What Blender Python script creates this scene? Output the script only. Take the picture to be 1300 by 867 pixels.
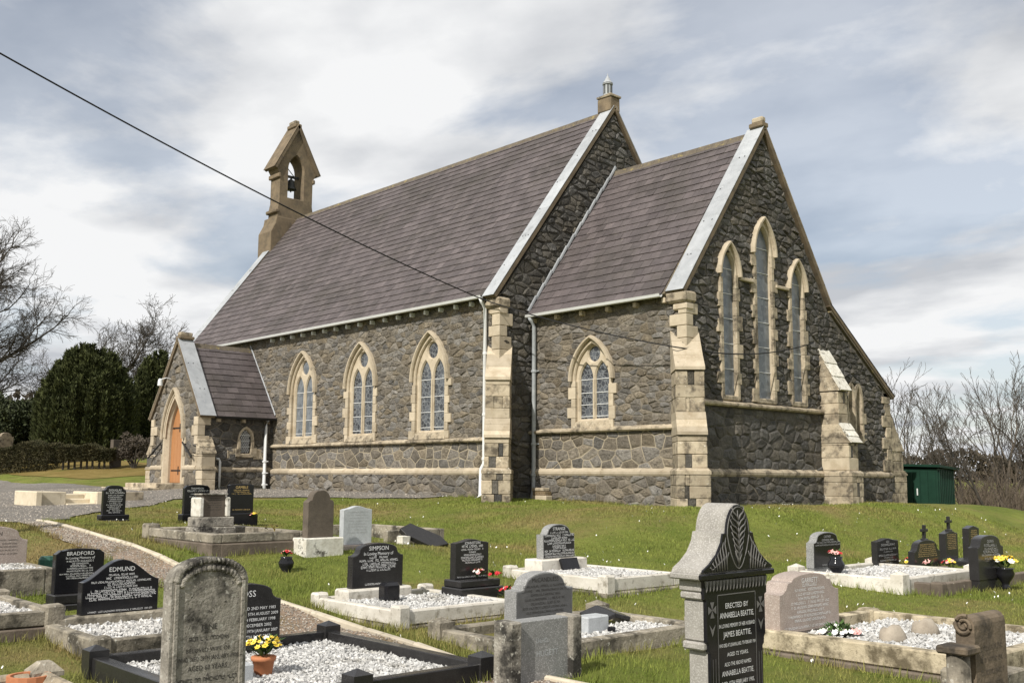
import bpy, bmesh, math, random
import numpy as np
from mathutils import Vector, Matrix
from mathutils.geometry import tessellate_polygon, delaunay_2d_cdt

rad = math.radians
for o in list(bpy.data.objects):
    bpy.data.objects.remove(o)
sc = bpy.context.scene
COL = sc.collection

# ------------------------------------------------------------------ camera
# eye at the origin (z = 0 is eye height); +X east, +Y north
FPX, TILT, YAW, ROLL = 1308.0, 0.130256, 0.831536, 0.0066955
def cam_axes():
    F = np.array([-math.sin(YAW), math.cos(YAW), 0]); Rt = np.array([math.cos(YAW), math.sin(YAW), 0]); U = np.array([0, 0, 1.])
    f = F*math.cos(TILT)+U*math.sin(TILT); u = U*math.cos(TILT)-F*math.sin(TILT)
    return Rt*math.cos(ROLL)+u*math.sin(ROLL), u*math.cos(ROLL)-Rt*math.sin(ROLL), f
CR, CU, CF = cam_axes()
cd = bpy.data.cameras.new('camera'); cam = bpy.data.objects.new('camera', cd); COL.objects.link(cam)
cam.matrix_world = Matrix(((CR[0], CU[0], -CF[0], 0), (CR[1], CU[1], -CF[1], 0), (CR[2], CU[2], -CF[2], 0), (0, 0, 0, 1)))
cd.sensor_width = 36; cd.lens = FPX/1300*36; cd.clip_start = 0.1; cd.clip_end = 3000
sc.camera = cam

# ------------------------------------------------------------------ sky and sun
SUN_AZ, SUN_EL = 15.0, 41.0            # degrees east of south, elevation
w = bpy.data.worlds.new('World'); sc.world = w; w.use_nodes = True
nt = w.node_tree; nt.nodes.clear()
def nd(t, typ, **kw):
    n = t.nodes.new(typ)
    for k, v in kw.items():
        setattr(n, k, v)
    return n
def lk(t, a, b): t.links.new(a, b)
out = nd(nt, 'ShaderNodeOutputWorld'); bg = nd(nt, 'ShaderNodeBackground'); lk(nt, bg.outputs[0], out.inputs[0])
bg.inputs[1].default_value = 0.106
sky = nd(nt, 'ShaderNodeTexSky', sky_type='NISHITA', sun_disc=False, sun_elevation=rad(SUN_EL), sun_rotation=rad(180-SUN_AZ), air_density=1.0, dust_density=1.2, ozone_density=1.0)
tc = nd(nt, 'ShaderNodeTexCoord'); sep = nd(nt, 'ShaderNodeSeparateXYZ'); lk(nt, tc.outputs['Generated'], sep.inputs[0])
def mth(t, op, a, b=None, clamp=False):
    n = nd(t, 'ShaderNodeMath', operation=op, use_clamp=clamp)
    for i, v in enumerate((a, b)):
        if v is None: continue
        if isinstance(v, (int, float)): n.inputs[i].default_value = v
        else: lk(t, v, n.inputs[i])
    return n.outputs[0]
zc = mth(nt, 'ADD', mth(nt, 'MAXIMUM', sep.outputs[2], 0.0), 0.13)
cx = mth(nt, 'DIVIDE', sep.outputs[0], zc); cy = mth(nt, 'DIVIDE', sep.outputs[1], zc)
cmb = nd(nt, 'ShaderNodeCombineXYZ'); lk(nt, cx, cmb.inputs[0]); lk(nt, cy, cmb.inputs[1])
mp = nd(nt, 'ShaderNodeMapping'); lk(nt, cmb.outputs[0], mp.inputs[0])
mp.inputs['Rotation'].default_value = (0, 0, rad(-30)); mp.inputs['Scale'].default_value = (0.50, 0.62, 1); mp.inputs['Location'].default_value = (3.1, 0.7, 0)
n1 = nd(nt, 'ShaderNodeTexNoise'); lk(nt, mp.outputs[0], n1.inputs['Vector'])
n1.inputs['Scale'].default_value = 1.7; n1.inputs['Detail'].default_value = 9; n1.inputs['Roughness'].default_value = 0.56; n1.inputs['Distortion'].default_value = 0.25
cr = nd(nt, 'ShaderNodeValToRGB'); lk(nt, n1.outputs['Fac'], cr.inputs[0])
cr.color_ramp.elements[0].position = 0.41; cr.color_ramp.elements[0].color = (0.52, 0.52, 0.52, 1)
cr.color_ramp.elements[1].position = 0.51; cr.color_ramp.elements[1].color = (1, 1, 1, 1)
n2 = nd(nt, 'ShaderNodeTexNoise'); lk(nt, mp.outputs[0], n2.inputs['Vector'])
n2.inputs['Scale'].default_value = 2.6; n2.inputs['Detail'].default_value = 8
cr2 = nd(nt, 'ShaderNodeValToRGB'); lk(nt, n2.outputs['Fac'], cr2.inputs[0]); cr2.color_ramp.elements[0].position = 0.36; cr2.color_ramp.elements[1].position = 0.55
cc = nd(nt, 'ShaderNodeMix', data_type='RGBA'); lk(nt, cr2.outputs[0], cc.inputs['Factor'])
cc.inputs['A'].default_value = (5.3, 5.5, 5.85, 1); cc.inputs['B'].default_value = (8.7, 8.75, 8.8, 1)
mx = nd(nt, 'ShaderNodeMix', data_type='RGBA'); lk(nt, cr.outputs[0], mx.inputs['Factor'])
lk(nt, sky.outputs[0], mx.inputs['A']); lk(nt, cc.outputs['Result'], mx.inputs['B'])
lk(nt, mx.outputs['Result'], bg.inputs[0])

to_sun = Vector((math.sin(rad(SUN_AZ))*math.cos(rad(SUN_EL)), -math.cos(rad(SUN_AZ))*math.cos(rad(SUN_EL)), math.sin(rad(SUN_EL))))
sl = bpy.data.lights.new('sun', 'SUN'); sl.energy = 5.0; sl.angle = rad(0.55); sl.color = (1.0, 0.95, 0.87)
so = bpy.data.objects.new('sun', sl); COL.objects.link(so); so.location = (0, -30, 40)
so.rotation_euler = to_sun.to_track_quat('Z', 'Y').to_euler()
sc.view_settings.view_transform = 'Standard'; sc.view_settings.look = 'None'; sc.view_settings.gamma = 1.0
sc.view_settings.exposure = 0.0; sc.view_settings.use_curve_mapping = False
sc.render.engine = 'CYCLES'

# ------------------------------------------------------------------ pixel helpers (a pixel gives a direction only)
def ray(px, py): return CR*((px-650)/FPX)+CU*((433.5-py)/FPX)+CF
def on(px, py, ax, val):
    d = ray(px, py); return d*(val/d[ax])
def proj(P):
    P = np.asarray(P, float); c = P@CF; return 650+FPX*(P@CR)/c, 433.5-FPX*(P@CU)/c, c

# ------------------------------------------------------------------ terrain function
CTRL = [(486,803,-1.47),(356,774,-1.38),(215,719,-1.15),(76,663,-.80),(510,798,-1.46),(395,768,-1.38),(640,780,-1.43),
 (770,757,-1.36),(645,728,-1.27),(857,745,-1.35),(750,838,-1.56),(865,808,-1.54),(123,855,-1.6),(608,868,-1.58),
 (1160,750,-1.43),(1233,738,-1.43),(1045,722,-1.32),(1150,715,-1.32),(1240,712,-1.36),(145,662,-.87),(245,660,-.85),(305,655,-.83),
 (262,703,-1.03),(385,690,-1.0),(400,707,-1.1),(363,728,-1.22),(545,695,-1.07),(600,742,-1.3),
 (100,755,-1.33),(150,800,-1.5),(20,718,-1.15),(0,642,-.75),(100,645,-.74),(185,622,-.52),(0,622,-.62)]
PTS = [tuple(on(a, b, 2, z)) for a, b, z in CTRL]
BANK = [(-11.3, y, -.70) for y in (17.4, 19.5, 21.5, 23.5, 25.5, 27.5)]+[(-9.7, y, -1.24) for y in (17.0, 19.2, 21.4, 23.6, 25.8)]+[(x, 15.1, -.69) for x in (-16.6, -15, -13.4)]+[(-12.0, 15.9, -.72), (-10.6, 14.8, -1.2), (-16.4, 13.1, -1.0), (-14.8, 12.7, -1.12), (-13.0, 12.5, -1.18), (-11.6, 13.3, -1.2)]
PTS += [(-8.5,4.9,-1.62),(-7.4,4.6,-1.64),(-8.6,3.9,-1.6),(-6.3,5.2,-1.63),(-8.5,5.42,-1.58),(-7.2,5.42,-1.6),(0,0,-1.66),(3,3,-1.68),(-2,4,-1.65),(-5,3,-1.63),(-7,1.5,-1.62),(0,8,-1.62),(2,15,-1.6),(-3.5,9,-1.58),(6,6,-1.7),(-10,-3,-1.5),(5,-6,-1.7),
 (-14,17.4,-.64),(-13.4,18.2,-.66),(-13.4,22,-.66),(-13.4,26.5,-.70),*BANK,(-9.6,28.5,-1.15),(-8,24,-1.38),(-6,20,-1.45),
 (-18.6,16,-.56),(-16,17.4,-.6),(-17,15.6,-.66),(-20,15,-.62),(-20,13,-.82),(-24,16.4,-.48),(-24,13.4,-.62),(-29,16.3,-.46),(-29,13.3,-.5),(-33,13.5,-.46),(-32,16.5,-.46),
 (-38,16,-.4),(-36,25,-.4),(-25,21,-.5),(-18,21,-.6),(-16,26,-.7),(-25,27,-.5),(-28,10,-.66),(-24,10.5,-.72),(-40,12.5,-.48),(-44,14.5,.05),(-47,16.5,.42),(-52,16.5,.45),(-60,17,.5),(-60,10,-.6),(-42,19,.35),
 (-13.5,30,-.85),(-9,31,-1.3),(-4,34,-2.0),(-17,40,-1.3),(-60,35,.6),(-40,45,.4),(-10,50,-2.0),(15,40,-2.5),(30,15,-2),(30,-20,-2),(-30,-20,-1.0),(-60,-15,-.8),(-30,0,-.9),(-90,40,.8),(-60,80,0),(20,80,-3)]
P_ = np.array(PTS)
def tps_fit(P, lam=0.004):
    n = len(P); d = np.linalg.norm(P[:, None, :2]-P[None, :, :2], axis=2)
    K = np.where(d > 0, d*d*np.log(d+1e-12), 0)+lam*np.eye(n)*10
    A = np.zeros((n+3, n+3)); A[:n, :n] = K; A[:n, n] = 1; A[:n, n+1:] = P[:, :2]; A[n, :n] = 1; A[n+1:, :n] = P[:, :2].T
    return np.linalg.solve(A, np.concatenate([P[:, 2], [0, 0, 0]]))
TW = tps_fit(P_)
def gza(X, Y):
    X = np.asarray(X, float); Y = np.asarray(Y, float); sh = X.shape
    x = np.clip(X.ravel(), -88, 34); y = np.clip(Y.ravel(), -24, 84); o = np.empty(x.size)
    for i in range(0, x.size, 20000):
        xx = x[i:i+20000]; yy = y[i:i+20000]
        d2 = (xx[:, None]-P_[None, :, 0])**2+(yy[:, None]-P_[None, :, 1])**2
        o[i:i+20000] = (0.5*d2*np.log(d2+1e-12))@TW[:len(P_)]+TW[len(P_)]+xx*TW[-2]+yy*TW[-1]
    far = np.maximum(np.hypot(X.ravel()+20, Y.ravel()-20)-90, 0)
    return (np.clip(o, -4, 2.5)-far*0.004).reshape(sh)
def gz(x, y): return float(gza(np.array([x]), np.array([y]))[0])
def gp(px, py, t0=2.0, t1=140.0):
    d = ray(px, py); t = np.linspace(t0, t1, 3000); z = gza(d[0]*t, d[1]*t)
    i = int(np.argmax(d[2]*t < z)); tt = t[i]
    return np.array([d[0]*tt, d[1]*tt, gz(d[0]*tt, d[1]*tt)])

# ------------------------------------------------------------------ materials
MATS = {}
def newmat(name):
    m = bpy.data.materials.new(name); m.use_nodes = True
    t = m.node_tree; b = t.nodes['Principled BSDF']; MATS[name] = m
    return m, t, b
def col(c): return (c[0], c[1], c[2], 1)
def noise(t, vec, scale, detail=4, rough=0.55, dist=0.0, dims=None):
    n = nd(t, 'ShaderNodeTexNoise'); lk(t, vec, n.inputs['Vector'])
    n.inputs['Scale'].default_value = scale; n.inputs['Detail'].default_value = detail; n.inputs['Roughness'].default_value = rough; n.inputs['Distortion'].default_value = dist
    return n.outputs['Fac']
def ramp(t, fac, a, b, ca=(0, 0, 0), cb=(1, 1, 1)):
    r = nd(t, 'ShaderNodeValToRGB'); lk(t, fac, r.inputs[0]); e = r.color_ramp.elements
    e[0].position = a; e[1].position = b; e[0].color = col(ca); e[1].color = col(cb)
    return r.outputs[0]
def mixc(t, fac, a, b, blend='MIX'):
    m = nd(t, 'ShaderNodeMix', data_type='RGBA', blend_type=blend)
    for s, v in (('Factor', fac), ('A', a), ('B', b)):
        if isinstance(v, (int, float)): m.inputs[s].default_value = v
        elif isinstance(v, tuple): m.inputs[s].default_value = col(v)
        else: lk(t, v, m.inputs[s])
    return m.outputs['Result']
def bump(t, b, h, strength=0.4, dist=0.02):
    n = nd(t, 'ShaderNodeBump'); n.inputs['Strength'].default_value = strength; n.inputs['Distance'].default_value = dist
    lk(t, h, n.inputs['Height']); lk(t, n.outputs[0], b.inputs['Normal'])
def tint_attr(t):
    a = nd(t, 'ShaderNodeAttribute'); a.attribute_name = 'tint'; return a.outputs['Fac']
def gen_mat(name, c1, c2, scale=6, rough=0.85, bstr=0.35, bscale=40, bdist=0.01, patches=(), use_tint=0.0, speck=None, spec=0.3, hewn=False):
    """two-tone noise material; patches = (colour, noise scale, low, high); speck = (colour, scale, low, high)"""
    m, t, b = newmat(name)
    v = nd(t, 'ShaderNodeTexCoord').outputs['Object']
    c = mixc(t, ramp(t, noise(t, v, scale, 6, 0.62), 0.32, 0.68), c1, c2)
    for pc, ps, lo, hi in patches:
        c = mixc(t, ramp(t, noise(t, v, ps, 5, 0.65), lo, hi), c, pc)
    if speck:
        c = mixc(t, ramp(t, noise(t, v, speck[1], 2, 0.5), speck[2], speck[3]), c, speck[0])
    if use_tint:
        tv = mth(t, 'ADD', mth(t, 'MULTIPLY', tint_attr(t), use_tint), 1-use_tint/2)
        g = nd(t, 'ShaderNodeCombineColor'); [lk(t, tv, g.inputs[i]) for i in range(3)]
        c = mixc(t, 1.0, c, g.outputs[0], 'MULTIPLY')
        if hewn:
            fr_ = mth(t, 'FRACT', mth(t, 'MULTIPLY', tint_attr(t), 7.3)); hs = nd(t, 'ShaderNodeHueSaturation'); lk(t, mth(t, 'ADD', mth(t, 'MULTIPLY', fr_, 0.9), 0.45), hs.inputs['Saturation']); lk(t, c, hs.inputs['Color']); c = hs.outputs[0]
    lk(t, c, b.inputs['Base Color']); b.inputs['Roughness'].default_value = rough
    b.inputs['Specular IOR Level'].default_value = spec
    if bstr: bump(t, b, noise(t, v, bscale, 6 if hewn else 5, 0.72 if hewn else 0.6, 0.3 if hewn else 0), bstr, bdist)
    return m
M_STONE = gen_mat('rubble_stone', (0.140,0.122,0.097), (0.240,0.210,0.168), 7, 0.92, 1.0, 13, 0.08, [((0.29,0.255,0.20), 18, 0.56, 0.72), ((0.06,0.055,0.048), 15, 0.56, 0.70)], 0.65, hewn=True)
M_STONE_D = gen_mat('dark_rubble_stone', (0.072,0.067,0.060), (0.140,0.128,0.108), 6, 0.92, 1.0, 13, 0.07, [((0.22,0.195,0.15), 17, 0.60, 0.76), ((0.045,0.042,0.038), 15, 0.58, 0.72)], 0.7, hewn=True)  # dark stone; on east-facing walls the tone also carries their shade
M_MORTAR = gen_mat('lime_mortar', (0.31,0.265,0.19), (0.40,0.345,0.255), 8, 0.95, 0.5, 60, 0.006, [((0.20,0.17,0.125), 3, 0.50, 0.72)])
M_MORTAR_D = gen_mat('dull_mortar', (0.155,0.137,0.108), (0.215,0.188,0.145), 8, 0.95, 0.5, 60, 0.006, [((0.10,0.09,0.075), 3, 0.5, 0.7), ((0.30,0.26,0.195), 2.2, 0.58, 0.72)])
M_MORTAR_E = gen_mat('sooty_mortar', (0.085,0.077,0.064), (0.135,0.12,0.096), 8, 0.95, 0.5, 60, 0.006, [((0.22,0.19,0.145), 2.0, 0.58, 0.72)])  # darker mortar copy for the east walls, their shade put into the colour
M_SAND = gen_mat('sandstone', (0.39,0.33,0.24), (0.49,0.42,0.315), 5, 0.92, 0.45, 50, 0.007, [((0.31,0.245,0.16), 2.2, 0.52, 0.74), ((0.17,0.145,0.105), 7, 0.60, 0.76), ((0.62,0.58,0.48), 23, 0.64, 0.74)], 0.36)
M_SANDW = gen_mat('weathered_sandstone', (0.32,0.262,0.185), (0.46,0.395,0.29), 4, 0.92, 0.7, 35, 0.014, [((0.125,0.105,0.078), 4.5, 0.47, 0.64), ((0.66,0.62,0.52), 14, 0.62, 0.74)], 0.45)
M_BELL = gen_mat('bellcote_sandstone', (0.125,0.097,0.066), (0.21,0.162,0.105), 3, 0.93, 0.5, 45, 0.008, [((0.08,0.07,0.055), 4, 0.52, 0.75), ((0.33,0.28,0.15), 8, 0.62, 0.8)], 0.3)
M_LICH = gen_mat('lichened_stone', (0.50,0.47,0.39), (0.74,0.72,0.65), 9, 0.95, 0.6, 40, 0.01, [((0.12,0.11,0.09), 8, 0.56, 0.66)], 0.2)
M_LEAD = gen_mat('lead_sheet', (0.30,0.315,0.33), (0.41,0.425,0.44), 2.5, 0.55, 0.2, 20, 0.005, [((0.22,0.225,0.225), 4, 0.56, 0.78), ((0.58,0.59,0.59), 11, 0.62, 0.8)], 0.2)
M_SLATE = gen_mat('roof_slate', (0.076,0.063,0.063), (0.112,0.094,0.093), 2.6, 0.65, 0.35, 30, 0.008, [((0.055,0.047,0.041), 0.6, 0.46, 0.72), ((0.20,0.175,0.15), 7, 0.64, 0.80), ((0.045,0.038,0.034), 9, 0.58, 0.76)], 0.34, spec=0.4)
M_RIDGE = gen_mat('ridge_tile', (0.09,0.075,0.06), (0.15,0.125,0.09), 5, 0.9, 0.4, 30, 0.01, [((0.30,0.24,0.09), 7, 0.56, 0.7), ((0.4,0.37,0.3), 11, 0.68, 0.75)])
M_PVC = gen_mat('painted_gutter', (0.62,0.63,0.63), (0.70,0.71,0.70), 3, 0.45, 0, patches=[((0.40,0.40,0.38), 5, 0.62, 0.85)])
M_IRON = gen_mat('black_iron', (0.012,0.012,0.013), (0.025,0.024,0.023), 20, 0.55, 0.2, 60, 0.003)
M_GREYIRON = gen_mat('grey_painted_pipe', (0.30,0.32,0.33), (0.42,0.44,0.45), 6, 0.5, 0.2, 60, 0.003)
M_BELLM = gen_mat('bell_metal', (0.02,0.021,0.02), (0.05,0.052,0.048), 8, 0.5, 0.2, 40, 0.004)
M_SLATELAST = None
def wood_mat():
    m, t, b = newmat('varnished_oak'); v = nd(t, 'ShaderNodeTexCoord').outputs['Object']
    mp = nd(t, 'ShaderNodeMapping'); lk(t, v, mp.inputs[0]); mp.inputs['Scale'].default_value = (30, 30, 1.5)
    c = mixc(t, noise(t, mp.outputs[0], 2, 6, 0.6), (0.30,0.125,0.05), (0.46,0.23,0.095)); lk(t, c, b.inputs['Base Color'])
    b.inputs['Roughness'].default_value = 0.45; bump(t, b, noise(t, mp.outputs[0], 3, 4), 0.2, 0.004); return m
M_OAK = wood_mat()
def glass_mat(name, base, bright, lead=True):
    """dull leaded glazing behind a protective sheet: small uneven quarries and lead lines"""
    m, t, b = newmat(name); v = nd(t, 'ShaderNodeTexCoord').outputs['Object']
    vo = nd(t, 'ShaderNodeTexVoronoi', feature='F1'); lk(t, v, vo.inputs['Vector']); vo.inputs['Scale'].default_value = 9
    ve = nd(t, 'ShaderNodeTexVoronoi', feature='DISTANCE_TO_EDGE'); lk(t, v, ve.inputs['Vector']); ve.inputs['Scale'].default_value = 9
    sepc = nd(t, 'ShaderNodeSeparateColor'); lk(t, vo.outputs['Color'], sepc.inputs[0])
    c = mixc(t, sepc.outputs[0], base, bright)
    if lead: c = mixc(t, ramp(t, ve.outputs[0], 0.03, 0.075), (0.19,0.20,0.205), c)
    lk(t, c, b.inputs['Base Color']); b.inputs['Roughness'].default_value = 0.28; b.inputs['Specular IOR Level'].default_value = 0.6
    bump(t, b, sepc.outputs[1], 0.12, 0.01); return m
M_GLASS = glass_mat('leaded_glass', (0.018,0.020,0.025), (0.095,0.105,0.12))
M_GLASSP = glass_mat('sheet_over_leaded_glass', (0.10,0.115,0.13), (0.20,0.22,0.24), False)

# ------------------------------------------------------------------ mesh helpers
ORG = {}
def obj(name, verts, faces, m, parent=None, tint=None, smooth=False, label=None):
    v = np.asarray(verts, float).reshape(-1, 3)
    if parent is not None: v = v-np.array(ORG[parent.name])
    me = bpy.data.meshes.new(name); me.from_pydata(v.tolist() if len(v) < 200000 else v, [], faces); me.materials.append(m)
    if tint is not None:
        a = me.attributes.new('tint', 'FLOAT', 'POINT'); a.data.foreach_set('value', np.asarray(tint, np.float32))
    if smooth: me.polygons.foreach_set('use_smooth', [True]*len(me.polygons))
    o = bpy.data.objects.new(name, me); COL.objects.link(o)
    if parent is not None:
        o.parent = parent; ORG[o.name] = ORG[parent.name]
    else: ORG[o.name] = (0, 0, 0)
    if label: o['label'] = label
    return o
def thing(name, loc, label, cat, group=None):
    o = bpy.data.objects.new(name, None); COL.objects.link(o); o.location = loc; o.empty_display_size = 0.2
    ORG[o.name] = tuple(loc); o['label'] = label; o['category'] = cat
    if group: o['group'] = group
    return o
def tag(o, label, cat, group=None, kind=None):
    o['label'] = label; o['category'] = cat
    if group: o['group'] = group
    if kind: o['kind'] = kind
    return o
class MB:
    def __init__(s): s.v = []; s.f = []; s.t = []
    def add(s, v, f, tint=0.5):
        k = len(s.v); s.v.extend([tuple(x) for x in v]); s.f.extend([tuple(i+k for i in q) for q in f]); s.t.extend([tint]*len(v)); return s
    def build(s, name, m, parent=None, smooth=False, label=None): return obj(name, s.v, s.f, m, parent, s.t, smooth, label)
def orient(v, f):
    v = np.asarray(v, float); c = v.mean(0); r = []
    for q in f:
        p = v[list(q)]; n = np.zeros(3)
        for i in range(len(q)): n += np.cross(p[i]-p[0], p[(i+1) % len(q)]-p[0])
        r.append(tuple(q) if n@(p.mean(0)-c) >= 0 else tuple(reversed(q)))
    return r
_CB = None
def cbox_raw(hx, hy, hz, c):
    c = min(c, hx*.45, hy*.45, hz*.45); v = []; idx = {}
    for sx in (-1, 1):
        for sy in (-1, 1):
            for sz in (-1, 1):
                for a in range(3):
                    p = [sx*(hx-c), sy*(hy-c), sz*(hz-c)]; p[a] = (sx*hx, sy*hy, sz*hz)[a]; idx[sx, sy, sz, a] = len(v); v.append(p)
    global _CB
    if _CB is None:
        f = []
        cyc = ((-1, -1), (1, -1), (1, 1), (-1, 1))
        for a in range(3):
            for s in (-1, 1):
                q = []
                for e, g in cyc:
                    k = [0, 0, 0]; k[a] = s; k[(a+1) % 3] = e; k[(a+2) % 3] = g; q.append(idx[k[0], k[1], k[2], a])
                f.append(q)
        for a in range(3):
            b1, b2 = (a+1) % 3, (a+2) % 3
            for e in (-1, 1):
                for g in (-1, 1):
                    k1 = [0]*3; k2 = [0]*3; k1[a] = -1; k2[a] = 1; k1[b1] = k2[b1] = e; k1[b2] = k2[b2] = g
                    f.append([idx[(*k1, b1)], idx[(*k1, b2)], idx[(*k2, b2)], idx[(*k2, b1)]])
        for sx in (-1, 1):
            for sy in (-1, 1):
                for sz in (-1, 1): f.append([idx[sx, sy, sz, 0], idx[sx, sy, sz, 1], idx[sx, sy, sz, 2]])
        _CB = orient(v, f)
    return v, _CB
def cbox(c, s, ch=0.012, rz=0.0, M=None, jit=0.0, rng=random):
    """chamfered box centre c, size s"""
    v, f = cbox_raw(s[0]/2, s[1]/2, s[2]/2, ch); v = np.array(v)
    if jit: v = v+np.array([[rng.uniform(-jit, jit) for _ in range(3)] for _ in v])
    if M is not None: v = v@np.array(M).T
    if rz:
        cz, sz = math.cos(rz), math.sin(rz); v = v@np.array([[cz, sz, 0], [-sz, cz, 0], [0, 0, 1]])
    return v+np.array(c), f
def bounds(x0, x1, y0, y1, z0, z1, ch=0.012, jit=0.0):
    return cbox(((x0+x1)/2, (y0+y1)/2, (z0+z1)/2), (abs(x1-x0), abs(y1-y0), abs(z1-z0)), ch, jit=jit)
class Fr:
    """wall frame: u along the wall, v up, d outward"""
    def __init__(s, O, U, N, V=(0, 0, 1)): s.O = np.array(O, float); s.U = np.array(U, float); s.N = np.array(N, float); s.V = np.array(V, float)
    def p(s, u, v, d=0.0): return s.O+s.U*u+s.V*v+s.N*d
    def box(s, u0, u1, v0, v1, d0, d1, ch=0.012, jit=0.0):
        v, f = cbox_raw((u1-u0)/2, (v1-v0)/2, (d1-d0)/2, ch); c = ((u0+u1)/2, (v0+v1)/2, (d0+d1)/2)
        if jit: v = [[a+random.uniform(-jit, jit) for a in q] for q in v]
        return [s.p(a+c[0], b+c[1], e+c[2]) for a, b, e in v], f
def south(y): return Fr((0, y, 0), (1, 0, 0), (0, -1, 0))
def east(x): return Fr((x, 0, 0), (0, 1, 0), (1, 0, 0))
def inset(poly, a):
    P = np.array(poly, float); n = len(P); o = []
    for i in range(n):
        e1 = P[i]-P[i-1]; e2 = P[(i+1) % n]-P[i]; l1 = np.linalg.norm(e1)+1e-9; l2 = np.linalg.norm(e2)+1e-9
        n1 = np.array([-e1[1], e1[0]])/l1; n2 = np.array([-e2[1], e2[0]])/l2; b = n1+n2; k = b@b
        o.append(tuple(P[i]+b*(2*a/max(k, 0.6))*1.0 if k > 1e-6 else P[i]+n1*a))
    return o
def prism(fr, poly, d0, d1, ch=0.01):
    n = len(poly); q = inset(poly, ch) if ch else poly
    v = [fr.p(u, w_, d0) for u, w_ in poly]+[fr.p(u, w_, d1-ch) for u, w_ in poly]; f = [tuple(reversed(range(n)))]
    rings = [0, n]
    if ch: v += [fr.p(u, w_, d1) for u, w_ in q]; rings.append(2*n)
    for a, b in zip(rings[:-1], rings[1:]):
        for i in range(n): j = (i+1) % n; f.append((a+i, a+j, b+j, b+i))
    f.append(tuple(rings[-1]+i for i in range(n)))
    return v, f
def plate(fr, outer, holes, d0, d1, splay=0.03, sd=0.06, edge=True):
    """slab with openings whose edges are splayed at the front"""
    fh = [inset(h, -splay) if splay else h for h in holes]
    loops = [outer]+[list(reversed(h)) for h in fh]; flat = [p for l in loops for p in l]
    tri = tessellate_polygon([[Vector((a, b, 0)) for a, b in l] for l in loops])
    v = [fr.p(a, b, d1) for a, b in flat]; f = []
    for t in tri:
        a, b, c = [flat[i] for i in t]; s = (b[0]-a[0])*(c[1]-a[1])-(b[1]-a[1])*(c[0]-a[0]); f.append(tuple(t) if s > 0 else tuple(reversed(t)))
    if edge:
        n = len(outer); k = len(v); v += [fr.p(a, b, d0) for a, b in outer]
        for i in range(n): j = (i+1) % n; f.append((i, k+i, k+j, j))
    for h, g in zip(holes, fh):
        n = len(h); k = len(v); v += [fr.p(a, b, d1) for a, b in g]+[fr.p(a, b, d1-sd) for a, b in h]+[fr.p(a, b, d0) for a, b in h]
        for r in (0, n):
            for i in range(n): j = (i+1) % n; f.append((k+r+i, k+r+j, k+r+n+j, k+r+n+i))
    return v, f
def arch(u0, a, vb, vs, va, n=8):
    """pointed arch outline, counter-clockwise from bottom left"""
    h = va-vs; r = (a*a+h*h)/(2*a); p = [(u0-a, vb), (u0+a, vb)]; th = math.asin(min(1, h/r))
    for i in range(n+1):
        t = th*i/n; p.append((u0+a-r+r*math.cos(t), vs+r*math.sin(t)))
    for i in range(n-1, -1, -1):
        t = th*i/n; p.append((u0-a+r-r*math.cos(t), vs+r*math.sin(t)))
    return p
def circle(u, v, r, n=18): return [(u+r*math.cos(2*math.pi*i/n), v+r*math.sin(2*math.pi*i/n)) for i in range(n)]
def sweep(pts, prof_w, prof_h, N, closed=False):
    """rectangular moulding swept along points lying in the plane with normal N"""
    P = np.array(pts, float); N = np.array(N, float); v = []; f = []; n = len(P)
    for i in range(n):
        a = P[max(i-1, 0)]; b = P[min(i+1, n-1)]; T = (b-a)/(np.linalg.norm(b-a)+1e-9); S = np.cross(T, N)
        for s, h in ((-.5, 0), (-.5, .75), (-.2, 1), (.3, 1), (.5, .6), (.5, 0)): v.append(P[i]+S*s*prof_w+N*h*prof_h)
    for i in range(n-1):
        for k in range(6): f.append((i*6+k, i*6+(k+1) % 6, i*6+6+(k+1) % 6, i*6+6+k))
    f += [tuple(range(6)), tuple(reversed(range((n-1)*6, n*6)))]
    return v, f
def tube(pts, r, n=8, cap=True):
    P = np.array(pts, float); rr = np.broadcast_to(r, (len(P),)); v = []; f = []
    for i in range(len(P)):
        T = P[min(i+1, len(P)-1)]-P[max(i-1, 0)]; T = T/(np.linalg.norm(T)+1e-9)
        A = np.array([0, 0, 1.]) if abs(T[2]) < 0.9 else np.array([1., 0, 0]); B = np.cross(T, A); B /= np.linalg.norm(B); Cc = np.cross(B, T)
        for k in range(n): t = 2*math.pi*k/n; v.append(P[i]+rr[i]*(B*math.cos(t)+Cc*math.sin(t)))
    for i in range(len(P)-1):
        for k in range(n): f.append((i*n+k, i*n+(k+1) % n, i*n+n+(k+1) % n, i*n+n+k))
    if cap: f += [tuple(reversed(range(n))), tuple(range((len(P)-1)*n, len(P)*n))]
    return v, f
def lathe(c, prof, n=16):
    v = []; f = []
    for r, z in prof:
        for k in range(n): t = 2*math.pi*k/n; v.append((c[0]+r*math.cos(t), c[1]+r*math.sin(t), c[2]+z))
    for i in range(len(prof)-1):
        for k in range(n): f.append((i*n+k, i*n+(k+1) % n, i*n+n+(k+1) % n, i*n+n+k))
    f += [tuple(reversed(range(n))), tuple(range((len(prof)-1)*n, len(prof)*n))]
    return v, f
# ------------------------------------------------------------------ the church
rng = random.Random(7)
church = thing('church', (-25, 20.8, -0.6), 'grey rubble stone church with slate roofs, gabled porch and bellcote', 'church')
XE, XN, XW = -13.8, -18.63, -35.9        # chancel east wall, nave east wall, nave west wall
YC, YN, YR = 17.68, 16.57, 20.78         # chancel south wall, nave south wall, ridge line
XPE, XPC, YPF = -29.45, -31.08, 14.05    # porch east wall, porch centre line, porch front
XPW = 2*XPC-XPE
F_NS, F_CS, F_E, F_NE, F_PF, F_PE = south(YN), south(YC), east(XE), east(XN), south(YPF), east(XPE)

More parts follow.
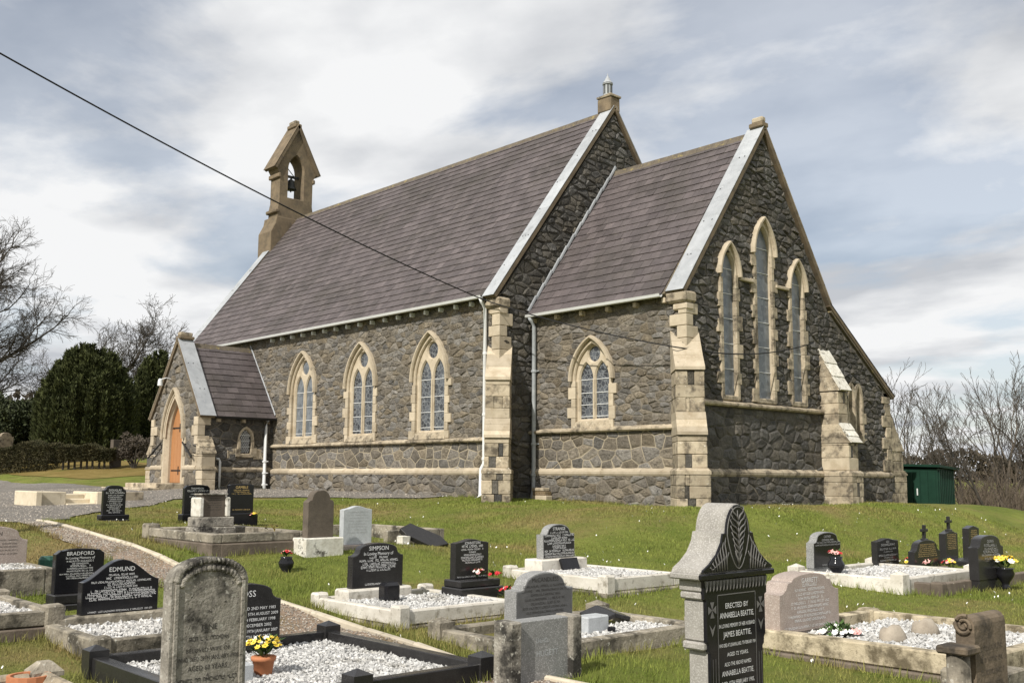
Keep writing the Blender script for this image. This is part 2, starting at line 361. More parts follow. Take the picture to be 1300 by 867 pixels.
def inside(p, poly):
    x, y = p; r = False; j = len(poly)-1
    for i in range(len(poly)):
        xi, yi = poly[i]; xj, yj = poly[j]
        if (yi > y) != (yj > y) and x < (xj-xi)*(y-yi)/(yj-yi)+xi: r = not r
        j = i
    return r
def clip(poly, m, n):
    o = []; L = len(poly)
    for i in range(L):
        a = poly[i]; b = poly[(i+1) % L]; da = (a[0]-m[0])*n[0]+(a[1]-m[1])*n[1]; db = (b[0]-m[0])*n[0]+(b[1]-m[1])*n[1]
        if da <= 0: o.append(a)
        if (da < 0 < db) or (db < 0 < da): t = da/(da-db); o.append((a[0]+(b[0]-a[0])*t, a[1]+(b[1]-a[1])*t))
    return o
def nearest_on(p, poly):
    best = None
    for i in range(len(poly)):
        a = np.array(poly[i]); b = np.array(poly[(i+1) % len(poly)]); d = b-a; t = max(0, min(1, ((np.array(p)-a)@d)/(d@d+1e-12))); q = a+d*t
        e = np.hypot(*(q-np.array(p)))
        if best is None or e < best[0]: best = (e, tuple(q))
    return best[1]
STONES = []     # (score, wall, verts, faces, tint, material)
def rubble(fr, region, holes, wall, su, sv, mortar=0.022, d=0.0, height=0.035, m=None, skip=None, jit=0.36):
    """irregular rubble stones filling a convex region of a wall: each one its own solid, rough faced"""
    m = m or M_STONE
    us = [p[0] for p in region]; vs = [p[1] for p in region]; u0, u1, v0, v1 = min(us), max(us), min(vs), max(vs)
    k = su/sv; nr = int((v1-v0)/sv)+4; nc = int((u1-u0)/su)+4; S = {}
    for r in range(nr):
        off = rng.uniform(0, 1); c = -1
        for c in range(nc):
            if rng.random() < .13: continue
            S[r, c] = (u0-2*su+(c+off*0.9+rng.uniform(-jit, jit))*su, (v0-1.5*sv+(r+rng.uniform(-jit, jit))*sv)*k)
    for (r, c), s in S.items():
        poly = [(s[0]-su*1.8, s[1]-su*1.8), (s[0]+su*1.8, s[1]-su*1.8), (s[0]+su*1.8, s[1]+su*1.8), (s[0]-su*1.8, s[1]+su*1.8)]
        for dr in range(-2, 3):
            for dc in range(-3, 4):
                q = S.get((r+dr, c+dc))
                if q is None or q is s: continue
                n = (q[0]-s[0], q[1]-s[1]); l = math.hypot(*n)
                if l > 3.6*su or l < 1e-6: continue
                n = (n[0]/l, n[1]/l); g = mortar*(0.5+0.35*rng.random()); mid = ((s[0]+q[0])/2-n[0]*g, (s[1]+q[1])/2-n[1]*g); poly = clip(poly, mid, n)
                if len(poly) < 3: break
            if len(poly) < 3: break
        if len(poly) < 3: continue
        poly = [(a, b/k) for a, b in poly]
        for i in range(len(region)):
            a = region[i]; b = region[(i+1) % len(region)]; e = (b[0]-a[0], b[1]-a[1]); l = math.hypot(*e); poly = clip(poly, a, (e[1]/l, -e[0]/l))
            if len(poly) < 3: break
        if len(poly) < 3: continue
        # merge very short edges
        pp = [p for i, p in enumerate(poly) if math.hypot(p[0]-poly[i-1][0], p[1]-poly[i-1][1]) > 0.035]
        if len(pp) < 3: continue
        cu = sum(p[0] for p in pp)/len(pp); cv = sum(p[1] for p in pp)/len(pp)
        if skip and skip(cu, cv): continue
        if any(inside((cu, cv), h) for h in holes): continue
        pp = [nearest_on(p, next(h for h in holes if inside(p, h))) if any(inside(p, h) for h in holes) else p for p in pp]
        area = 0.5*abs(sum(pp[i][0]*pp[(i+1) % len(pp)][1]-pp[(i+1) % len(pp)][0]*pp[i][1] for i in range(len(pp))))
        if area < 0.006: continue
        n = len(pp); H = height*rng.uniform(0.45, 1.25)
        tu, tv = rng.uniform(-.5, .5), rng.uniform(-.5, .5)
        V = [fr.p(a, b, d-0.03) for a, b in pp]+[fr.p(a, b, d+H*rng.uniform(.0, .16)) for a, b in pp]
        for a, b in pp:
            s_ = rng.uniform(0.52, 0.86); x = cu+(a-cu)*s_; y = cv+(b-cv)*s_; V.append(fr.p(x, y, d+H*(rng.uniform(.55, 1.15)+tu*(x-cu)/su+tv*(y-cv)/sv)))
        V.append(fr.p(cu+rng.uniform(-.06, .06), cv+rng.uniform(-.03, .03), d+H*rng.uniform(.7, 1.2)))
        F = []
        for rr in (0, n):
            for i in range(n):
                j = (i+1) % n
                if rr == 0: F.append((i, j, n+j, n+i))
                elif (i+r) % 2: F += [(n+i, n+j, 2*n+j), (n+i, 2*n+j, 2*n+i)]
                else: F += [(n+i, n+j, 2*n+i), (n+j, 2*n+j, 2*n+i)]
        for i in range(n): F.append((2*n+i, 2*n+(i+1) % n, 3*n))
        C = fr.p(cu, cv, d); dep = C@CF; x, y, _ = proj(C)
        vis = max(0.02, -(fr.N@C)/np.linalg.norm(C)) if -60 < x < 1360 else 0
        STONES.append((area*vis/dep**2, wall, V, F, rng.random(), m))
def wall_plate(fr, region, holes, m, d0=-0.35, d=0.0):
    v, f = plate(fr, region, holes, d0, d, 0, 0.1); return obj('wall', v, f, m, church)

# --- window openings as outlines (outer = edge of the dressed surround)
NW = [-27.65, -24.50, -21.30]
def win2_geo(u, base, spring, apex, a): return dict(u=u, base=base, spring=spring, apex=apex, a=a)
WN = [win2_geo(u, 0.98, 2.48, 3.70, 0.72) for u in NW]
WC = [win2_geo(-16.55, 1.16, 2.26, 3.22, 0.63)]
def wout(g, e=0.0): return arch(g['u'], g['a']+e, g['base']-e*.2, g['spring'], g['apex']+e*1.4)
holesN = [wout(g, -0.05) for g in WN]; holesC = [wout(g, -0.05) for g in WC]
LAN = [(19.22, 0.335, 1.74, 4.62, 5.28), (20.62, 0.40, 1.74, 5.30, 6.10), (22.02, 0.335, 1.74, 4.62, 5.28)]
holesE = [arch(*l) for l in LAN]; VE = (24.68, 0.40, 0.92, 1.92, 2.52); holesV = [arch(*VE)]
DOOR = (XPC, 0.74, -0.6, 1.15, 2.62); holesP = [arch(*DOOR)]
PWIN = (15.62, 0.27, 0.55, 1.1, 1.5); holesPE = [arch(*PWIN)]

# --- backing walls (mortar) and stones
ZB = -1.0
wN = wall_plate(F_NS, [(XW, ZB), (XN, ZB), (XN, 4.45), (XW, 4.45)], holesN, M_MORTAR_D)
wC = wall_plate(F_CS, [(XN, ZB), (XE, ZB), (XE, 4.1), (XN, 4.1)], holesC, M_MORTAR_D)
eastpoly = [(YC, ZB), (26.4, ZB), (26.4, 2.3), (23.48, 4.25), (YR-.02, 8.28), (YC, 4.05)]
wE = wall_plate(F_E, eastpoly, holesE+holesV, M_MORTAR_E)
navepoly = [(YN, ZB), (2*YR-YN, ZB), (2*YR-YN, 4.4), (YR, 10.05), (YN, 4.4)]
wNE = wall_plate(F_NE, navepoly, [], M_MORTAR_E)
wPF = wall_plate(F_PF, [(XPW, ZB), (XPE, ZB), (XPE, 1.8), (XPC, 4.15), (XPW, 1.8)], holesP, M_MORTAR_D, -0.3)
wPE = wall_plate(F_PE, [(YPF, ZB), (YN, ZB), (YN, 1.9), (YPF, 1.9)], holesPE, M_MORTAR_D, -0.3)
# plain walls on the far sides
fw = Fr((XW, 0, 0), (0, -1, 0), (-1, 0, 0)); v, f = plate(fw, [(-(2*YR-YN), ZB), (-YN, ZB), (-YN, 4.4), (-YR, 10.05), (-(2*YR-YN), 4.4)], [], -0.35, 0, 0); wW = obj('wall', v, f, M_MORTAR_D, church)
fn = Fr((0, 2*YR-YN, 0), (-1, 0, 0), (0, 1, 0)); v, f = plate(fn, [(-XN, ZB), (-XW, ZB), (-XW, 4.45), (-XN, 4.45)], [], -0.35, 0, 0); wNN = obj('wall', v, f, M_MORTAR_D, church)
fv = Fr((0, 26.4, 0), (-1, 0, 0), (0, 1, 0)); v, f = plate(fv, [(-XE, ZB), (-XN, ZB), (-XN, 2.3), (-XE, 2.3)], [], -0.35, 0, 0); wV = obj('wall', v, f, M_MORTAR_D, church)
fpw = Fr((XPW, 0, 0), (0, -1, 0), (-1, 0, 0)); v, f = plate(fpw, [(-YN, ZB), (-YPF, ZB), (-YPF, 1.9), (-YN, 1.9)], [], -0.3, 0, 0); wPW = obj('wall', v, f, M_MORTAR_D, church)

US, VS = 0.29, 0.14        # upper walling
LS, LV = 0.35, 0.235         # lower walling
for fr, wall, u0, u1, sill, holes, top in ((F_NS, wN, XPE-2.6, XN, 0.90, holesN, 4.42), (F_NS, wN, XW, XPW-.02, 0.90, [], 4.42), (F_CS, wC, XN, XE, 1.10, holesC, 4.05)):
    rubble(fr, [(u0, ZB+.1), (u1, ZB+.1), (u1, 0.05), (u0, 0.05)], [], wall, LS*.8, LV*.72, 0.014, 0.05, 0.035, M_STONE)
    v, f = fr.box(u0, u1, .16, sill-.03, -.05, .006, .002); obj('mortar_bed', v, f, M_MORTAR, wall)
    rubble(fr, [(u0, 0.19), (u1, 0.19), (u1, sill-.06), (u0, sill-.06)], [], wall, LS, LV, 0.018, 0.006, 0.024, M_STONE)
    rubble(fr, [(u0, sill+.02), (u1, sill+.02), (u1, top), (u0, top)], holes, wall, US*.92, VS*.92, 0.011, 0.0, 0.028, M_STONE)
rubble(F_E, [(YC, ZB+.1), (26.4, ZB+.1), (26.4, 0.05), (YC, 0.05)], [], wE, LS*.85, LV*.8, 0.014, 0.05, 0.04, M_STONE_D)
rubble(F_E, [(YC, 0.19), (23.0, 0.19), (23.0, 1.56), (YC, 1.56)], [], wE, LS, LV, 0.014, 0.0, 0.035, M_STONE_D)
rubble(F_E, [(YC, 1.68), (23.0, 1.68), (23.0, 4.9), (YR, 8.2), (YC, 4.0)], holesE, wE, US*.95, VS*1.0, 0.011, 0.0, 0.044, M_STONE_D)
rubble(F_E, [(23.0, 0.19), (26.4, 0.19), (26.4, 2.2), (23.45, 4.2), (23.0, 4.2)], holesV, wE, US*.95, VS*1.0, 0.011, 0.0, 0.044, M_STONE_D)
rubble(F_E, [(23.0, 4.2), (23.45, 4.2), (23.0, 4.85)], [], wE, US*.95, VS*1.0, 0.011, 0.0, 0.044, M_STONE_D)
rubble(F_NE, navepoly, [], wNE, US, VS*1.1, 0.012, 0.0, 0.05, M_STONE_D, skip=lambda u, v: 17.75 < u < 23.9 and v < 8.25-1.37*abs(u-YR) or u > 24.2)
rubble(F_PF, [(XPW, ZB+.1), (XPE, ZB+.1), (XPE, 0.14), (XPW, 0.14)], holesP, wPF, .36, .25, 0.024, 0.03, 0.03, M_STONE)
rubble(F_PF, [(XPW, 0.25), (XPE, 0.25), (XPE, 1.8), (XPC, 4.05), (XPW, 1.8)], holesP, wPF, .32, .19, 0.02, 0.0, 0.035, M_STONE)
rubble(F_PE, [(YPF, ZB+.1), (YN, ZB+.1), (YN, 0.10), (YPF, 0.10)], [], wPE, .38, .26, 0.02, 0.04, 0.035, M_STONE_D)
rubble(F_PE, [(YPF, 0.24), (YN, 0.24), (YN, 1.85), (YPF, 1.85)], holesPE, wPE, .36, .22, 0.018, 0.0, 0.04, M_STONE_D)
# plinth backing so that the lower band stands proud
for fr, u0, u1, d in ((F_NS, XPE, XN, .05), (F_CS, XN, XE, .05), (F_E, YC-.05, 26.4, .05)):
    v, f = fr.box(u0, u1, ZB, 0.08, -0.2, d, 0.01); obj('plinth', v, f, M_MORTAR_D, church)
v, f = F_PE.box(YPF+.02, YN, ZB, 0.12, -0.2, .04, .01); obj('plinth', v, f, M_MORTAR_D, church)
for a, b in ((XPW, XPC-.74), (XPC+.74, XPE)):
    v, f = F_PF.box(a, b, ZB, 0.16, -0.2, .03, .01); obj('plinth', v, f, M_MORTAR_D, church)
STONES.sort(key=lambda s: -s[0])
for s in STONES[:300]: obj('stone', s[2], s[3], s[5], s[1], [s[4]]*len(s[2]))
rest = {}
for s in STONES[300:]: rest.setdefault((s[1].name, s[5].name), (s[1], s[5], MB()))[2].add(s[2], s[3], s[4])
for wl, m, b in rest.values():
    o = b.build('rubble_stones', m, wl); o['kind'] = 'stuff'

# --- string courses and sill courses (weathered top)
def course(fr, u0, u1, v0, v1, proj_, m=M_SAND, seg=1.15, drop=0.0):
    """moulded course cut into lengths"""
    n = max(1, round((u1-u0)/seg)); par = None; e = [u0+(u1-u0)*i/n for i in range(n+1)]
    parent = thing_part = None
    for i in range(n):
        a, b = e[i]+.003, e[i+1]-.003; h = v1-v0
        pr = [(-.05, v0), (proj_*.75, v0), (proj_, v0+h*.25), (proj_, v0+h*.55), (0.0, v1), (-.05, v1)]
        V = [fr.p(a, q[1], q[0]) for q in pr]+[fr.p(b, q[1], q[0]) for q in pr]
        Fc = [(k, (k+1) % 6, 6+(k+1) % 6, 6+k) for k in range(6)]+[tuple(reversed(range(6))), tuple(range(6, 12))]
        obj('string_course', V, Fc, m, church, [rng.random()]*12)
course(F_NS, XPE, XN-.02, 0.03, 0.215, 0.10); course(F_NS, XW, XPW, 0.03, 0.215, 0.10)
course(F_CS, XN, XE-.06, 0.03, 0.215, 0.10)
course(F_E, YC+.05, 26.4, 0.03, 0.215, 0.10, M_SANDW)
course(F_NS, XPE, XN-.02, 0.84, 0.965, 0.13, M_SANDW); course(F_CS, XN, XE-.06, 1.035, 1.165, 0.13, M_SANDW)
course(F_E, YC+.05, 22.97, 1.585, 1.72, 0.13, M_SANDW)
course(F_PE, YPF+.05, YN-.06, 0.08, 0.24, 0.09, M_SANDW)
course(F_PF, XPW, XPC-.72, 0.14, 0.30, 0.07); course(F_PF, XPC+.72, XPE, 0.14, 0.30, 0.07)

# --- windows
def pane(fr, outline, d, m, parent):
    n = len(outline); return obj('pane', [fr.p(a, b, d) for a, b in outline]+[fr.p(a, b, d-.01) for a, b in outline], [tuple(range(n)), tuple(reversed(range(n, 2*n)))]+[(i, n+i, n+(i+1) % n, (i+1) % n) for i in range(n)], m, parent)
def hood(fr, u, a, vs, va, parent, wdt=0.075, hgt=0.085, drop=0.0, n=10):
    p = arch(u, a, vs-drop, vs, va, n)[2:]
    if drop: p = [(u+a, vs-drop)]+p+[(u-a, vs-drop)]
    v, f = sweep([fr.p(x, y, 0) for x, y in p], wdt, hgt, fr.N); obj('hood_mould', v, f, M_SAND, parent, [.5]*len(v))
def saddle_bars(fr, u0, u1, vs, d, parent):
    for v_ in vs:
        v, f = fr.box(u0, u1, v_-.008, v_+.008, d, d+.012, .002); obj('saddle_bar', v, f, M_PVC, parent)
def window2(fr, g, m):
    u, a, b, s, ap = g['u'], g['a'], g['base'], g['spring'], g['apex']
    la = a*0.325; lu = a*0.395; lb = b+0.20; ls = s+(ap-s)*0.03; lt = s+(ap-s)*0.44; cr_ = a*0.29; cv = s+(ap-s)*0.655
    l1, l2, oc = arch(u-lu, la, lb, ls, lt), arch(u+lu, la, lb, ls, lt), circle(u, cv, cr_)
    inn = arch(u, a*.90, b+.10, s, ap-a*.15)
    v, f = plate(fr, arch(u, a, b, s, ap), [inn], -0.24, 0.05, 0.02, 0.03)
    w_ = obj('window', v, f, M_SAND, church, [.6]*len(v))
    v, f = plate(fr, inset(inn, -.01), [l1, l2, oc], -0.24, -0.02, 0.03, 0.04); obj('tracery', v, f, M_SAND, w_, [.75]*len(v))
    v, f = fr.box(u-.03, u+.03, lb, ls, -.06, -.005, .012); obj('mullion', v, f, M_SAND, w_, [.7]*len(v))
    for l in (l1, l2): pane(fr, inset(l, -.012), -0.085, m, w_)
    pane(fr, inset(oc, -.012), -0.085, m, w_)
    for cu in (u-lu, u+lu): saddle_bars(fr, cu-la, cu+la, [lb+(ls-lb)*k for k in (.06, .36, .66, 1.0)], -0.08, w_)
    hood(fr, u, a+.03, s, ap+.06, w_, .085, .15)
    v = [fr.p(u-a*.94, b+.16, -.1), fr.p(u+a*.94, b+.16, -.1), fr.p(u-a*.94, b+.13, .045), fr.p(u+a*.94, b+.13, .045), fr.p(u-a*.94, b-.03, .085), fr.p(u+a*.94, b-.03, .085), fr.p(u-a*.94, b-.05, -.1), fr.p(u+a*.94, b-.05, -.1)]
    obj('sill', v, [(0, 1, 3, 2), (2, 3, 5, 4), (4, 5, 7, 6), (1, 0, 6, 7), (0, 2, 4, 6), (1, 7, 5, 3)], M_SANDW, w_, [.6]*8)
    # long and short jamb stones
    for sgn in (-1, 1):
        y = b-.03; k = rng.randint(0, 1)
        while y < s-.12:
            h = rng.uniform(.19, .30); ext = (.04 if k % 2 else rng.choice((.09, .14, .17)))
            x0, x1 = sorted((u+sgn*(a-.10), u+sgn*(a+ext))); v, f = fr.box(x0, x1, y+.004, min(y+h, s), -.05, .062, .008); obj('jamb_block', v, f, M_SAND, w_, [rng.random()]*24)
            y += h; k += 1
window2(F_NS, WN[0], M_GLASSP); window2(F_NS, WN[1], M_GLASS); window2(F_NS, WN[2], M_GLASS); window2(F_CS, WC[0], M_GLASS)
EW = []
def lancet(fr, L, m, hd=True, splay=0.10):
    u, a, b, s, ap = L; li = arch(u, a*.76, b+.11, s, ap-a*.38)
    v, f = plate(fr, arch(u, a, b, s, ap), [li], -0.30, 0.05, splay*.3, 0.07)
    w_ = obj('window', v, f, M_SAND, church, [.55]*len(v))
    pane(fr, inset(li, -.015), -0.055, m, w_)
    n = max(3, int((s-b)/.55)); saddle_bars(fr, u-a*.76, u+a*.76, [b+.13+(s-b)*k/n for k in range(1, n+1)], -0.05, w_)
    if hd: hood(fr, u, a+.045, s-.04, ap+.06, w_, .085, .14)
    v, f = fr.box(u-a, u+a, b-.02, b+.10, -.1, .06, .02); obj('sill', v, f, M_SANDW, w_, [.4]*24)
    for sgn in (-1, 1):
        y = b; k = rng.randint(0, 1)
        while y < s-.2:
            h = rng.uniform(.24, .36); ext = .01 if k % 2 else rng.choice((.07, .11, .15))
            x0, x1 = sorted((u+sgn*(a-.09), u+sgn*(a+ext))); v, f = fr.box(x0, x1, y+.004, y+h, -.05, .062, .008); obj('jamb_block', v, f, M_SANDW, w_, [rng.random()]*24); y += h; k += 1
    return w_
for L in LAN: lancet(F_E, L, M_GLASSP)
for a, b in ((19.22+.39, 20.62-.46), (20.62+.46, 22.02-.39)):
    v, f = F_E.box(a, b, 4.52, 4.60, -.02, .10, .015); obj('string_course', v, f, M_SAND, church, [.5]*24)
# twin lancet of the vestry
u, a, b, s, ap = VE
h1, h2 = arch(u-.185, .115, b+.1, s, s+.42), arch(u+.185, .115, b+.1, s, s+.42)
out2 = [(u-a, b), (u+a, b), (u+a, s+.05)]+[(u+.185+.215*math.cos(t)*1.0, s+.05+.52*math.sin(t)) for t in (0.4, .8, 1.2, 1.57, 2.0)]+[(u, s+.40)]+[(u-.185+.215*math.cos(t), s+.05+.52*math.sin(t)) for t in (1.14, 1.57, 1.94, 2.34, 2.74)]+[(u-a, s+.05)]
v, f = plate(F_E, out2, [h1, h2], -.28, .03, .04, .12); vw = obj('window', v, f, M_SANDW, church, [.5]*len(v))
for h in (h1, h2): pane(F_E, inset(h, -.01), -.2, M_GLASS, vw)
for sgn in (-1, 1):
    for i, y in enumerate((b, b+.5)):
        x0, x1 = sorted((u+sgn*(a-.1), u+sgn*(a+.12))); v, f = F_E.box(x0, x1, y, y+.28, -.05, .035, .006); obj('jamb_block', v, f, M_SANDW, vw, [rng.random()]*24)
# porch side window with diamond lattice
pw = lancet(F_PE, PWIN, M_IRON, False, .06); u, a, b, s, ap = PWIN
lat = MB(); li = arch(u, a*.76, b+.11, s, ap-a*.38)
for k in range(-7, 12):
    for sg in (1, -1):
        pts = [(u-a*.58+t*a*1.16/10, b+.1+.11*k+sg*(t-5)*a*1.16/10*1.5) for t in range(11)]; pts = [p for p in pts if inside(p, li)]
        if len(pts) > 1:
            v, f = tube([F_PE.p(x, y, -.045) for x, y in (pts[0], pts[-1])], .008, 4); lat.add(v, f)
lat.build('lattice', M_PVC, pw)
v, f = F_PE.box(15.02, 15.32, .50, .80, -.04, .03, .01); obj('jamb_block', v, f, M_SANDW, pw, [.2]*24)
v, f = F_PE.box(15.90, 16.25, .48, .80, -.04, .03, .01); obj('jamb_block', v, f, M_SANDW, pw, [.7]*24)

# --- porch doorway
u, a, b, s, ap = DOOR
din = arch(u, .54, b, s-.02, ap-.32, 10)
v, f = plate(F_PF, arch(u, a, b, s, ap, 10), [din], -.40, .05, .09, .13); dw = obj('doorway', v, f, M_SAND, church, [.6]*len(v))
for e, hh in ((.60, .03), (.68, .05)):
    p = arch(u, e, -.35, s, ap-.36+(e-.5)*1.4, 10)[2:]; v, f = sweep([F_PF.p(x, y, .03) for x, y in p], .05, hh, F_PF.N); obj('moulding', v, f, M_SAND, dw, [.7]*len(v))
hood(F_PF, u, a+.02, s-.05, ap+.06, dw, .08, .14)
for sgn in (-1, 1):
    y = -.40; k = 0
    while y < s-.25:
        h = rng.uniform(.26, .40); ext = .03 if k % 2 else .12; x0, x1 = sorted((u+sgn*(a-.06), u+sgn*(a+ext))); v, f = F_PF.box(x0, x1, y+.004, y+h, -.05, .042, .006); obj('jamb_block', v, f, M_SAND, dw, [rng.random()]*24); y += h; k += 1
do = arch(u, .55, -.27, s-.02, ap-.31, 10)
door = obj('door', *prism(F_PF, do, -.22, -.16, .004), M_OAK, church)
for i in range(5):
    x = u-.55+.22*i; v, f = F_PF.box(x+.006, x+.214, -.26, s+(.95 if i == 2 else .62 if i in (1, 3) else .02), -.17, -.15, .008); obj('plank', v, f, M_OAK, door)
for z in (.12, 1.45):
    v, f = F_PF.box(u-.47, u+.28, z-.022, z+.022, -.15, -.135, .004); hg = obj('hinge', v, f, M_IRON, door)
    v, f = F_PF.box(u+.02, u+.06, z-.13, z+.13, -.149, -.132, .004); obj('strap', v, f, M_IRON, hg)
v, f = lathe((0, 0, 0), [(.03, 0), (.05, .02), (.05, .03), (.02, .05)], 10); v = [F_PF.p(u+.38+x, .75+y, -.15+z) for x, y, z in v]; obj('door_handle', v, f, M_IRON, door)

# --- quoins (dressed corner blocks)
def quoins(x, y, sx, sy, z0, z1, m=M_SAND, l1=.36, l2=.2, parent=None):
    """sx, sy: direction from the corner INTO the two walls"""
    z = z0; k = 0
    while z < z1-.08:
        h = rng.uniform(.24, .34); h = min(h, z1-z); la, lb = (l1, l2) if k % 2 else (l2, l1)
        la += rng.uniform(-.04, .05); lb += rng.uniform(-.03, .05)
        x0, x1 = sorted((x-sx*.06, x+sx*la)); y0, y1 = sorted((y-sy*.06, y+sy*lb)); v, f = bounds(x0, x1, y0, y1, z+.004, z+h-.004, .012)
        obj('quoin', v, f, m, parent or church, [rng.random()]*24); z += h; k += 1
quoins(XN, YN, -1, 1, 2.5, 4.35); quoins(XE, YC, -1, 1, 2.5, 4.0); quoins(XE, 26.4, -1, -1, .2, 2.2, M_SANDW)
quoins(XPE, YPF, -1, 1, .9, 1.75); quoins(XPW, YPF, 1, 1, .9, 1.75)
for (x, y, sy, z) in ((XN, YN, 1, 4.1), (XE, YC, 1, 3.78)):         # kneeler corbels
    v, f = bounds(x-.46, x+.10, y-.15, y+.30, z, z+.26, .05); obj('kneeler', v, f, M_SANDW, church, [.3]*24)
    v, f = bounds(x-.30, x+.085, y-.085, y+.2, z-.16, z-.005, .03); obj('kneeler', v, f, M_SAND, church, [.7]*24)

# --- buttresses
def buttress(cx, cy, dx, dy, wd, stages, plinth, z0, name='buttress', back=0.35, m=M_SANDW, dark=0.5, steep=1.08):
    """stages from bottom: (z bottom, z top, projection); between stages a weathering slope"""
    D = np.array([dx, dy, 0.]); D /= np.linalg.norm(D); S = np.array([-D[1], D[0], 0.])
    fr = Fr((cx, cy, 0), S, D); par = bpy.data.objects.new(name, None); COL.objects.link(par); par.parent = church; ORG[par.name] = ORG[church.name]
    def blk(u0, u1, v0, v1, d0, d1, mm, t, ch=.012):
        v, f = fr.box(u0, u1, v0, v1, d0, d1, ch, .004); obj('block', v, f, mm, par, [t]*24)
    h = wd/2; pz1 = plinth[0]; pd = plinth[1]; z = z0; ps = pd+.05
    while z < pz1-.14:
        hh = min(rng.uniform(.24, .34), pz1-.13-z)
        if hh < .08: break
        split = rng.uniform(-.36, .15)*wd; w2 = rng.uniform(.12, .34)*wd
        a, b = -h-.05, h+.05
        blk(a, split-.004, z, z+hh-.006, -back, ps, m, rng.random()); blk(split, split+w2, z, z+hh-.006, -back, ps-.01, M_STONE_D if rng.random() < .6 else m, rng.random()); blk(split+w2+.004, b, z, z+hh-.006, -back, ps, m, rng.random())
        z += hh
    z = pz1-.13
    v = [fr.p(-h-.06, z, -back), fr.p(h+.06, z, -back), fr.p(h+.06, z, ps+.012), fr.p(-h-.06, z, ps+.012), fr.p(-h-.06, z+.07, -back), fr.p(h+.06, z+.07, -back), fr.p(h+.06, z+.07, ps+.012), fr.p(-h-.06, z+.07, ps+.012), fr.p(-h, pz1, -back), fr.p(h, pz1, -back), fr.p(h, pz1, pd), fr.p(-h, pz1, pd)]
    obj('plinth_cap', v, [(3, 2, 1, 0), (0, 1, 5, 4), (1, 2, 6, 5), (2, 3, 7, 6), (3, 0, 4, 7), (4, 5, 9, 8), (5, 6, 10, 9), (6, 7, 11, 10), (7, 4, 8, 11), (8, 9, 10, 11)], m, par, [.6]*12)
    for k, (a, b, pr) in enumerate(stages):
        z = a
        while z < b-.06:
            hh = min(rng.uniform(.22, .33), b-z)
            if rng.random() < .6:
                sp = rng.uniform(-.32, .15)*wd; w2 = rng.uniform(.13, .36)*wd
                blk(-h, sp-.003, z, z+hh-.005, -back, pr, m, rng.random()); blk(sp, sp+w2, z, z+hh-.005, -back, pr-.008, M_STONE_D if rng.random() < dark*1.3 else m, rng.random()); blk(sp+w2+.003, h, z, z+hh-.005, -back, pr, m, rng.random())
            else: blk(-h, h, z, z+hh-.005, -back, pr, m if rng.random() < .6 else M_SAND, rng.random())
            z += hh
        nxt = stages[k+1][2] if k+1 < len(stages) else -back; zt = stages[k+1][0] if k+1 < len(stages) else b+(pr+back)*steep
        # weathering: two sloped courses with a lip
        n = 3 if nxt > 0 else 3
        for i in range(n):
            t0, t1 = i/n, (i+1)/n; d0_, d1_ = pr+.045+(nxt-pr-.045)*t0, pr+.045+(nxt-pr-.045)*t1; q0, q1 = b+(zt-b)*t0, b+(zt-b)*t1; lip = .018
            V = []
            for uu in (-h-.012, h+.012): V += [fr.p(uu, q0-.0, -back-.02), fr.p(uu, q0, d0_), fr.p(uu, q0+lip+.05 if i == 0 else q0+lip, d0_), fr.p(uu, q1+lip*.3, d1_), fr.p(uu, q1+lip*.3, -back-.02)]
            Fc = [(4, 3, 2, 1, 0), (5, 6, 7, 8, 9)]+[(j, (j+1) % 5, 5+(j+1) % 5, 5+j) for j in range(5)]
            obj('weathering_stone', V, Fc, M_SANDW if name == 'buttress_lichened' else M_SAND, par, [rng.random()]*10)
            if name == 'buttress_lichened':
                V = []
                for uu in (-h-.03, h+.03):
                    for e in (.004, .045): V += [fr.p(uu, q0+lip-.02+e*.4, d0_+.03+e), fr.p(uu, q1+lip*.3+e*.6, d1_+e*.9)]
                obj('capping_slab', V, orient(V, [(0, 1, 3, 2), (4, 5, 7, 6), (0, 1, 5, 4), (2, 3, 7, 6), (0, 2, 6, 4), (1, 3, 7, 5)]), M_LICH, par, [rng.random()]*8)
    return par
r2 = math.sqrt(.5)
buttress(XN, YN, 1, -1, .58, [(.20, .90, .80), (1.36, 2.27, .58)], (.20, .84), -.95)
buttress(XE, YC, 1, -1, .60, [(.20, .88, .82), (1.36, 2.25, .58)], (.20, .86), -1.05)
buttress(XE, 23.22, 1, 0, .44, [(.20, .87, .74), (1.33, 2.16, .50)], (.20, .78), -1.0, 'buttress_lichened', .02, M_SANDW, dark=.62, steep=2.0).name = 'buttress.002'
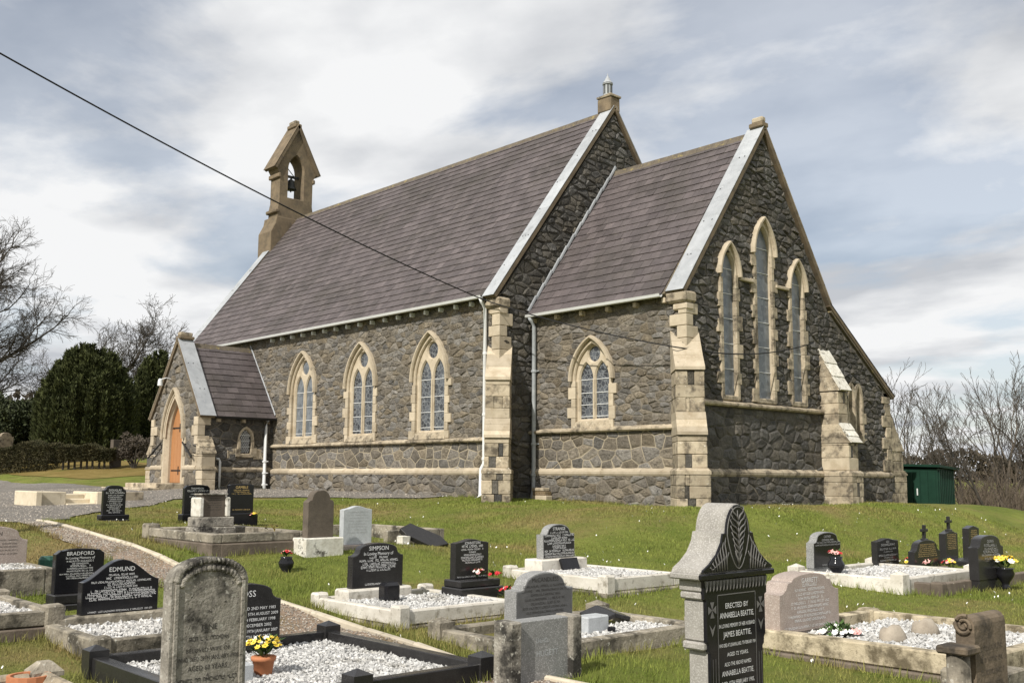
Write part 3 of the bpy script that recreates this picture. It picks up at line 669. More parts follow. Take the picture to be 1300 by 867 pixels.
# straight buttresses flush with a face
def profile_buttress(fr, u0, sgn, thick, prof, m, zb=-.9):
    """prof: (z bottom, z top, extent) stages; blocks between; sits flush with the face of fr"""
    par = bpy.data.objects.new('buttress', None); COL.objects.link(par); par.parent = church; ORG[par.name] = ORG[church.name]
    for k, (a, b, e) in enumerate(prof):
        z = a
        while z < b-.06:
            hh = min(rng.uniform(.22, .34), b-z); x0, x1 = sorted((u0-sgn*.3, u0+sgn*e)); cut = x0+(x1-x0)*rng.uniform(.35, .65)
            v, f = fr.box(x0, cut-.003, z, z+hh-.005, -thick, .024, .012, .003); obj('block', v, f, M_STONE_D if (rng.random() < .5) == (sgn > 0) else m, par, [rng.random()]*24)
            v, f = fr.box(cut, x1, z, z+hh-.005, -thick, .024, .012, .003); obj('block', v, f, m if sgn > 0 or rng.random() < .5 else M_STONE_D, par, [rng.random()]*24)
            z += hh
        nx = prof[k+1][2] if k+1 < len(prof) else 0.0; zt = prof[k+1][0] if k+1 < len(prof) else b+e*1.5; n = 3
        for i in range(n):
            e0, e1 = e+.03+(nx-e-.03)*i/n, e+.03+(nx-e-.03)*(i+1)/n; q0, q1 = b+(zt-b)*i/n, b+(zt-b)*(i+1)/n
            P = [(u0-sgn*.02, q0), (u0+sgn*e0, q0), (u0+sgn*(e0), q0+.045), (u0+sgn*e1, q1+.01), (u0-sgn*.02, q1+.01)]
            if sgn < 0: P = P[::-1]
            v, f = prism(fr, P, -thick-.02, .04, .004); obj('weathering_stone', v, f, M_SANDW, par, [rng.random()]*len(v))
profile_buttress(F_PF, XPE, 1, .42, [(-.9, .14, .40), (.22, .62, .34)], M_SAND)
profile_buttress(F_PF, XPW, -1, .42, [(-.9, .14, .40), (.22, .62, .34)], M_SAND)
profile_buttress(F_E, 26.4, 1, .5, [(-1.0, .10, .88), (.215, .75, .72)], M_SANDW)

# --- roofs
SL = []
def slates(fr, u0, u1, L, roof, g=.235, wd=.31, vis=True, utop0=None, utop1=None):
    n = int(L/g)
    for r in range(n+1):
        off = (r % 2)*.5+rng.uniform(-.04, .04); v0 = r*g-.05; v1 = min(v0+g*1.12, L); k = 0
        x = u0-wd*(1-off)
        while x < u1:
            a, b = max(x, u0)+.003, min(x+wd*1.0, u1)-.003; x += wd
            if b-a < .04: continue
            j = rng.uniform(-.006, .006); sk = rng.uniform(-.004, .004); th = .012+rng.uniform(0, .008)
            P = [fr.p(a, v0+j, th*.35), fr.p(b, v0+j+sk, th*.35), fr.p(b, v1, -.004), fr.p(a, v1, -.004), fr.p(a, v0+j, th+.012), fr.p(b, v0+j+sk, th+.012+rng.uniform(-.004, .004)), fr.p(b, v1, .006), fr.p(a, v1, .006)]
            t = rng.random(); t = min(1.6, t+(.8 if rng.random() < .02 else 0)+(.35 if rng.random() < .08 else 0))
            SL.append(((b-a)*(v1-v0)/np.dot(P[4], CF)**2 if vis else 0, roof, P, [(3, 2, 1, 0), (4, 5, 6, 7), (0, 1, 5, 4), (1, 2, 6, 5), (2, 3, 7, 6), (3, 0, 4, 7)], t))
def slope_frame(p0, U, up):
    V = np.array(up, float); L = np.linalg.norm(V); V /= L; U = np.array(U, float); return Fr(p0, U, np.cross(U, V), V), L
def roof_slab(fr, u0, u1, L, th=.10):
    v, f = fr.box(u0, u1, -.02, L, -th, -.006, .004); return obj('roof', v, f, M_RIDGE, church)
# nave
ZN, ZC = 10.18, 8.36
eN = np.array([0, YN-.22, 4.44]); fr, L = slope_frame(eN, (1, 0, 0), (0, YR-eN[1], ZN-eN[2])); ro = roof_slab(fr, XW+.3, XN-.32, L); slates(fr, XW+.3, XN-.35, L, ro, .262, .27)
fr2, L2 = slope_frame((0, 2*YR-eN[1], 4.44), (-1, 0, 0), (0, -(YR-eN[1]), ZN-eN[2])); ro = roof_slab(fr2, -(XN-.45), -(XW+.3), L2); slates(fr2, -(XN-.52), -(XW+.3), L2, ro, vis=False)
# chancel
eC = np.array([0, YC-.20, 4.02]); frc, Lc = slope_frame(eC, (1, 0, 0), (0, YR-eC[1], ZC-eC[2])); ro = roof_slab(frc, XN, XE-.42, Lc); slates(frc, XN+.02, XE-.48, Lc, ro, .262, .29)
f2, l2 = slope_frame((0, 23.62, 4.30), (-1, 0, 0), (0, YR-23.62, ZC-4.30)); ro = roof_slab(f2, -(XE-.1), -XN, l2); slates(f2, -(XE-.1), -XN, l2, ro, vis=False)
f3, l3 = slope_frame((0, 26.62, 2.24), (-1, 0, 0), (0, 23.62-26.62, 4.30-2.24)); ro = roof_slab(f3, -(XE+.06), -XN, l3); slates(f3, -(XE+.06), -XN, l3, ro, vis=False)
# porch
ZP = 4.12; ePz = 1.78
fp, lp = slope_frame((XPE+.16, 0, ePz), (0, 1, 0), (XPC-XPE-.16, 0, ZP-ePz)); ro = roof_slab(fp, YPF+.36, YN, lp); slates(fp, YPF+.42, YN-.01, lp, ro, .25, .36)
fq, lq = slope_frame((XPW-.16, 0, ePz), (0, -1, 0), (XPC-XPW+.16, 0, ZP-ePz)); ro = roof_slab(fq, -YN, -(YPF+.36), lq); slates(fq, -YN+.01, -(YPF+.42), lq, ro, .25, .36, vis=False)
SL.sort(key=lambda s: -s[0])
for s in SL[:300]: obj('slate', s[2], s[3], M_SLATE, s[1], [s[4]]*8)
rest = {}
for s in SL[300:]: rest.setdefault(s[1].name, (s[1], MB()))[1].add(s[2], s[3], s[4])
for ro, b in rest.values(): b.build('slates', M_SLATE, ro)['kind'] = 'stuff'
# ridge tiles
def ridge(p0, p1, half, rise, seg=.46):
    p0 = np.array(p0, float); p1 = np.array(p1, float); L = np.linalg.norm(p1-p0); T = (p1-p0)/L; S = np.cross(T, (0, 0, 1)); n = max(1, round(L/seg))
    for i in range(n):
        a = p0+T*(L*i/n+.003); b = p0+T*(L*(i+1)/n-.003); V = []
        for q in (a, b):
            for s, z in ((-half, -rise), (-half*.98, -rise+.03), (-.02, .045), (.02, .045), (half*.98, -rise+.03), (half, -rise), (0, -.01)): V.append(q+S*s+np.array([0, 0, z+rng.uniform(-.003, .003)]))
        obj('ridge_tile', V, [(k, (k+1) % 7, 7+(k+1) % 7, 7+k) for k in range(7)]+[tuple(reversed(range(7))), tuple(range(7, 14))], M_RIDGE, church)
ridge((XW+.8, YR, ZN), (XN-.46, YR, ZN), .13, .17); ridge((XN+.05, YR, ZC), (XE-.5, YR, ZC), .13, .17, .5); ridge((XPC, YPF+.42, ZP), (XPC, YN, ZP), .11, .14)
# copings in lead-dressed sheets: p0 foot, p1 apex, across = direction along the ridge, wide
def coping(p0, p1, across, wide, n, th=.065, parent=church, m=M_LEAD):
    p0 = np.array(p0, float); p1 = np.array(p1, float); A = np.array(across, float); V = p1-p0; L = np.linalg.norm(V); V /= L; N = np.cross(A, V); N = N if N[2] > 0 else -N
    fr = Fr(p0, A, N, V); v, f = fr.box(-wide+.01, .03, .0, L, -.05, th-.012, .006); c = obj('coping', v, f, M_BELL, parent, [.2]*24)
    for i in range(n):
        v, f = fr.box(-wide, .035, L*i/n+(.0 if i else -.02), L*(i+1)/n+.02, th-.004+(i % 2)*.0+.006*(n-i)/n, th+.012+.006*(n-i)/n, .004); s = obj('coping_sheet', v, f, m, c, [rng.random()]*24)
        if i:
            for k in range(3):
                if rng.random() < .4: continue
                u = -wide*(.2+.3*k)+rng.uniform(-.03, .03); v, f = fr.box(u-.014, u+.014, L*i/n-.01, L*i/n+.02, th+.012, th+.026, .004); obj('rivet', v, f, M_IRON, s)
    return c
coping((XN+.03, YN-.20, 4.36), (XN+.03, YR, ZN+.06), (1, 0, 0), .39, 7)
coping((XE+.05, YC-.12, 4.02), (XE+.05, YR, ZC+.06), (1, 0, 0), .45, 5)
coping((XW+.32, YN-.20, 4.36), (XW+.32, YR-1.2, ZN+.06-1.62), (1, 0, 0), .44, 5)
coping((XPE+.20, YPF+.40, ePz-.04), (XPC, YPF+.40, ZP+.10), (0, 1, 0), .48, 3)
coping((XPW-.20, YPF+.40, ePz-.04), (XPC, YPF+.40, ZP+.10), (0, 1, 0), .48, 3, m=M_SAND)
for pts in ([(2*YR-YN+.2, 4.36), (YR, ZN+.06)],):
    coping((XN+.03, pts[0][0], pts[0][1]), (XN+.03, pts[1][0], pts[1][1]), (1, 0, 0), .60, 6)
coping((XE+.05, 23.52, 4.40), (XE+.05, YR, ZC+.06), (1, 0, 0), .5, 4, .06, m=M_SANDW)
coping((XE+.05, 26.66, 2.20), (XE+.05, 23.50, 4.40), (1, 0, 0), .4, 3, .05, m=M_IRON)
# apex stones
for (x0, x1, y0, y1, z) in ((XE-.30, XE+.09, YR-.08, YR+.08, ZC+.10), ):
    v, f = bounds(x0, x1, y0-.06, y1+.06, z, z+.12, .02); c = obj('apex_stone', v, f, M_BELL, church, [.9]*24); v, f = bounds(x0+.04, x1-.03, y0, y1, z+.122, z+.27, .03); obj('cap', v, f, M_SANDW, c, [.4]*24)
v, f = bounds(XPC-.16, XPC+.16, YPF-.06, YPF+.44, ZP+.13, ZP+.23, .02); c = obj('apex_stone', v, f, M_BELL, church, [.9]*24); v, f = bounds(XPC-.11, XPC+.11, YPF-.03, YPF+.40, ZP+.232, ZP+.36, .03); obj('cap', v, f, M_SANDW, c, [.3]*24)
# lead flashing where the lower roofs meet taller walls
for (a, b) in (((XN+.05, YC-.20, 4.10), (XN+.05, YR, ZC+.12)),):
    n = 12; P = [np.array(a)+(np.array(b)-np.array(a))*i/n for i in range(n+1)]
    for i in range(n):
        v, f = sweep([P[i]+np.array([0, 0, .0]), P[i+1]+np.array([0, 0, .05])], .08, .03, (1, 0, 0)); obj('flashing', v, f, M_LEAD, church, [rng.random()]*len(v))
P0, P1 = np.array((XPE+.17, YN-.03, ePz+.10)), np.array((XPC, YN-.03, ZP+.12))
for i in range(10):
    v, f = sweep([P0+(P1-P0)*i/10, P0+(P1-P0)*(i+1)/10+np.array([0, 0, .02])], .05, .02, (0, -1, 0)); obj('flashing', v, f, M_LEAD, church, [rng.random()]*len(v))
# --- gutters, corbels, pipes
def gutter(p0, p1, side, m=M_PVC):
    p0 = np.array(p0, float); p1 = np.array(p1, float); S = np.array(side, float); prof = [(-.055, .0), (-.055, -.02), (-.04, -.06), (0, -.075), (.045, -.06), (.06, -.02), (.068, .0), (.055, .0), (.045, -.04), (0, -.055), (-.035, -.04), (-.042, 0)]
    V = [q+S*a+np.array([0, 0, b]) for q in (p0, p1) for a, b in prof]; n = len(prof); obj('gutter', V, [(k, (k+1) % n, n+(k+1) % n, n+k) for k in range(n)]+[tuple(range(n)), tuple(reversed(range(n, 2*n)))], m, church)
gutter((XW+.3, YN-.27, 4.42), (XN-.36, YN-.27, 4.42), (0, -1, 0)); gutter((XN+.02, YC-.25, 4.0), (XE-.48, YC-.25, 4.0), (0, -1, 0)); gutter((XPE+.22, YPF+.45, ePz-.01), (XPE+.22, YN-.02, ePz-.01), (1, 0, 0), M_IRON)
def corbels(fr, u0, u1, z, n, m=M_PVC, s=.036):
    for i in range(n):
        u = u0+(u1-u0)*i/(n-1); v, f = fr.box(u-s, u+s, z-.14, z-.02, -.05, .15, .012); obj('corbel', v, f, m, church, [rng.random()]*24)
corbels(F_NS, XPE-.1, XN-.35, 4.37, 18, M_PVC); corbels(F_CS, XN+.12, XE-.5, 3.95, 6, M_SAND, .05); corbels(F_PE, YPF+.6, YN-.25, 1.74, 3, M_SANDW, .06)
def downpipe(pts, collars, m=M_PVC, r=.048):
    v, f = tube(pts, r, 10); p = obj('downpipe', v, f, m, church, smooth=True)
    for c in collars:
        v, f = lathe((c[0], c[1], c[2]-.035), [(r, 0), (r*1.35, .006), (r*1.35, .06), (r, .066)], 10); k = obj('collar', v, f, m, p)
        v, f = bounds(c[0]-.13, c[0]+.13, c[1]+.03, c[1]+.06, c[2]-.012, c[2]+.014, .004); obj('bracket', v, f, m, k)
x = XN-.42; downpipe([(x, YN-.27, 4.36), (x, YN-.22, 4.25), (x, YN-.10, 4.1), (x, YN-.09, .32), (x-.05, YN-.14, .18), (x-.05, YN-.16, -.45), (x-.10, YN-.26, -.56)], [(x, YN-.09, 3.0), (x, YN-.09, 1.5), (x, YN-.09, .42)])
x = XN+.16; downpipe([(x, YC-.25, 3.94), (x, YC-.2, 3.86), (x, YC-.09, 3.7), (x, YC-.09, -.3), (x-.02, YC-.12, -.5), (x-.06, YC-.22, -.62)], [(x, YC-.09, 2.6), (x, YC-.09, .80), (x, YC-.09, .05)], M_GREYIRON, .055)
y = YN-.30; downpipe([(XPE+.2, y, ePz-.06), (XPE+.09, y, 1.5), (XPE+.09, y, -.30), (XPE+.14, y, -.44)], [(XPE+.09, y, .42), (XPE+.09, y, .06), (XPE+.09, y, -.3)], M_PVC, .055)
v, f = tube([(XPE+.10, 14.75, -.5), (XPE+.10, 14.75, .38), (XPE+.10, 14.70, .47), (XPE+.10, 14.62, .48)], .04, 8); obj('vent_pipe', v, f, M_PVC, church, smooth=True)
# porch handrails and lamp
for sg in (-1, 1):
    v, f = tube([F_PF.p(XPC+sg*.78, .98, .10), F_PF.p(XPC+sg*1.55, .52, .16)], .028, 6); hr = obj('handrail', v, f, M_IRON, church)
    for t in (.12, .88):
        q = F_PF.p(XPC+sg*(.78+.77*t), .98-.46*t, .10); v, f = tube([q, q+np.array([0, .10, 0])], .014, 5); obj('bracket', v, f, M_IRON, hr)
v, f = tube([F_PF.p(XPC-.42, 3.0, .0), F_PF.p(XPC-.46, 3.04, .16), F_PF.p(XPC-.66, 3.0, .24)], .014, 6); lm = obj('floodlight', v, f, M_PVC, church); v, f = lathe(F_PF.p(XPC-.68, 2.78, .26), [(.05, 0), (.085, .02), (.07, .20), (.04, .24)], 10); obj('lamp_head', v, f, M_PVC, lm)
# porch steps
st = MB()
for (x0, x1, y0, y1, z0, z1) in ((XPC-1.35, XPC+.95, YPF-.95, YPF+.05, -.9, -.27), (XPC-1.75, XPC+1.35, YPF-1.55, YPF-.945, -.9, -.40)):
    v, f = bounds(x0, x1, y0, y1, z0, z1, .02); obj('step', v, f, M_SANDW, church, [.8]*24)
# --- chimney on the nave gable
v, f = bounds(XN-.44, XN+.06, YR-.20, YR+.20, ZN-.05, ZN+.36, .03, .01); ch = obj('chimney', v, f, M_BELL, church, [.9]*24)
v, f = bounds(XN-.46, XN+.09, YR-.22, YR+.23, ZN+.362, ZN+.44, .025, .006); obj('cap', v, f, M_SANDW, ch, [.2]*24)
v, f = lathe((XN-.22, YR, ZN+.43), [(.13, 0), (.13, .03), (.12, .05), (.12, .36), (.15, .37), (.15, .39)], 12); fl = obj('flue_pot', v, f, M_GREYIRON, ch, smooth=False)
v, f = lathe((XN-.22, YR, ZN+.84), [(.15, 0), (.10, .07), (.02, .22), (.004, .30)], 12); obj('cowl', v, f, M_LEAD, fl, [.3]*len(v))
for k in range(8):
    t = k*math.pi/4; v, f = cbox((XN-.22+.125*math.cos(t), YR+.125*math.sin(t), ZN+.66), (.012, .03, .28), .002, t); obj('louvre', v, f, M_IRON, fl)
# --- bellcote over the west gable
XB = XW+.30; fb = east(XB); BW = -.72
YB = 20.68
outl = [(YB-.80, 10.05), (YB+.80, 10.05), (YB+.80, 10.45), (YB+.74, 10.75), (YB+.74, 11.85), (YB+.88, 12.08), (YB+.91, 12.16), (YB+.02, 13.86), (YB-.02, 13.86), (YB-.91, 12.16), (YB-.88, 12.08), (YB-.74, 11.85), (YB-.74, 10.75), (YB-.80, 10.45)]
op = arch(YB-.02, .33, 10.98, 12.15, 12.74, 8)
v, f = plate(fb, outl, [op], BW, 0, .04, .08); n0 = len(outl)
fbk = Fr((XB+BW, 0, 0), (0, -1, 0), (-1, 0, 0)); v2, f2_ = plate(fbk, [(-a, b) for a, b in reversed(outl)], [[(-a, b) for a, b in reversed(op)]], -.02, 0, .0, .01)
b = MB(); b.add(v, f, .6).add(v2, f2_, .5); bc = b.build('bellcote', M_BELL, church)
low = [(YB-1.12, 7.4), (YB+1.12, 7.4), (YB+1.12, 9.45), (YB+.92, 9.85), (YB+.88, 10.1), (YB-.88, 10.1), (YB-.92, 9.85), (YB-1.12, 9.45)]
v, f = prism(Fr((XB+.10, 0, 0), (0, 1, 0), (1, 0, 0)), low, BW-.25, 0, .02); obj('bellcote_base', v, f, M_BELL, bc, [.4]*len(v))
for sg in (-1, 1):
    V = np.array([[0, sg*.02, 13.90], [0, sg*1.06, 12.10]]); p0 = (XB+.06, YB+sg*.98, 12.08); coping(p0, (XB+.06, YB-sg*.04, 14.0), (1, 0, 0), abs(BW)+.14, 1, .07, bc, M_BELL).name = 'bellcote_coping'
    v, f = bounds(XB+BW-.05, XB+.05, *sorted((YB+sg*.72, YB+sg*.84)), 11.72, 11.90, .03); obj('corbel', v, f, M_BELL, bc, [.7]*24)
    v, f = bounds(XB+BW-.04, XB+.04, *sorted((YB+sg*.74, YB+sg*.92)), 10.28, 10.42, .05); obj('weathering_stone', v, f, M_BELL, bc, [.2]*24)
v, f = bounds(XB+BW+.08, XB-.08+.1, YB-.16, YB+.16, 13.94, 14.10, .03); obj('cap', v, f, M_BELL, bc, [.9]*24)
v, f = bounds(XB+BW+.14, XB-.08, YB-.11, YB+.11, 14.102, 14.26, .04); obj('cap', v, f, M_SANDW, bc, [.0]*24)
# bell
bx, by, bz = XB-.40, YB-.02, 11.42
bell = thing('church_bell', (bx, by, bz), 'dark metal bell hanging in the arched opening of the bellcote', 'bell')
v, f = lathe((bx, by, bz), [(.235, 0), (.225, .03), (.185, .10), (.155, .20), (.14, .33), (.11, .40), (.04, .43), (.04, .50)], 18); obj('bell_body', v, f, M_BELLM, bell, smooth=True)
v, f = bounds(bx-.05, bx+.05, by-.34, by+.34, bz+.48, bz+.58, .02); hs = obj('headstock', v, f, M_BELLM, bell)
v, f = tube([(bx, by, bz+.3), (bx, by, bz-.10)], [.015, .03], 6); obj('clapper', v, f, M_BELLM, bell)
v, f = tube([(bx+.1, by+.08, bz+.53), (bx+.12, by-.12, bz+.70), (bx+.1, by-.22, bz+.82)], .018, 5); obj('lever', v, f, M_BELLM, bell)
# ------------------------------------------------------------------ ground
def lawn_mat():
    m, t, b = newmat('mossy_lawn'); v = nd(t, 'ShaderNodeTexCoord').outputs['Object']
    c = mixc(t, ramp(t, noise(t, v, 0.9, 6, 0.6), 0.35, 0.65), (0.105,0.140,0.026), (0.185,0.212,0.046))
    c = mixc(t, ramp(t, noise(t, v, 0.33, 6, 0.7, 0.4), 0.46, 0.66), c, (0.22,0.175,0.075))
    c = mixc(t, ramp(t, noise(t, v, 7, 4, 0.6), 0.55, 0.8), c, (0.055,0.065,0.014))
    c = mixc(t, ramp(t, noise(t, v, 38, 3, 0.6), 0.5, 0.75), c, (0.20,0.19,0.06))
    lk(t, c, b.inputs['Base Color']); b.inputs['Roughness'].default_value = 0.95; b.inputs['Specular IOR Level'].default_value = 0.1
    bump(t, b, noise(t, v, 30, 6, 0.7), 0.9, 0.05); return m
M_LAWN = lawn_mat()
M_MOWN = gen_mat('scorched_grass', (0.155,0.115,0.036), (0.22,0.165,0.06), 1.5, 0.95, 0.8, 22, 0.04, [((0.10,0.11,0.025), 0.5, 0.55, 0.8)], spec=.1)
M_GRAVEL = gen_mat('grey_gravel', (0.17,0.155,0.135), (0.25,0.23,0.205), 1.2, 0.95, 1.0, 30, 0.05, [((0.34,0.32,0.29), 22, 0.55, 0.7), ((0.07,0.065,0.058), 27, 0.54, 0.68)], spec=.15)
M_PATH = gen_mat('reddish_path_gravel', (0.24,0.175,0.125), (0.31,0.235,0.175), 1.4, 0.95, 0.9, 60, 0.025, [((0.15,0.11,0.045), 1.1, 0.50, 0.68), ((0.42,0.36,0.30), 26, 0.56, 0.7), ((0.09,0.07,0.05), 32, 0.56, 0.7)], spec=.15)
def axis(parts):
    o = [];
    for a, b, s in parts: o += list(np.arange(a, b, s))
    return np.array(o+[parts[-1][1]])
ax = axis([(-700, -120, 58), (-120, -62, 4), (-62, -24, .8), (-24, 4, .22), (4, 40, 1.2), (40, 400, 60)]); ay = axis([(-300, -30, 45), (-30, -1, 1.2), (-1, 27, .22), (27, 60, 1.0), (60, 120, 6), (120, 900, 65)])
GX, GY = np.meshgrid(ax, ay, indexing='ij'); Zg = gza(GX, GY)
lump = 0.022*np.sin(GX*2.1+1.3*np.sin(GY*1.7))*np.sin(GY*2.6+.8*np.sin(GX*1.1))
near = np.clip(1-np.hypot(GX+10, GY-10)/40, 0, 1); Zg = Zg+lump*near*.8
nx, ny = len(ax), len(ay); idx = np.arange(nx*ny).reshape(nx, ny)
quads = np.stack([idx[:-1, :-1], idx[1:, :-1], idx[1:, 1:], idx[:-1, 1:]], -1).reshape(-1, 4)
g = obj('ground', np.stack([GX, GY, Zg], -1).reshape(-1, 3), quads.tolist(), M_LAWN, smooth=True); g['kind'] = 'structure'
def gl(x, y): return gza(x, y)+0.0176*np.sin(x*2.1+1.3*np.sin(y*1.7))*np.sin(y*2.6+.8*np.sin(x*1.1))*np.clip(1-np.hypot(x+10, y-10)/40, 0, 1)
def G(x, y): return float(gl(np.array([x], float), np.array([y], float))[0])
def drape(name, poly, sp, lift, m, wob=0.06):
    P = []; n = len(poly); r = random.Random(3)
    for i in range(n):
        a = np.array(poly[i], float); b = np.array(poly[(i+1) % n], float); k = max(1, int(np.linalg.norm(b-a)/sp))
        for j in range(k):
            q = a+(b-a)*j/k; P.append((q[0]+(r.uniform(-wob, wob) if j else 0), q[1]+(r.uniform(-wob, wob) if j else 0)))
    nb = len(P); xs = [p[0] for p in P]; ys = [p[1] for p in P]
    for x in np.arange(min(xs), max(xs), sp):
        for y in np.arange(min(ys), max(ys), sp):
            if inside((x, y), P): P.append((x, y))
    vs, es, fs, *_ = delaunay_2d_cdt([Vector(p) for p in P], [(i, (i+1) % nb) for i in range(nb)], [], 1, 1e-4)
    vv = np.array([(v.x, v.y) for v in vs]); z = gl(vv[:, 0], vv[:, 1])+lift
    o = obj(name, np.column_stack([vv, z]), [tuple(f) for f in fs], m, smooth=True); o['kind'] = 'structure'; return o
pathpoly = [(-17.5,5.85),(-14,5.8),(-10.3,5.78),(-8.4,5.78),(-6.8,5.75),(-4.5,5.75),(-1.0,5.8),(-1.0,5.1),(-5,5.1),(-9,5.15),(-13,5.22),(-15.1,5.28),(-17.6,5.5),(-18.8,5.7),(-18.6,6.0)]
drape('gravel_path', pathpoly, .25, .016, M_PATH, .05)
yard = [(-70,6.2),(-70,10.6),(-52,11.8),(-42,13.0),(-37.5,14.3),(-36.6,16.0),(-33,16.4),(-33,14.2),(-29.2,14.0),(-29.2,16.52),(-20.6,16.52),(-20.5,15.7),(-23,14.6),(-25.5,12.8),(-25.6,11.6),(-23.3,10.0),(-22,8.6),(-20.3,7.2),(-18.9,6.2),(-17.9,5.9),(-18.2,5.5),(-19.4,5.2),(-23,5.2),(-27,5.6),(-40,5.9)]
drape('gravel_yard', yard, .4, .024, M_GRAVEL, .10)
mown = [(-70,11.4),(-54,12.5),(-44,13.6),(-40.5,14.9),(-40,17.2),(-42,18.6),(-46,18.4),(-54,17.5),(-70,18)]
drape('mown_bank', mown, .5, .02, M_MOWN, .1)
# path edging stones along the north side
pp_ = bpy.data.objects['gravel_path']; M_EDGE = gen_mat('path_edging_concrete', (0.42,0.37,0.28), (0.55,0.49,0.39), 4, .95, .4, 40, .006, [((0.22,0.19,0.13), 6, .56, .72)], .3)
ex = [(-18.6, 6.05), (-17.5, 5.86), (-14, 5.81), (-10.3, 5.79), (-8.4, 5.79), (-6.8, 5.76), (-4.5, 5.76), (-1, 5.8)]
e_ = []
for a, b in zip(ex[:-1], ex[1:]):
    k = max(1, round((b[0]-a[0])/.9))
    e_ += [(a[0]+(b[0]-a[0])*i/k, a[1]+(b[1]-a[1])*i/k) for i in range(k)]
for a, b in zip(e_[:-1], e_[1:]):
    za, zb = G(*a), G(*b); c = ((a[0]+b[0])/2, (a[1]+b[1])/2, (za+zb)/2-.045); L = math.dist(a, b); rz = math.atan2(b[1]-a[1], b[0]-a[0]); sl_ = math.atan2(zb-za, L)
    v, f = cbox((0, 0, 0), (L-.008, .075, .19), .015, jit=.005); v = np.array(v); v = v@np.array(Matrix.Rotation(-sl_, 3, 'Y')).T; v = v@np.array(Matrix.Rotation(rz, 3, 'Z')).T+np.array(c); obj('edging_stone', v, f, M_EDGE, pp_, [rng.random()]*24)
# ------------------------------------------------------------------ graves
gr = random.Random(21)
def granite(name, c, fleck, rough=0.5, amt=(0.55, 0.7), scale=140, patches=(), bst=0.15):
    return gen_mat(name, tuple(x*.85 for x in c), tuple(min(1, x*1.15) for x in c), 12, rough, bst, 90, 0.003, patches, 0.0, (fleck, scale, *amt), spec=.5)
M_BLACK = granite('polished_black_granite', (0.012,0.012,0.014), (0.035,0.035,0.04), 0.12, (.6, .75), 220, bst=0)
M_DGREY = granite('dark_grey_granite', (0.022,0.021,0.021), (0.055,0.055,0.056), 0.22, (.55, .72), 200, bst=0)
for q_ in (M_BLACK, M_DGREY): q_.node_tree.nodes['Principled BSDF'].inputs['Specular IOR Level'].default_value = .35
M_GREYG = granite('grey_granite', (0.20,0.20,0.195), (0.42,0.42,0.41), 0.65, (.52, .68), 120)
M_LGREY = granite('pale_grey_granite', (0.40,0.42,0.43), (0.55,0.56,0.57), 0.6, (.52, .7), 130)
M_PINK = granite('pink_grey_granite', (0.31,0.25,0.215), (0.50,0.44,0.39), 0.55, (.52, .68), 120)
M_EDGEG = granite('rough_cut_granite_edge', (0.27,0.255,0.23), (0.40,0.385,0.355), 0.85, (.5, .66), 110, bst=.6)
M_CONC = gen_mat('pale_kerb_concrete', (0.48,0.445,0.38), (0.63,0.60,0.535), 5, .9, .6, 60, .008, [((0.22,0.195,0.15), 8, .54, .72), ((0.12,0.105,0.08), 28, .64, .72)], .25)
M_CONCO = gen_mat('old_kerb_concrete', (0.20,0.178,0.14), (0.36,0.32,0.25), 5, .95, .8, 40, .014, [((0.065,0.058,0.045), 3.5, .48, .64), ((0.52,0.50,0.43), 20, .60, .70), ((0.07,0.06,0.045), 32, .62, .70)], .3)
M_CONCY = gen_mat('stained_yellow_kerb_concrete', (0.38,0.32,0.22), (0.53,0.46,0.33), 4, .95, .7, 45, .012, [((0.12,0.098,0.062), 5, .45, .62), ((0.09,0.075,0.05), 25, .60, .70)], .3)
M_CONCD = gen_mat('dark_damp_kerb', (0.10,0.08,0.062), (0.19,0.155,0.12), 5, .95, .6, 45, .01, [((0.42,0.38,0.31), 15, .66, .74)], .3)  # dark brown concrete with pale flecks, for footings and one low kerb
M_OLDST = gen_mat('lichened_headstone', (0.20,0.183,0.152), (0.37,0.342,0.29), 5, .95, .9, 35, .014, [((0.040,0.037,0.032), 3.2, .47, .61), ((0.48,0.46,0.40), 22, .58, .68), ((0.05,0.046,0.04), 30, .60, .70)], .2)
M_BROWNST = gen_mat('brown_sandstone_headstone', (0.085,0.070,0.055), (0.14,0.115,0.09), 6, .95, .5, 40, .008, [((0.05,0.043,0.036), 3, .52, .7)])
M_MIDG = granite('mid_grey_polished_granite', (0.095,0.095,0.096), (0.17,0.17,0.17), 0.3, (.55, .72), 200, bst=0)
M_TERRA = gen_mat('terracotta', (0.40,0.15,0.07), (0.50,0.21,0.10), 8, .8, .2, 50, .004)
M_WHITEL = gen_mat('white_lettering', (0.70,0.70,0.69), (0.78,0.78,0.77), 3, .6, 0)
M_GOLDL = gen_mat('gold_lettering', (0.55,0.38,0.14), (0.68,0.50,0.22), 3, .5, 0)
M_GREYL = gen_mat('grey_lettering', (0.36,0.36,0.36), (0.42,0.42,0.42), 3, .6, 0)
M_BLACKL = gen_mat('black_lettering', (0.03,0.028,0.026), (0.05,0.045,0.04), 3, .6, 0)
M_CHIP = gen_mat('white_chippings', (0.40,0.395,0.38), (0.54,0.535,0.52), 30, .85, .3, 60, .005, [((0.30,0.285,0.25), 2.2, .52, .72)], .6)
M_CHIPG = gen_mat('grey_white_chippings', (0.38,0.37,0.35), (0.56,0.55,0.53), 30, .8, .3, 60, .005, [], .6)
M_LEAF = gen_mat('garden_leaf', (0.035,0.075,0.018), (0.07,0.13,0.03), 20, .7, 0)
M_YEL = gen_mat('yellow_petal', (0.72,0.50,0.04), (0.80,0.62,0.12), 20, .7, 0)
M_WHT = gen_mat('white_petal', (0.74,0.74,0.70), (0.80,0.80,0.77), 20, .7, 0)
M_RED = gen_mat('red_petal', (0.45,0.02,0.03), (0.60,0.05,0.06), 20, .7, 0)
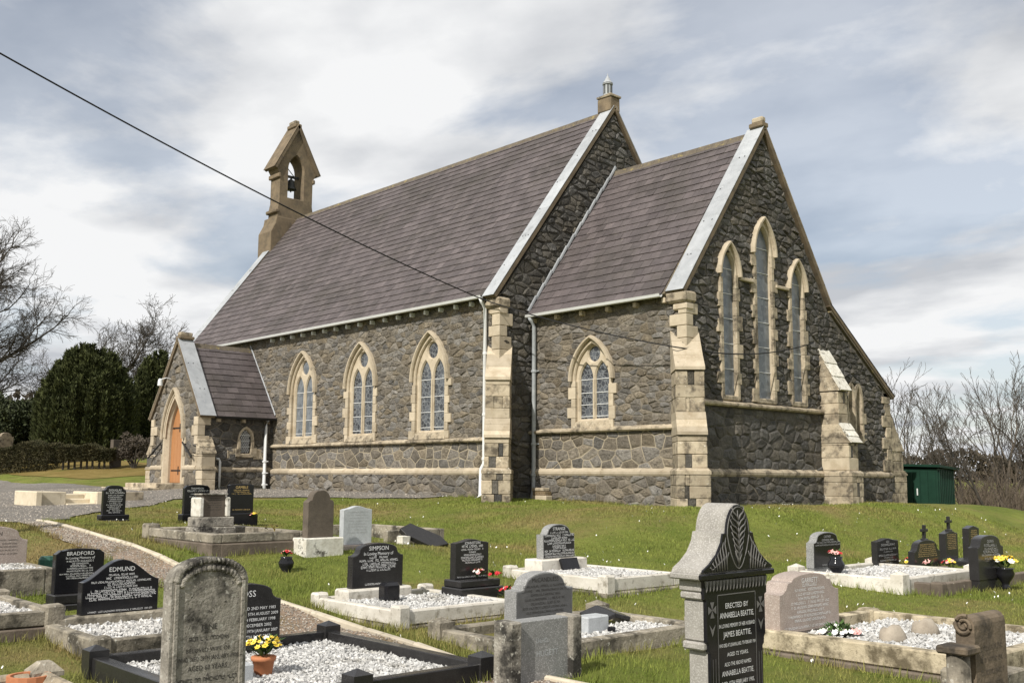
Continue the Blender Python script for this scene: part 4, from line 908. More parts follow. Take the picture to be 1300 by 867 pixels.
M_PNK = gen_mat('pink_petal', (0.70,0.32,0.30), (0.78,0.48,0.44), 20, .7, 0)
M_SOIL = gen_mat('soil', (0.05,0.038,0.026), (0.09,0.07,0.05), 8, .95, .8, 30, .03)
M_ROCK = gen_mat('rounded_rock', (0.27,0.23,0.18), (0.40,0.35,0.28), 6, .95, .6, 30, .01)

def text_geo(body, size):
    cu = bpy.data.curves.new('t', 'FONT'); cu.body = body; cu.size = size; cu.align_x = 'CENTER'; cu.resolution_u = 2
    o = bpy.data.objects.new('t', cu); me = bpy.data.meshes.new_from_object(o)
    V = np.array([v.co[:] for v in me.vertices]); F = [tuple(p.vertices) for p in me.polygons]
    bpy.data.objects.remove(o); bpy.data.curves.remove(cu); bpy.data.meshes.remove(me)
    return V, F
def letters(fr, lines, m, parent, d=.0015):
    """lines: (text or None, u centre, v baseline, cap height, max width). None = worn lettering too fine to read, cut as small strokes"""
    b = MB()
    for body, u, v0, h, wmax in lines:
        if body is None:
            x = u-wmax/2
            while x < u+wmax/2:
                if gr.random() < .14: x += h*.55; continue
                cw = h*gr.uniform(.45, .75); k = gr.randint(0, 3)
                parts = [(0, 0, .2, 1)]+([(.2, .8, 1, 1)] if k in (0, 1) else [])+([(.8, 0, 1, 1)] if k in (1, 3) else [])+([(.2, 0, 1, .2)] if k in (2, 0) else [])+([(.2, .42, .8, .6)] if k == 3 else [])
                for a0, b0, a1, b1 in parts:
                    V = [fr.p(x+a0*cw, v0+b0*h, d), fr.p(x+a1*cw, v0+b0*h, d), fr.p(x+a1*cw, v0+b1*h, d), fr.p(x+a0*cw, v0+b1*h, d)]; b.add(V, [(0, 1, 2, 3)])
                x += cw+h*.16
        else:
            V, F = text_geo(body, h/.7)
            if not len(V): continue
            wd = V[:, 0].max()-V[:, 0].min(); s = min(1, wmax/wd); cx = (V[:, 0].max()+V[:, 0].min())/2
            obj('inscription_line', [fr.p(u+(p[0]-cx)*s, v0+p[1], d) for p in V], F, m, parent)
    if b.v:
        o = b.build('worn_inscription', m, parent); o['kind'] = 'stuff'
def shape(style, w, h):
    """headstone outline, u centred, v from 0 (counter-clockwise from bottom left)"""
    a = w/2
    def arc(cx, cy, r, t0, t1, n=8, ry=None): return [(cx+r*math.cos(rad(t0+(t1-t0)*i/n)), cy+(ry or r)*math.sin(rad(t0+(t1-t0)*i/n))) for i in range(n+1)]
    if style == 'camber': top = [(a, h*.95)]+[(a*math.cos(t)*.999, h*.95+h*.05*math.sin(t)) for t in np.linspace(.15, math.pi-.15, 9)]+[(-a, h*.95)]
    elif style == 'serp': top = [(a, h*.90), (a*.8, h*.925)]+[(x*a, h*.925+h*.075*(math.cos(x/.8*math.pi)*.5+.5)) for x in np.linspace(.7, -.7, 9)]+[(-a*.8, h*.925), (-a, h*.90)]
    elif style == 'round': top = [(a, h-a*.55)]+arc(0, h-a*.55, a*.985, 3, 177, 14, a*.55)+[(-a, h-a*.55)]
    elif style == 'shoulder': s = a*.74; r = a*.26; c = h-a*.36; top = [(a, c-.02)]+arc(a, c+r*.6, r, 268, 182, 5, r*.8)+arc(0, c+r*.55, s, 6, 174, 12, h-c-r*.55)+arc(-a, c+r*.6, r, -2, -88, 5, r*.8)+[(-a, c-.02)]
    elif style == 'step': s = a*.70; c = h-a*.42; top = [(a, c), (s+a*.06, c+.002), (s+a*.04, c+a*.08), (s, c+a*.085)]+arc(0, c+a*.10, s*.99, 4, 176, 12, h-c-a*.10)+[(-s, c+a*.085), (-s-a*.04, c+a*.08), (-s-a*.06, c+.002), (-a, c)]
    elif style == 'curvestep': s = a*.60; c = h*.66; top = [(a, c)]+arc(a*1.0, h*.86, a*.26, 270, 190, 6, h*.19)+[(a*.72, h*.86), (s, h*.875)]+arc(0, h*.88, s*.99, 2, 178, 10, h*.12)+[(-s, h*.875), (-a*.72, h*.86)]+arc(-a*1.0, h*.86, a*.26, -10, -90, 6, h*.19)+[(-a, c)]
    elif style == 'ogee': top = [(a, h*.60)]+[(x*a, h*.60+h*.40*(.5+.5*math.cos(x*math.pi))**.8) for x in np.linspace(.94, -.94, 19)]+[(-a, h*.60)]
    elif style == 'chip': top = [(a, h*.88), (a*.80, h*.965), (a*.78, h*.97)]+arc(0, h*.93, a*.76, 10, 170, 8, h*.07)+[(-a*.78, h*.97), (-a*.80, h*.965), (-a, h*.88)]
    elif style == 'gothic': top = [(a, h*.74), (a*.95, h*.765), (a*.86, h*.785), (a*.72, h*.795)]+arch(0, a*.70, 0, h*.80, h, 6)[3:-1]+[(-a*.72, h*.795), (-a*.86, h*.785), (-a*.95, h*.765), (-a, h*.74)]
    elif style == 'peak': top = [(a, h*.92), (a*.5, h*.965), (0, h), (-a*.5, h*.965), (-a, h*.92)]
    else: top = [(a, h), (-a, h)]
    return [(-a, 0), (a, 0)]+top
class Stone: pass
def headstone(px, zb, style, mat, label, t=.09, name='headstone', edge=None, base=None, lean=0.0, bm=None, group=None, yaw=0.0, X=None):
    """px = face (left, right, top, bottom) in photo pixels; zb = height of the foot of the face; faces east"""
    xl, xr, yt, yb = px
    if X is None: x0 = on((xl+xr)/2, yb, 2, zb)[0]
    else: x0 = X; zb = on((xl+xr)/2, yb, 0, X)[2]
    yl = on(xl, (yt+yb)/2, 0, x0)[1]; yr = on(xr, (yt+yb)/2, 0, x0)[1]; zt = on((xl+xr)/2, yt, 0, x0)[2]
    w_, h = yr-yl, zt-zb; yc = (yl+yr)/2; s = Stone(); s.w, s.h, s.x, s.y, s.z = w_, h, x0, yc, zb
    gz_ = G(x0-t/2, yc)
    s.o = thing(name, (x0-t/2, yc, gz_ if base else zb), label, 'headstone', group)
    lean += gr.gauss(0, .010); yaw += gr.gauss(0, .022); rot = np.array([math.cos(yaw), math.sin(yaw), 0]); U = np.array([-math.sin(yaw), math.cos(yaw), 0.])
    Vv = np.array([-math.sin(lean)*rot[0], -math.sin(lean)*rot[1], math.cos(lean)]); N = np.cross(U, Vv)
    s.fr = Fr((x0, yc, zb), U, N, Vv)
    v, f = prism(s.fr, shape(style, w_, h), -t, 0, .006)
    if edge:   # rough edges, polished face: separate face plate
        s.slab = obj('slab', *prism(s.fr, shape(style, w_, h), -t, -.004, .003), edge, s.o); s.face = obj('face', *prism(s.fr, inset(shape(style, w_, h), .012), -.02, .0, .002), mat, s.o)
    else: s.slab = obj('slab', v, f, mat, s.o)
    if base:   # list of (extra width each side, front, back, height) from the top down
        z = zb
        for ew, fr_, bk, hh in base:
            lo = z-hh
            if (ew, fr_, bk, hh) == base[-1]: lo = min(lo, gz_-.06)
            v, f = s.fr.box(-w_/2-ew, w_/2+ew, lo-zb, z-zb, -t-bk, fr_, .012); obj('base', v, f, bm or mat, s.o, [.5]*24); z = z-hh
    else:
        lo = gz_-.08
        if lo < zb-.02: v, f = s.fr.box(-w_/2+.01, w_/2-.01, lo-zb, 0, -t+.005, -.008, .004); obj('foot', v, f, edge or mat, s.o, [.5]*24)
    return s
def text(s, m, *rows, d=.0015):
    """rows: (text or None, fraction of height for baseline, cap height as fraction of h, width fraction)"""
    return letters(s.fr, [(b, 0, s.h*y, s.h*ch, s.w*wf) for b, y, ch, wf in rows], m, s.o, d)
def chippings(name, x0, x1, y0, y1, z, m, label, size=.024, cat='gravel', den=1.0):
    """a bed of small angular stones: real geometry in one object"""
    A = (x1-x0)*(y1-y0); n = int(A/(size*size)*.95*den); n = min(n, 12000); r = np.random.default_rng(int(abs(x0*1000))+5)
    base = np.array([(1, 0, 0), (-.5, .85, 0), (-.5, -.85, 0), (0, 0, .8), (0.2, 0.1, -.6)]); F0 = np.array([(0, 1, 3), (1, 2, 3), (2, 0, 3), (1, 0, 4), (2, 1, 4), (0, 2, 4)])
    c = np.column_stack([r.uniform(x0, x1, n), r.uniform(y0, y1, n), z+r.uniform(0, size*.6, n)]); a = r.uniform(0, 6.28, n); s = size*r.uniform(.45, .95, n)
    sh = base[None]*(s[:, None, None]*r.uniform(.6, 1.25, (n, 1, 3))); tl = r.uniform(-.7, .7, n); y2 = sh[:, :, 1]*np.cos(tl)[:, None]-sh[:, :, 2]*np.sin(tl)[:, None]; z2 = sh[:, :, 1]*np.sin(tl)[:, None]+sh[:, :, 2]*np.cos(tl)[:, None]
    X = sh[:, :, 0]*np.cos(a)[:, None]-y2*np.sin(a)[:, None]; Y = sh[:, :, 0]*np.sin(a)[:, None]+y2*np.cos(a)[:, None]
    V = np.stack([X, Y, z2], -1)+c[:, None]; F = (F0[None]+np.arange(n)[:, None, None]*5).reshape(-1, 3)
    bed = np.array([(x0, y0, z), (x1, y0, z), (x1, y1, z), (x0, y1, z), (x0, y0, z-.08), (x1, y0, z-.08), (x1, y1, z-.08), (x0, y1, z-.08)]); k = n*5
    Fl = F.tolist()+[(k, k+1, k+2, k+3), (k+4, k+5, k+1, k), (k+5, k+6, k+2, k+1), (k+6, k+7, k+3, k+2), (k+7, k+4, k, k+3)]
    ti = np.concatenate([np.repeat(r.uniform(0, 1, n), 5), np.full(8, .3)]); o = obj(name, np.concatenate([V.reshape(-1, 3), bed]), Fl, m, tint=ti); tag(o, label, cat, kind='stuff'); return o
def surround(x0, x1, y0, y1, ztop, m, label, th=.10, posts=('sw', 'se', 'ne', 'nw'), ph=.06, pw=.15, cap='flat', sides='snew', drop=None, foot=None, slope=0.0, ch=.012):
    """kerb set round a grave: four kerb stones and corner posts; z follows the ground"""
    zs = [G(x, y) for x in (x0, x1) for y in (y0, y1)]; lo = min(zs)-.12
    t = thing('grave_surround', ((x0+x1)/2, (y0+y1)/2, min(zs)), label, 'grave kerb')
    K = {'s': (x0, x1, y0, y0+th), 'n': (x0, x1, y1-th, y1), 'w': (x0, x0+th, y0+th, y1-th), 'e': (x1-th, x1, y0+th, y1-th)}
    for k in sides:
        a, b, c, d = K[k]; v, f = bounds(a, b, c, d, lo if not foot else ztop-foot[0], ztop, ch, .003); obj('kerb', v, f, m, t, [gr.random()]*24)
        if foot:
            v, f = bounds(a-.03, b+.03, c-.03, d+.03, lo, ztop-foot[0]-.003, .015, .004); obj('footing', v, f, foot[1], t, [gr.random()]*24)
    C = {'sw': (x0, y0), 'se': (x1, y0), 'nw': (x0, y1), 'ne': (x1, y1)}
    for p in posts:
        cx = C[p][0]+(th/2 if 'w' in p else -th/2); cy = C[p][1]+(th/2 if 's' in p else -th/2); h = pw/2; zt = ztop+ph
        if cap == 'flat': v, f = bounds(cx-h, cx+h, cy-h, cy+h, lo, zt, .02, .003); obj('post', v, f, m, t, [gr.random()]*24)
        else:
            v = [(cx+a*h, cy+b*h, z) for z in (lo, zt) for a, b in ((-1, -1), (1, -1), (1, 1), (-1, 1))]+[(cx, cy, zt+h*.5)]
            obj('post', v, [(3, 2, 1, 0), (0, 1, 5, 4), (1, 2, 6, 5), (2, 3, 7, 6), (3, 0, 4, 7), (4, 5, 8), (5, 6, 8), (6, 7, 8), (7, 4, 8)], m, t, [gr.random()]*9)
    return t
def px_rect(sw, se, ne, z): 
    """rectangle from pixels of its left (SW), near (SE) and right (NE) ground corners"""
    a, b, c = on(*sw, 2, z), on(*se, 2, z), on(*ne, 2, z); return min(a[0], (b[0]+c[0])/2-.8), (b[0]+c[0])/2, (a[1]+b[1])/2, c[1]

def flowers(name, c, r, h, n, petals, label, leaf=M_LEAF, cat='flowers', pot=None, ps=.035, spread=.9):
    """bunch: leaves and petal heads (each head a small whorl) in one plant, optional vase part"""
    t = thing(name, tuple(c), label, cat)
    if pot: pot(t, c)
    lb = MB(); R_ = random.Random(n+int(c[0]*100))
    for i in range(n*2):
        a = R_.uniform(0, 6.28); q = R_.uniform(0, r*spread); z = R_.uniform(0, h*.75); L = R_.uniform(.05, .11); d = np.array([math.cos(a), math.sin(a), R_.uniform(.1, 1.2)]); d /= np.linalg.norm(d)
        b = np.array(c)+np.array([math.cos(a)*q*.6, math.sin(a)*q*.6, z]); s = np.cross(d, (0, 0, 1)); s = s/np.linalg.norm(s)*L*.17; lb.add([b-s*.4, b+s*.4, b+d*L*.6+s, b+d*L, b+d*L*.6-s], [(0, 1, 2, 3, 4)])
    lb.build('leaves', leaf, t)
    for i in range(n):
        a = R_.uniform(0, 6.28); q = r*math.sqrt(R_.random()); hd = np.array(c)+np.array([math.cos(a)*q, math.sin(a)*q, h*(.75+.3*R_.random())-q*.25]); b = MB(); k = 6; s = ps*R_.uniform(.7, 1.2); up = np.array([math.cos(a)*.5, math.sin(a)*.5-.2, .8]); up /= np.linalg.norm(up); e1 = np.cross(up, (1, 0, .1)); e1 /= np.linalg.norm(e1); e2 = np.cross(up, e1)
        for j in range(k):
            t0 = 6.283*j/k; d = e1*math.cos(t0)+e2*math.sin(t0); sd = -e1*math.sin(t0)+e2*math.cos(t0); b.add([hd, hd+d*s*.6+sd*s*.35+up*s*.15, hd+d*s+up*s*.3, hd+d*s*.6-sd*s*.35+up*s*.15], [(0, 1, 2, 3)])
        b.add(*tube([hd-up*s*.1, hd+up*s*.45], [s*.3, s*.2], 5)); b.build('flower', petals[i % len(petals)], t)
    return t
def vase(prof, m, name='vase'):
    def mk(t, c):
        v, f = lathe((c[0], c[1], c[2]-prof[-1][1]), prof, 16); obj(name, v, f, m, t, smooth=True)
    return mk
URN = [(.05, 0), (.06, .012), (.035, .03), (.045, .05), (.09, .10), (.10, .14), (.085, .18), (.06, .20), (.075, .22)]

# ---- grave with black polished kerb and white chippings (foreground)
bx0, bx1, by0, by1, bzt = -8.56, -6.24, 3.22, 5.50, -1.44
t = surround(bx0, bx1, by0, by1, bzt, M_DGREY, 'polished dark granite kerb with pyramid capped posts round white chippings', .11, ph=.05, pw=.16, cap='pyr', ch=.006)
for cx in (bx1-.055, bx0+.055):
    cy = 4.28; h = .08; v = [(cx+a*h, cy+b*h, z) for z in (-1.75, bzt+.05) for a, b in ((-1, -1), (1, -1), (1, 1), (-1, 1))]+[(cx, cy, bzt+.09)]; obj('post', v, [(3, 2, 1, 0), (0, 1, 5, 4), (1, 2, 6, 5), (2, 3, 7, 6), (3, 0, 4, 7), (4, 5, 8), (5, 6, 8), (6, 7, 8), (7, 4, 8)], M_DGREY, t)
chippings('white_chippings', bx0+.11, bx1-.11, by0+.11, by1-.11, bzt-.09, M_CHIP, 'white marble chippings inside the polished dark kerb', .028)
s = headstone((262, 356, 741, 826), 0, 'shoulder', M_DGREY, 'dark granite headstone with white lettering ending SS, behind the flower pot', .10, X=-8.30)
letters(s.fr, [('ROSS', s.w*.02, s.h*.80, s.h*.095, s.w*.5)]+[(b_, s.w*.19, s.h*(.60-.085*i), s.h*.045, s.w*.54) for i, b_ in enumerate(('DIED 2ND MAY 1983', 'DIED 5TH AUGUST 2009', '4TH FEBRUARY 1998', 'DECEMBER 2002', 'DIED 19TH JANUARY 2007', '7TH JUNE 2007'))], M_WHITEL, s.o)
v, f = cbox((0, 0, 0), (.16, .16, .15), .01); c = on(312, 850, 2, bzt); blk_ = obj('memorial_block', np.array(v)+np.array([c[0]-.1, c[1], bzt+.02]), f, M_LGREY); blk_.location.z = -.06; tag(blk_, 'small grey stone block among white chippings behind the terracotta pot', 'stone block')
c = on(334, 854, 2, bzt-.07)
flowers('flower_pot', (c[0], c[1], bzt+.06), .135, .15, 70, (M_YEL, M_YEL, M_YEL, M_WHT), 'terracotta pot of yellow and cream spring flowers on white chippings', pot=vase([(.062, 0), (.068, .008), (.084, .105), (.094, .107), (.097, .135), (.088, .14)], M_TERRA, 'pot'), ps=.026)
# ---- old arched headstone in the foreground
s = headstone((214, 313, 707, 948), -1.62, 'round', M_OLDST, 'tall arched old headstone, blackened and lichened, with carved foliage band', .10)
arcb = MB(); a_ = s.w/2
for k in range(2):
    for i in range(22-4*k):
        t0 = math.pi*(i+.5)/(22-4*k); rr = a_*(.86-.13*k); u, v_ = rr*math.cos(t0), s.h-a_*.55+rr*.55*math.sin(t0)-.03*k; q = s.fr.p(u, v_, 0)
        vv, ff = lathe((0, 0, 0), [(.021, 0), (.017, .010), (.006, .016)], 6); arcb.add([q+s.fr.U*x*gr.uniform(.8, 1.3)+s.fr.V*y*gr.uniform(.8, 1.3)+s.fr.N*z for x, y, z in vv], ff)
arcb.build('carved_border', M_OLDST, s.o)
for sg in (-1, 1):
    v, f = s.fr.box(*sorted((sg*(a_-.05), sg*(a_-.025))), 0, s.h-a_*.6, 0, .012, .004); obj('side_fillet', v, f, M_OLDST, s.o, [.5]*24)
text(s, M_BLACKL, ('IN', .70, .018, .1), ('JANE', .615, .030, .42), (None, .56, .022, .5), ('BELOVED WIFE OF', .50, .022, .56), ('WHO DIED 28TH JANUARY 1908', .455, .024, .78), ('AGED 60 YEARS', .405, .026, .5), (None, .345, .022, .74), (None, .295, .022, .62), (None, .25, .022, .45))
# ---- black ogee headstone and its kerb
s = headstone((104, 202, 710, 777), 0, 'ogee', M_BLACK, 'wide polished black headstone with swept ogee top, on concrete plinth', .10, X=-10.22)
text(s, M_WHITEL, ('EDMUND', .78, .085, .42), (None, .70, .035, .34), (None, .635, .042, .40), (None, .575, .035, .78), (None, .52, .042, .36), (None, .47, .035, .44), (None, .405, .045, .78), (None, .355, .045, .86), (None, .305, .045, .9), (None, .255, .045, .84), (None, .03, .03, .85))
ox = s.x; ky0, ky1 = 3.44, 4.98
t = surround(ox-.18, -8.93, ky0, ky1, -1.395, M_CONCO, 'old grey concrete kerb with square posts holding the black ogee headstone', .12, posts=('sw', 'se', 'ne'), ph=.03, pw=.15)
v, f = bounds(ox-.14, ox+.04, ky0+.10, ky1-.12, -1.7, s.z-.002, .02, .004); obj('plinth', v, f, M_CONCO, t, [.6]*24)
chippings('white_chippings', ox+.05, -9.05, ky0+.13, ky1-.13, -1.44, M_CHIPG, 'pale chippings in front of the black ogee headstone', .035)
# ---- BRADFORD headstone
s = headstone((70, 132, 696, 752), 0, 'chip', M_BLACK, 'polished black headstone with white Gothic lettering headed BRADFORD', .09, base=[(.03, .10, .06, .10), (.05, .12, .08, .12)], bm=M_DGREY, X=-11.35)
text(s, M_WHITEL, ('BRADFORD', .85, .085, .56), ('In Loving Memory of', .765, .055, .62), (None, .70, .036, .56), ('HIS GRANDSON', .645, .036, .46), (None, .59, .04, .40), (None, .535, .032, .52), (None, .48, .032, .54), (None, .42, .032, .82), (None, .37, .032, .56), (None, .32, .032, .56))
# ---- pale headstone at the left edge with kerb
s = headstone((-60, 35, 668, 718), 0, 'shoulder', M_PINK, 'pale pinkish headstone with black lettering beside white chippings', .11, X=-13.1)
letters(s.fr, [('MARTIN', 0, s.h*.76, s.h*.10, s.w*.5)]+[(None, s.w*.05, s.h*y, s.h*.035, s.w*.62) for y in (.62, .53, .45, .36, .27)], M_BLACKL, s.o)
ax_, ay_ = s.x, s.y
surround(ax_-.2, -12.12, ay_-1.05, on(70, 722, 0, -12.12)[1], -1.045, M_CONCO, 'plain old concrete kerb round the pale pinkish headstone', .10, posts=())
chippings('white_chippings', ax_+.02, -12.22, ay_-.95, on(70, 722, 0, -12.12)[1]-.1, -1.075, M_CHIP, 'white chippings in front of the pale pinkish headstone', .035)
c = on(60, 712, 0, -13.3); v, f = lathe((c[0], c[1], G(c[0], c[1])-.02), [(.09, 0), (.10, .02), (.10, .16), (.075, .2)], 10); tag(obj('flower_holder', v, f, gen_mat('green_plastic', (.02,.07,.05), (.03,.1,.07), 5, .5, 0)), 'small dark green planter beside the pale headstone', 'planter')
# ---- kerb at the left edge (north-east corner showing)
c = on(77, 797, 2, -1.44); x1, y1 = c[0], c[1]
t = surround(x1-1.75, x1, y1-1.2, y1, -1.27, M_CONCO, 'granite-chip concrete kerb with chamfered posts round grey gravel', .12, posts=('ne', 'nw'), ph=.05, pw=.18, foot=(.14, M_CONCD))
chippings('grey_gravel', x1-1.78, x1-.12, y1-1.08, y1-.12, -1.33, M_CHIPG, 'mixed grey gravel inside the granite-chip kerb', .035)
# ---- kerb with capped post at the bottom-left corner, terracotta pot inside
px_, py_ = -6.78, 2.30
t = thing('grave_surround', (px_+.6, py_-.6, G(px_, py_)), 'weathered sandstone kerb with a square capped post and sloping coping', 'grave kerb')
v, f = bounds(px_-.075, px_+.075, py_-.075, py_+.075, -1.75, -1.225, .012, .003); po = obj('post', v, f, M_SANDW, t, [.6]*24)
h = .09; v = [(px_+a*h, py_+b*h, z) for z in (-1.227, -1.20) for a, b in ((-1, -1), (1, -1), (1, 1), (-1, 1))]+[(px_+a*.035, py_+b*.035, -1.145) for a, b in ((-1, -1), (1, -1), (1, 1), (-1, 1))]
obj('cap', v, [(3, 2, 1, 0)]+[(i, (i+1) % 4, 4+(i+1) % 4, 4+i) for i in range(4)]+[(4+i, 4+(i+1) % 4, 8+(i+1) % 4, 8+i) for i in range(4)]+[(8, 9, 10, 11)], M_CONCO, po, [.5]*12)
v, f = bounds(px_-.06, px_+.06, py_-1.6, py_-.08, -1.75, -1.20, .03, .006); obj('kerb', v, f, M_SANDW, t, [.2]*24)
for i in range(3):
    xa, xb = px_+.14+.62*i, px_+.14+.62*(i+1)-.01; P = [(-.15, -1.36), (.09, -1.36), (.09, -1.31), (-.02, -1.185), (-.05, -1.185), (-.15, -1.31)]
    V = [(xq, py_+a, b-.03*((xq-px_)/2)) for xq in (xa, xb) for a, b in P]; obj('coping', V, [(k, (k+1) % 6, 6+(k+1) % 6, 6+k) for k in range(6)]+[tuple(reversed(range(6))), tuple(range(6, 12))], M_SANDW, t, [gr.random()]*12)
    v, f = bounds(xa, xb, py_-.09, py_+.05, -1.75, -1.40, .01); obj('kerb', v, f, M_SANDW, t, [gr.random()]*24)
v, f = bounds(px_+.06, px_+1.9, py_-1.6, py_-.10, -1.75, -1.42, .02, .01); obj('soil', v, f, M_SOIL, t)
c = on(37, 857, 2, -1.20); v, f = lathe((c[0], c[1], -1.43), [(.08, 0), (.085, .01), (.105, .19), (.125, .195), (.125, .235), (.105, .235), (.1, .19), (.01, .185)], 16); po = obj('plant_pot', v, f, M_TERRA, smooth=False); tag(po, 'empty terracotta pot standing by the sandstone capped post', 'plant pot')
# ---- black headstone at the road edge
s = headstone((131, 160, 616, 653), -.72, 'shoulder', M_BLACK, 'polished black headstone with white lettering beside the gravel drive', .08, base=[(.05, .08, .05, .08), (.03, .14, .10, .10)])
text(s, M_WHITEL, ('DOUGLAS', .80, .075, .55), (None, .72, .05, .8), *[(None, .64-.065*i, .036, wd) for i, wd in enumerate((.7, .6, .7, .66, .5, .72, .6, .45, .66, .5))])
# ---- two black headstones in front of the porch
s = headstone((234, 266, 615, 652), -.70, 'chip', M_BLACK, 'polished black headstone half hidden behind the lichened pedestal monument', .08, base=[(.05, .08, .05, .10)])
text(s, M_WHITEL, ('THOMPSON', .84, .06, .62), (None, .76, .05, .78), *[(None, .66-.09*i, .036, wd) for i, wd in enumerate((.5, .6, .4, .5))])
s = headstone((291, 322, 614, 651), -.68, 'camber', M_BLACK, 'polished black headstone with gold lettering headed GAMBLE', .08, base=[(.06, .08, .05, .10)])
text(s, M_GOLDL, ('GAMBLE', .84, .09, .62), (None, .76, .04, .66), (None, .70, .035, .6), (None, .64, .035, .8), (None, .10, .035, .7))
c = np.array([s.x+.12, s.y+s.w*.38, -.75]); flowers('flower_posy', (c[0], c[1], -.76), .05, .08, 8, (M_PNK, M_YEL), 'small orange and pink posy at the foot of the gold-lettered headstone', ps=.03)
# ---- old kerbed plot with pedestal monument
kx0, kx1, kyy0, kyy1, kz = -14.75, -12.62, 6.28, 7.72, -.765
t = surround(kx0, kx1, kyy0, kyy1, kz, M_CONCO, 'two-course old stone kerb round the lichened pedestal monument', .14, posts=('sw',), ph=.06, pw=.2, foot=(.12, M_CONCD))
v, f = bounds(kx0+.12, kx1-.12, kyy0+.12, kyy1-.12, -1.3, kz-.10, .02, .01); obj('soil', v, f, M_SOIL, t)
s = headstone((258, 286, 627, 656), 0, 'flat', M_BROWNST, 'squat lichened pedestal monument with brown panel inside old kerb', .24, 'pedestal_monument', base=[(.10, .10, .04, .14), (.12, .14, .06, .14)], bm=M_OLDST, X=-14.15)
for sg in (-1, 1):
    v, f = s.fr.box(*sorted((sg*(s.w/2), sg*(s.w/2+.07))), .0, s.h*.86, -.26, .04, .02); obj('pilaster', v, f, M_LICH, s.o, [.3]*24)
v, f = s.fr.box(-s.w/2-.03, s.w/2+.03, s.h*.96, s.h*1.03, -.26, .03, .02); obj('cornice', v, f, M_OLDST, s.o, [.6]*24)
text(s, M_BLACKL, *[(None, .8-.1*i, .04, .6) for i in range(6)])
for i in range(9):
    a = gr.uniform(kx0+.4, kx1-.3); b_ = gr.uniform(kyy0+.9, kyy1-.3)
    if i < 3: flowers('dry_plant', (a, b_, kz-.10), .12, .18, 1, (M_SOIL,), 'dry brown tuft of weeds growing inside the old kerbed plot', leaf=M_MOWN, cat='weed').__setitem__('group', 'dry weeds in the old kerbed plot')
# ---- gothic brown headstone on a block, and the cross behind it
s = headstone((391, 424, 622, 682), 0, 'gothic', M_BROWNST, 'dark brown headstone with pointed gothic head on a rough pale block', .13, base=[(.10, .12, .10, .30)], bm=M_LICH, X=-12.42)
c = on(406, 634, 2, -.78); cx_, cy_ = c[0], c[1]; tc_ = thing('cross_headstone', (cx_, cy_, G(cx_, cy_)), 'small mossy stone cross standing behind the gothic brown headstone', 'headstone'); zc_ = on(406, 606, 0, cx_)[2]
v, f = bounds(cx_-.05, cx_+.05, cy_-.06, cy_+.06, G(cx_, cy_)-.08, zc_, .015); obj('shaft', v, f, M_OLDST, tc_, [.2]*24); v, f = bounds(cx_-.047, cx_+.053, cy_-.21, cy_+.21, zc_-.28, zc_-.16, .015); obj('arms', v, f, M_OLDST, tc_, [.2]*24)
# ---- light grey headstone
s = headstone((436, 472, 642, 691), 0, 'serp', M_LGREY, 'pale grey granite headstone with gently curved top, beside the gothic headstone', .10, base=[(.05, .07, .05, .14)], edge=None, bm=M_PINK, X=-12.75)
text(s, M_GREYL, *[(None, .82-.075*i, .035, .66) for i in range(8)])
surround(-15.6, -13.4, 9.5, 10.75, -.85, M_CONCO, 'low mossy kerb lying in the lawn behind the pale grey headstone', .10, posts=(), sides='ewn')
# ---- small vase on the lawn
c = gp(363, 726); flowers('flower_vase', (c[0], c[1], c[2]+.19), .06, .07, 9, (M_PNK, M_RED), 'black urn with faded red flowers standing alone on the lawn', pot=vase([(.06, 0), (.065, .01), (.04, .03), (.09, .10), (.10, .15), (.07, .20), (.08, .22)], M_BLACK), ps=.03)
# ---- leaning slab
c = gp(548, 693); t = thing('fallen_headstone', tuple(c), 'dark slab tilted back against the bank beside a small white block', 'headstone')
frs = Fr((c[0], c[1], c[2]+.02), (0, 1, 0), (math.cos(rad(52)), 0, math.sin(rad(52))), (-math.sin(rad(52)), 0, math.cos(rad(52)))); frs.U = np.array([.25, .968, 0]); frs.N = np.cross(frs.U, frs.V)
v, f = prism(frs, [(.0, -.05), (.30, .02), (.26, .20), (-.10, .52), (-.33, .40), (-.30, .26)], -.08, 0, .006); obj('slab', v, f, M_DGREY, t)
v, f = cbox((c[0]-.28, c[1]-.34, c[2]+.06), (.16, .16, .2), .02, jit=.01); obj('block', v, f, M_LICH, t, [.6]*24)
# ---- black headstone in white kerb (wide shouldered)
s = headstone((448, 511, 689, 745), 0, 'shoulder', M_DGREY, 'dark granite headstone with stepped shoulders on pale plinth inside white kerb', .10, edge=None, X=-9.42)
text(s, M_WHITEL, ('SIMPSON', .84, .095, .46), ('In Loving Memory of', .73, .075, .58), (None, .655, .045, .36), (None, .585, .05, .74), (None, .505, .055, .66), (None, .435, .055, .68), (None, .37, .045, .46), (None, .06, .04, .5))
sx, sy = s.x, s.y; x1 = on(512, 798, 2, -1.45)[0]; yk0 = 6.02; yk1 = on(640, 779, 2, -1.43)[1]+.10
v, f = bounds(sx-.20, sx+.06, sy-s.w/2-.10, sy+s.w/2+.10, -1.6, s.z-.002, .02)
t = surround(sx-.30, x1, yk0, yk1, -1.285, M_CONC, 'white concrete kerb round the stepped-shoulder dark headstone', .10, posts=('sw', 'se', 'nw'), ph=.05, pw=.15, foot=(.14, M_CONCO))
obj('plinth', v, f, M_CONC, t, [.6]*24)
chippings('white_chippings', sx+.07, x1-.10, yk0+.10, yk1-.10, -1.315, M_CHIP, 'pale chippings inside the white kerb of the stepped-shoulder headstone', .03)
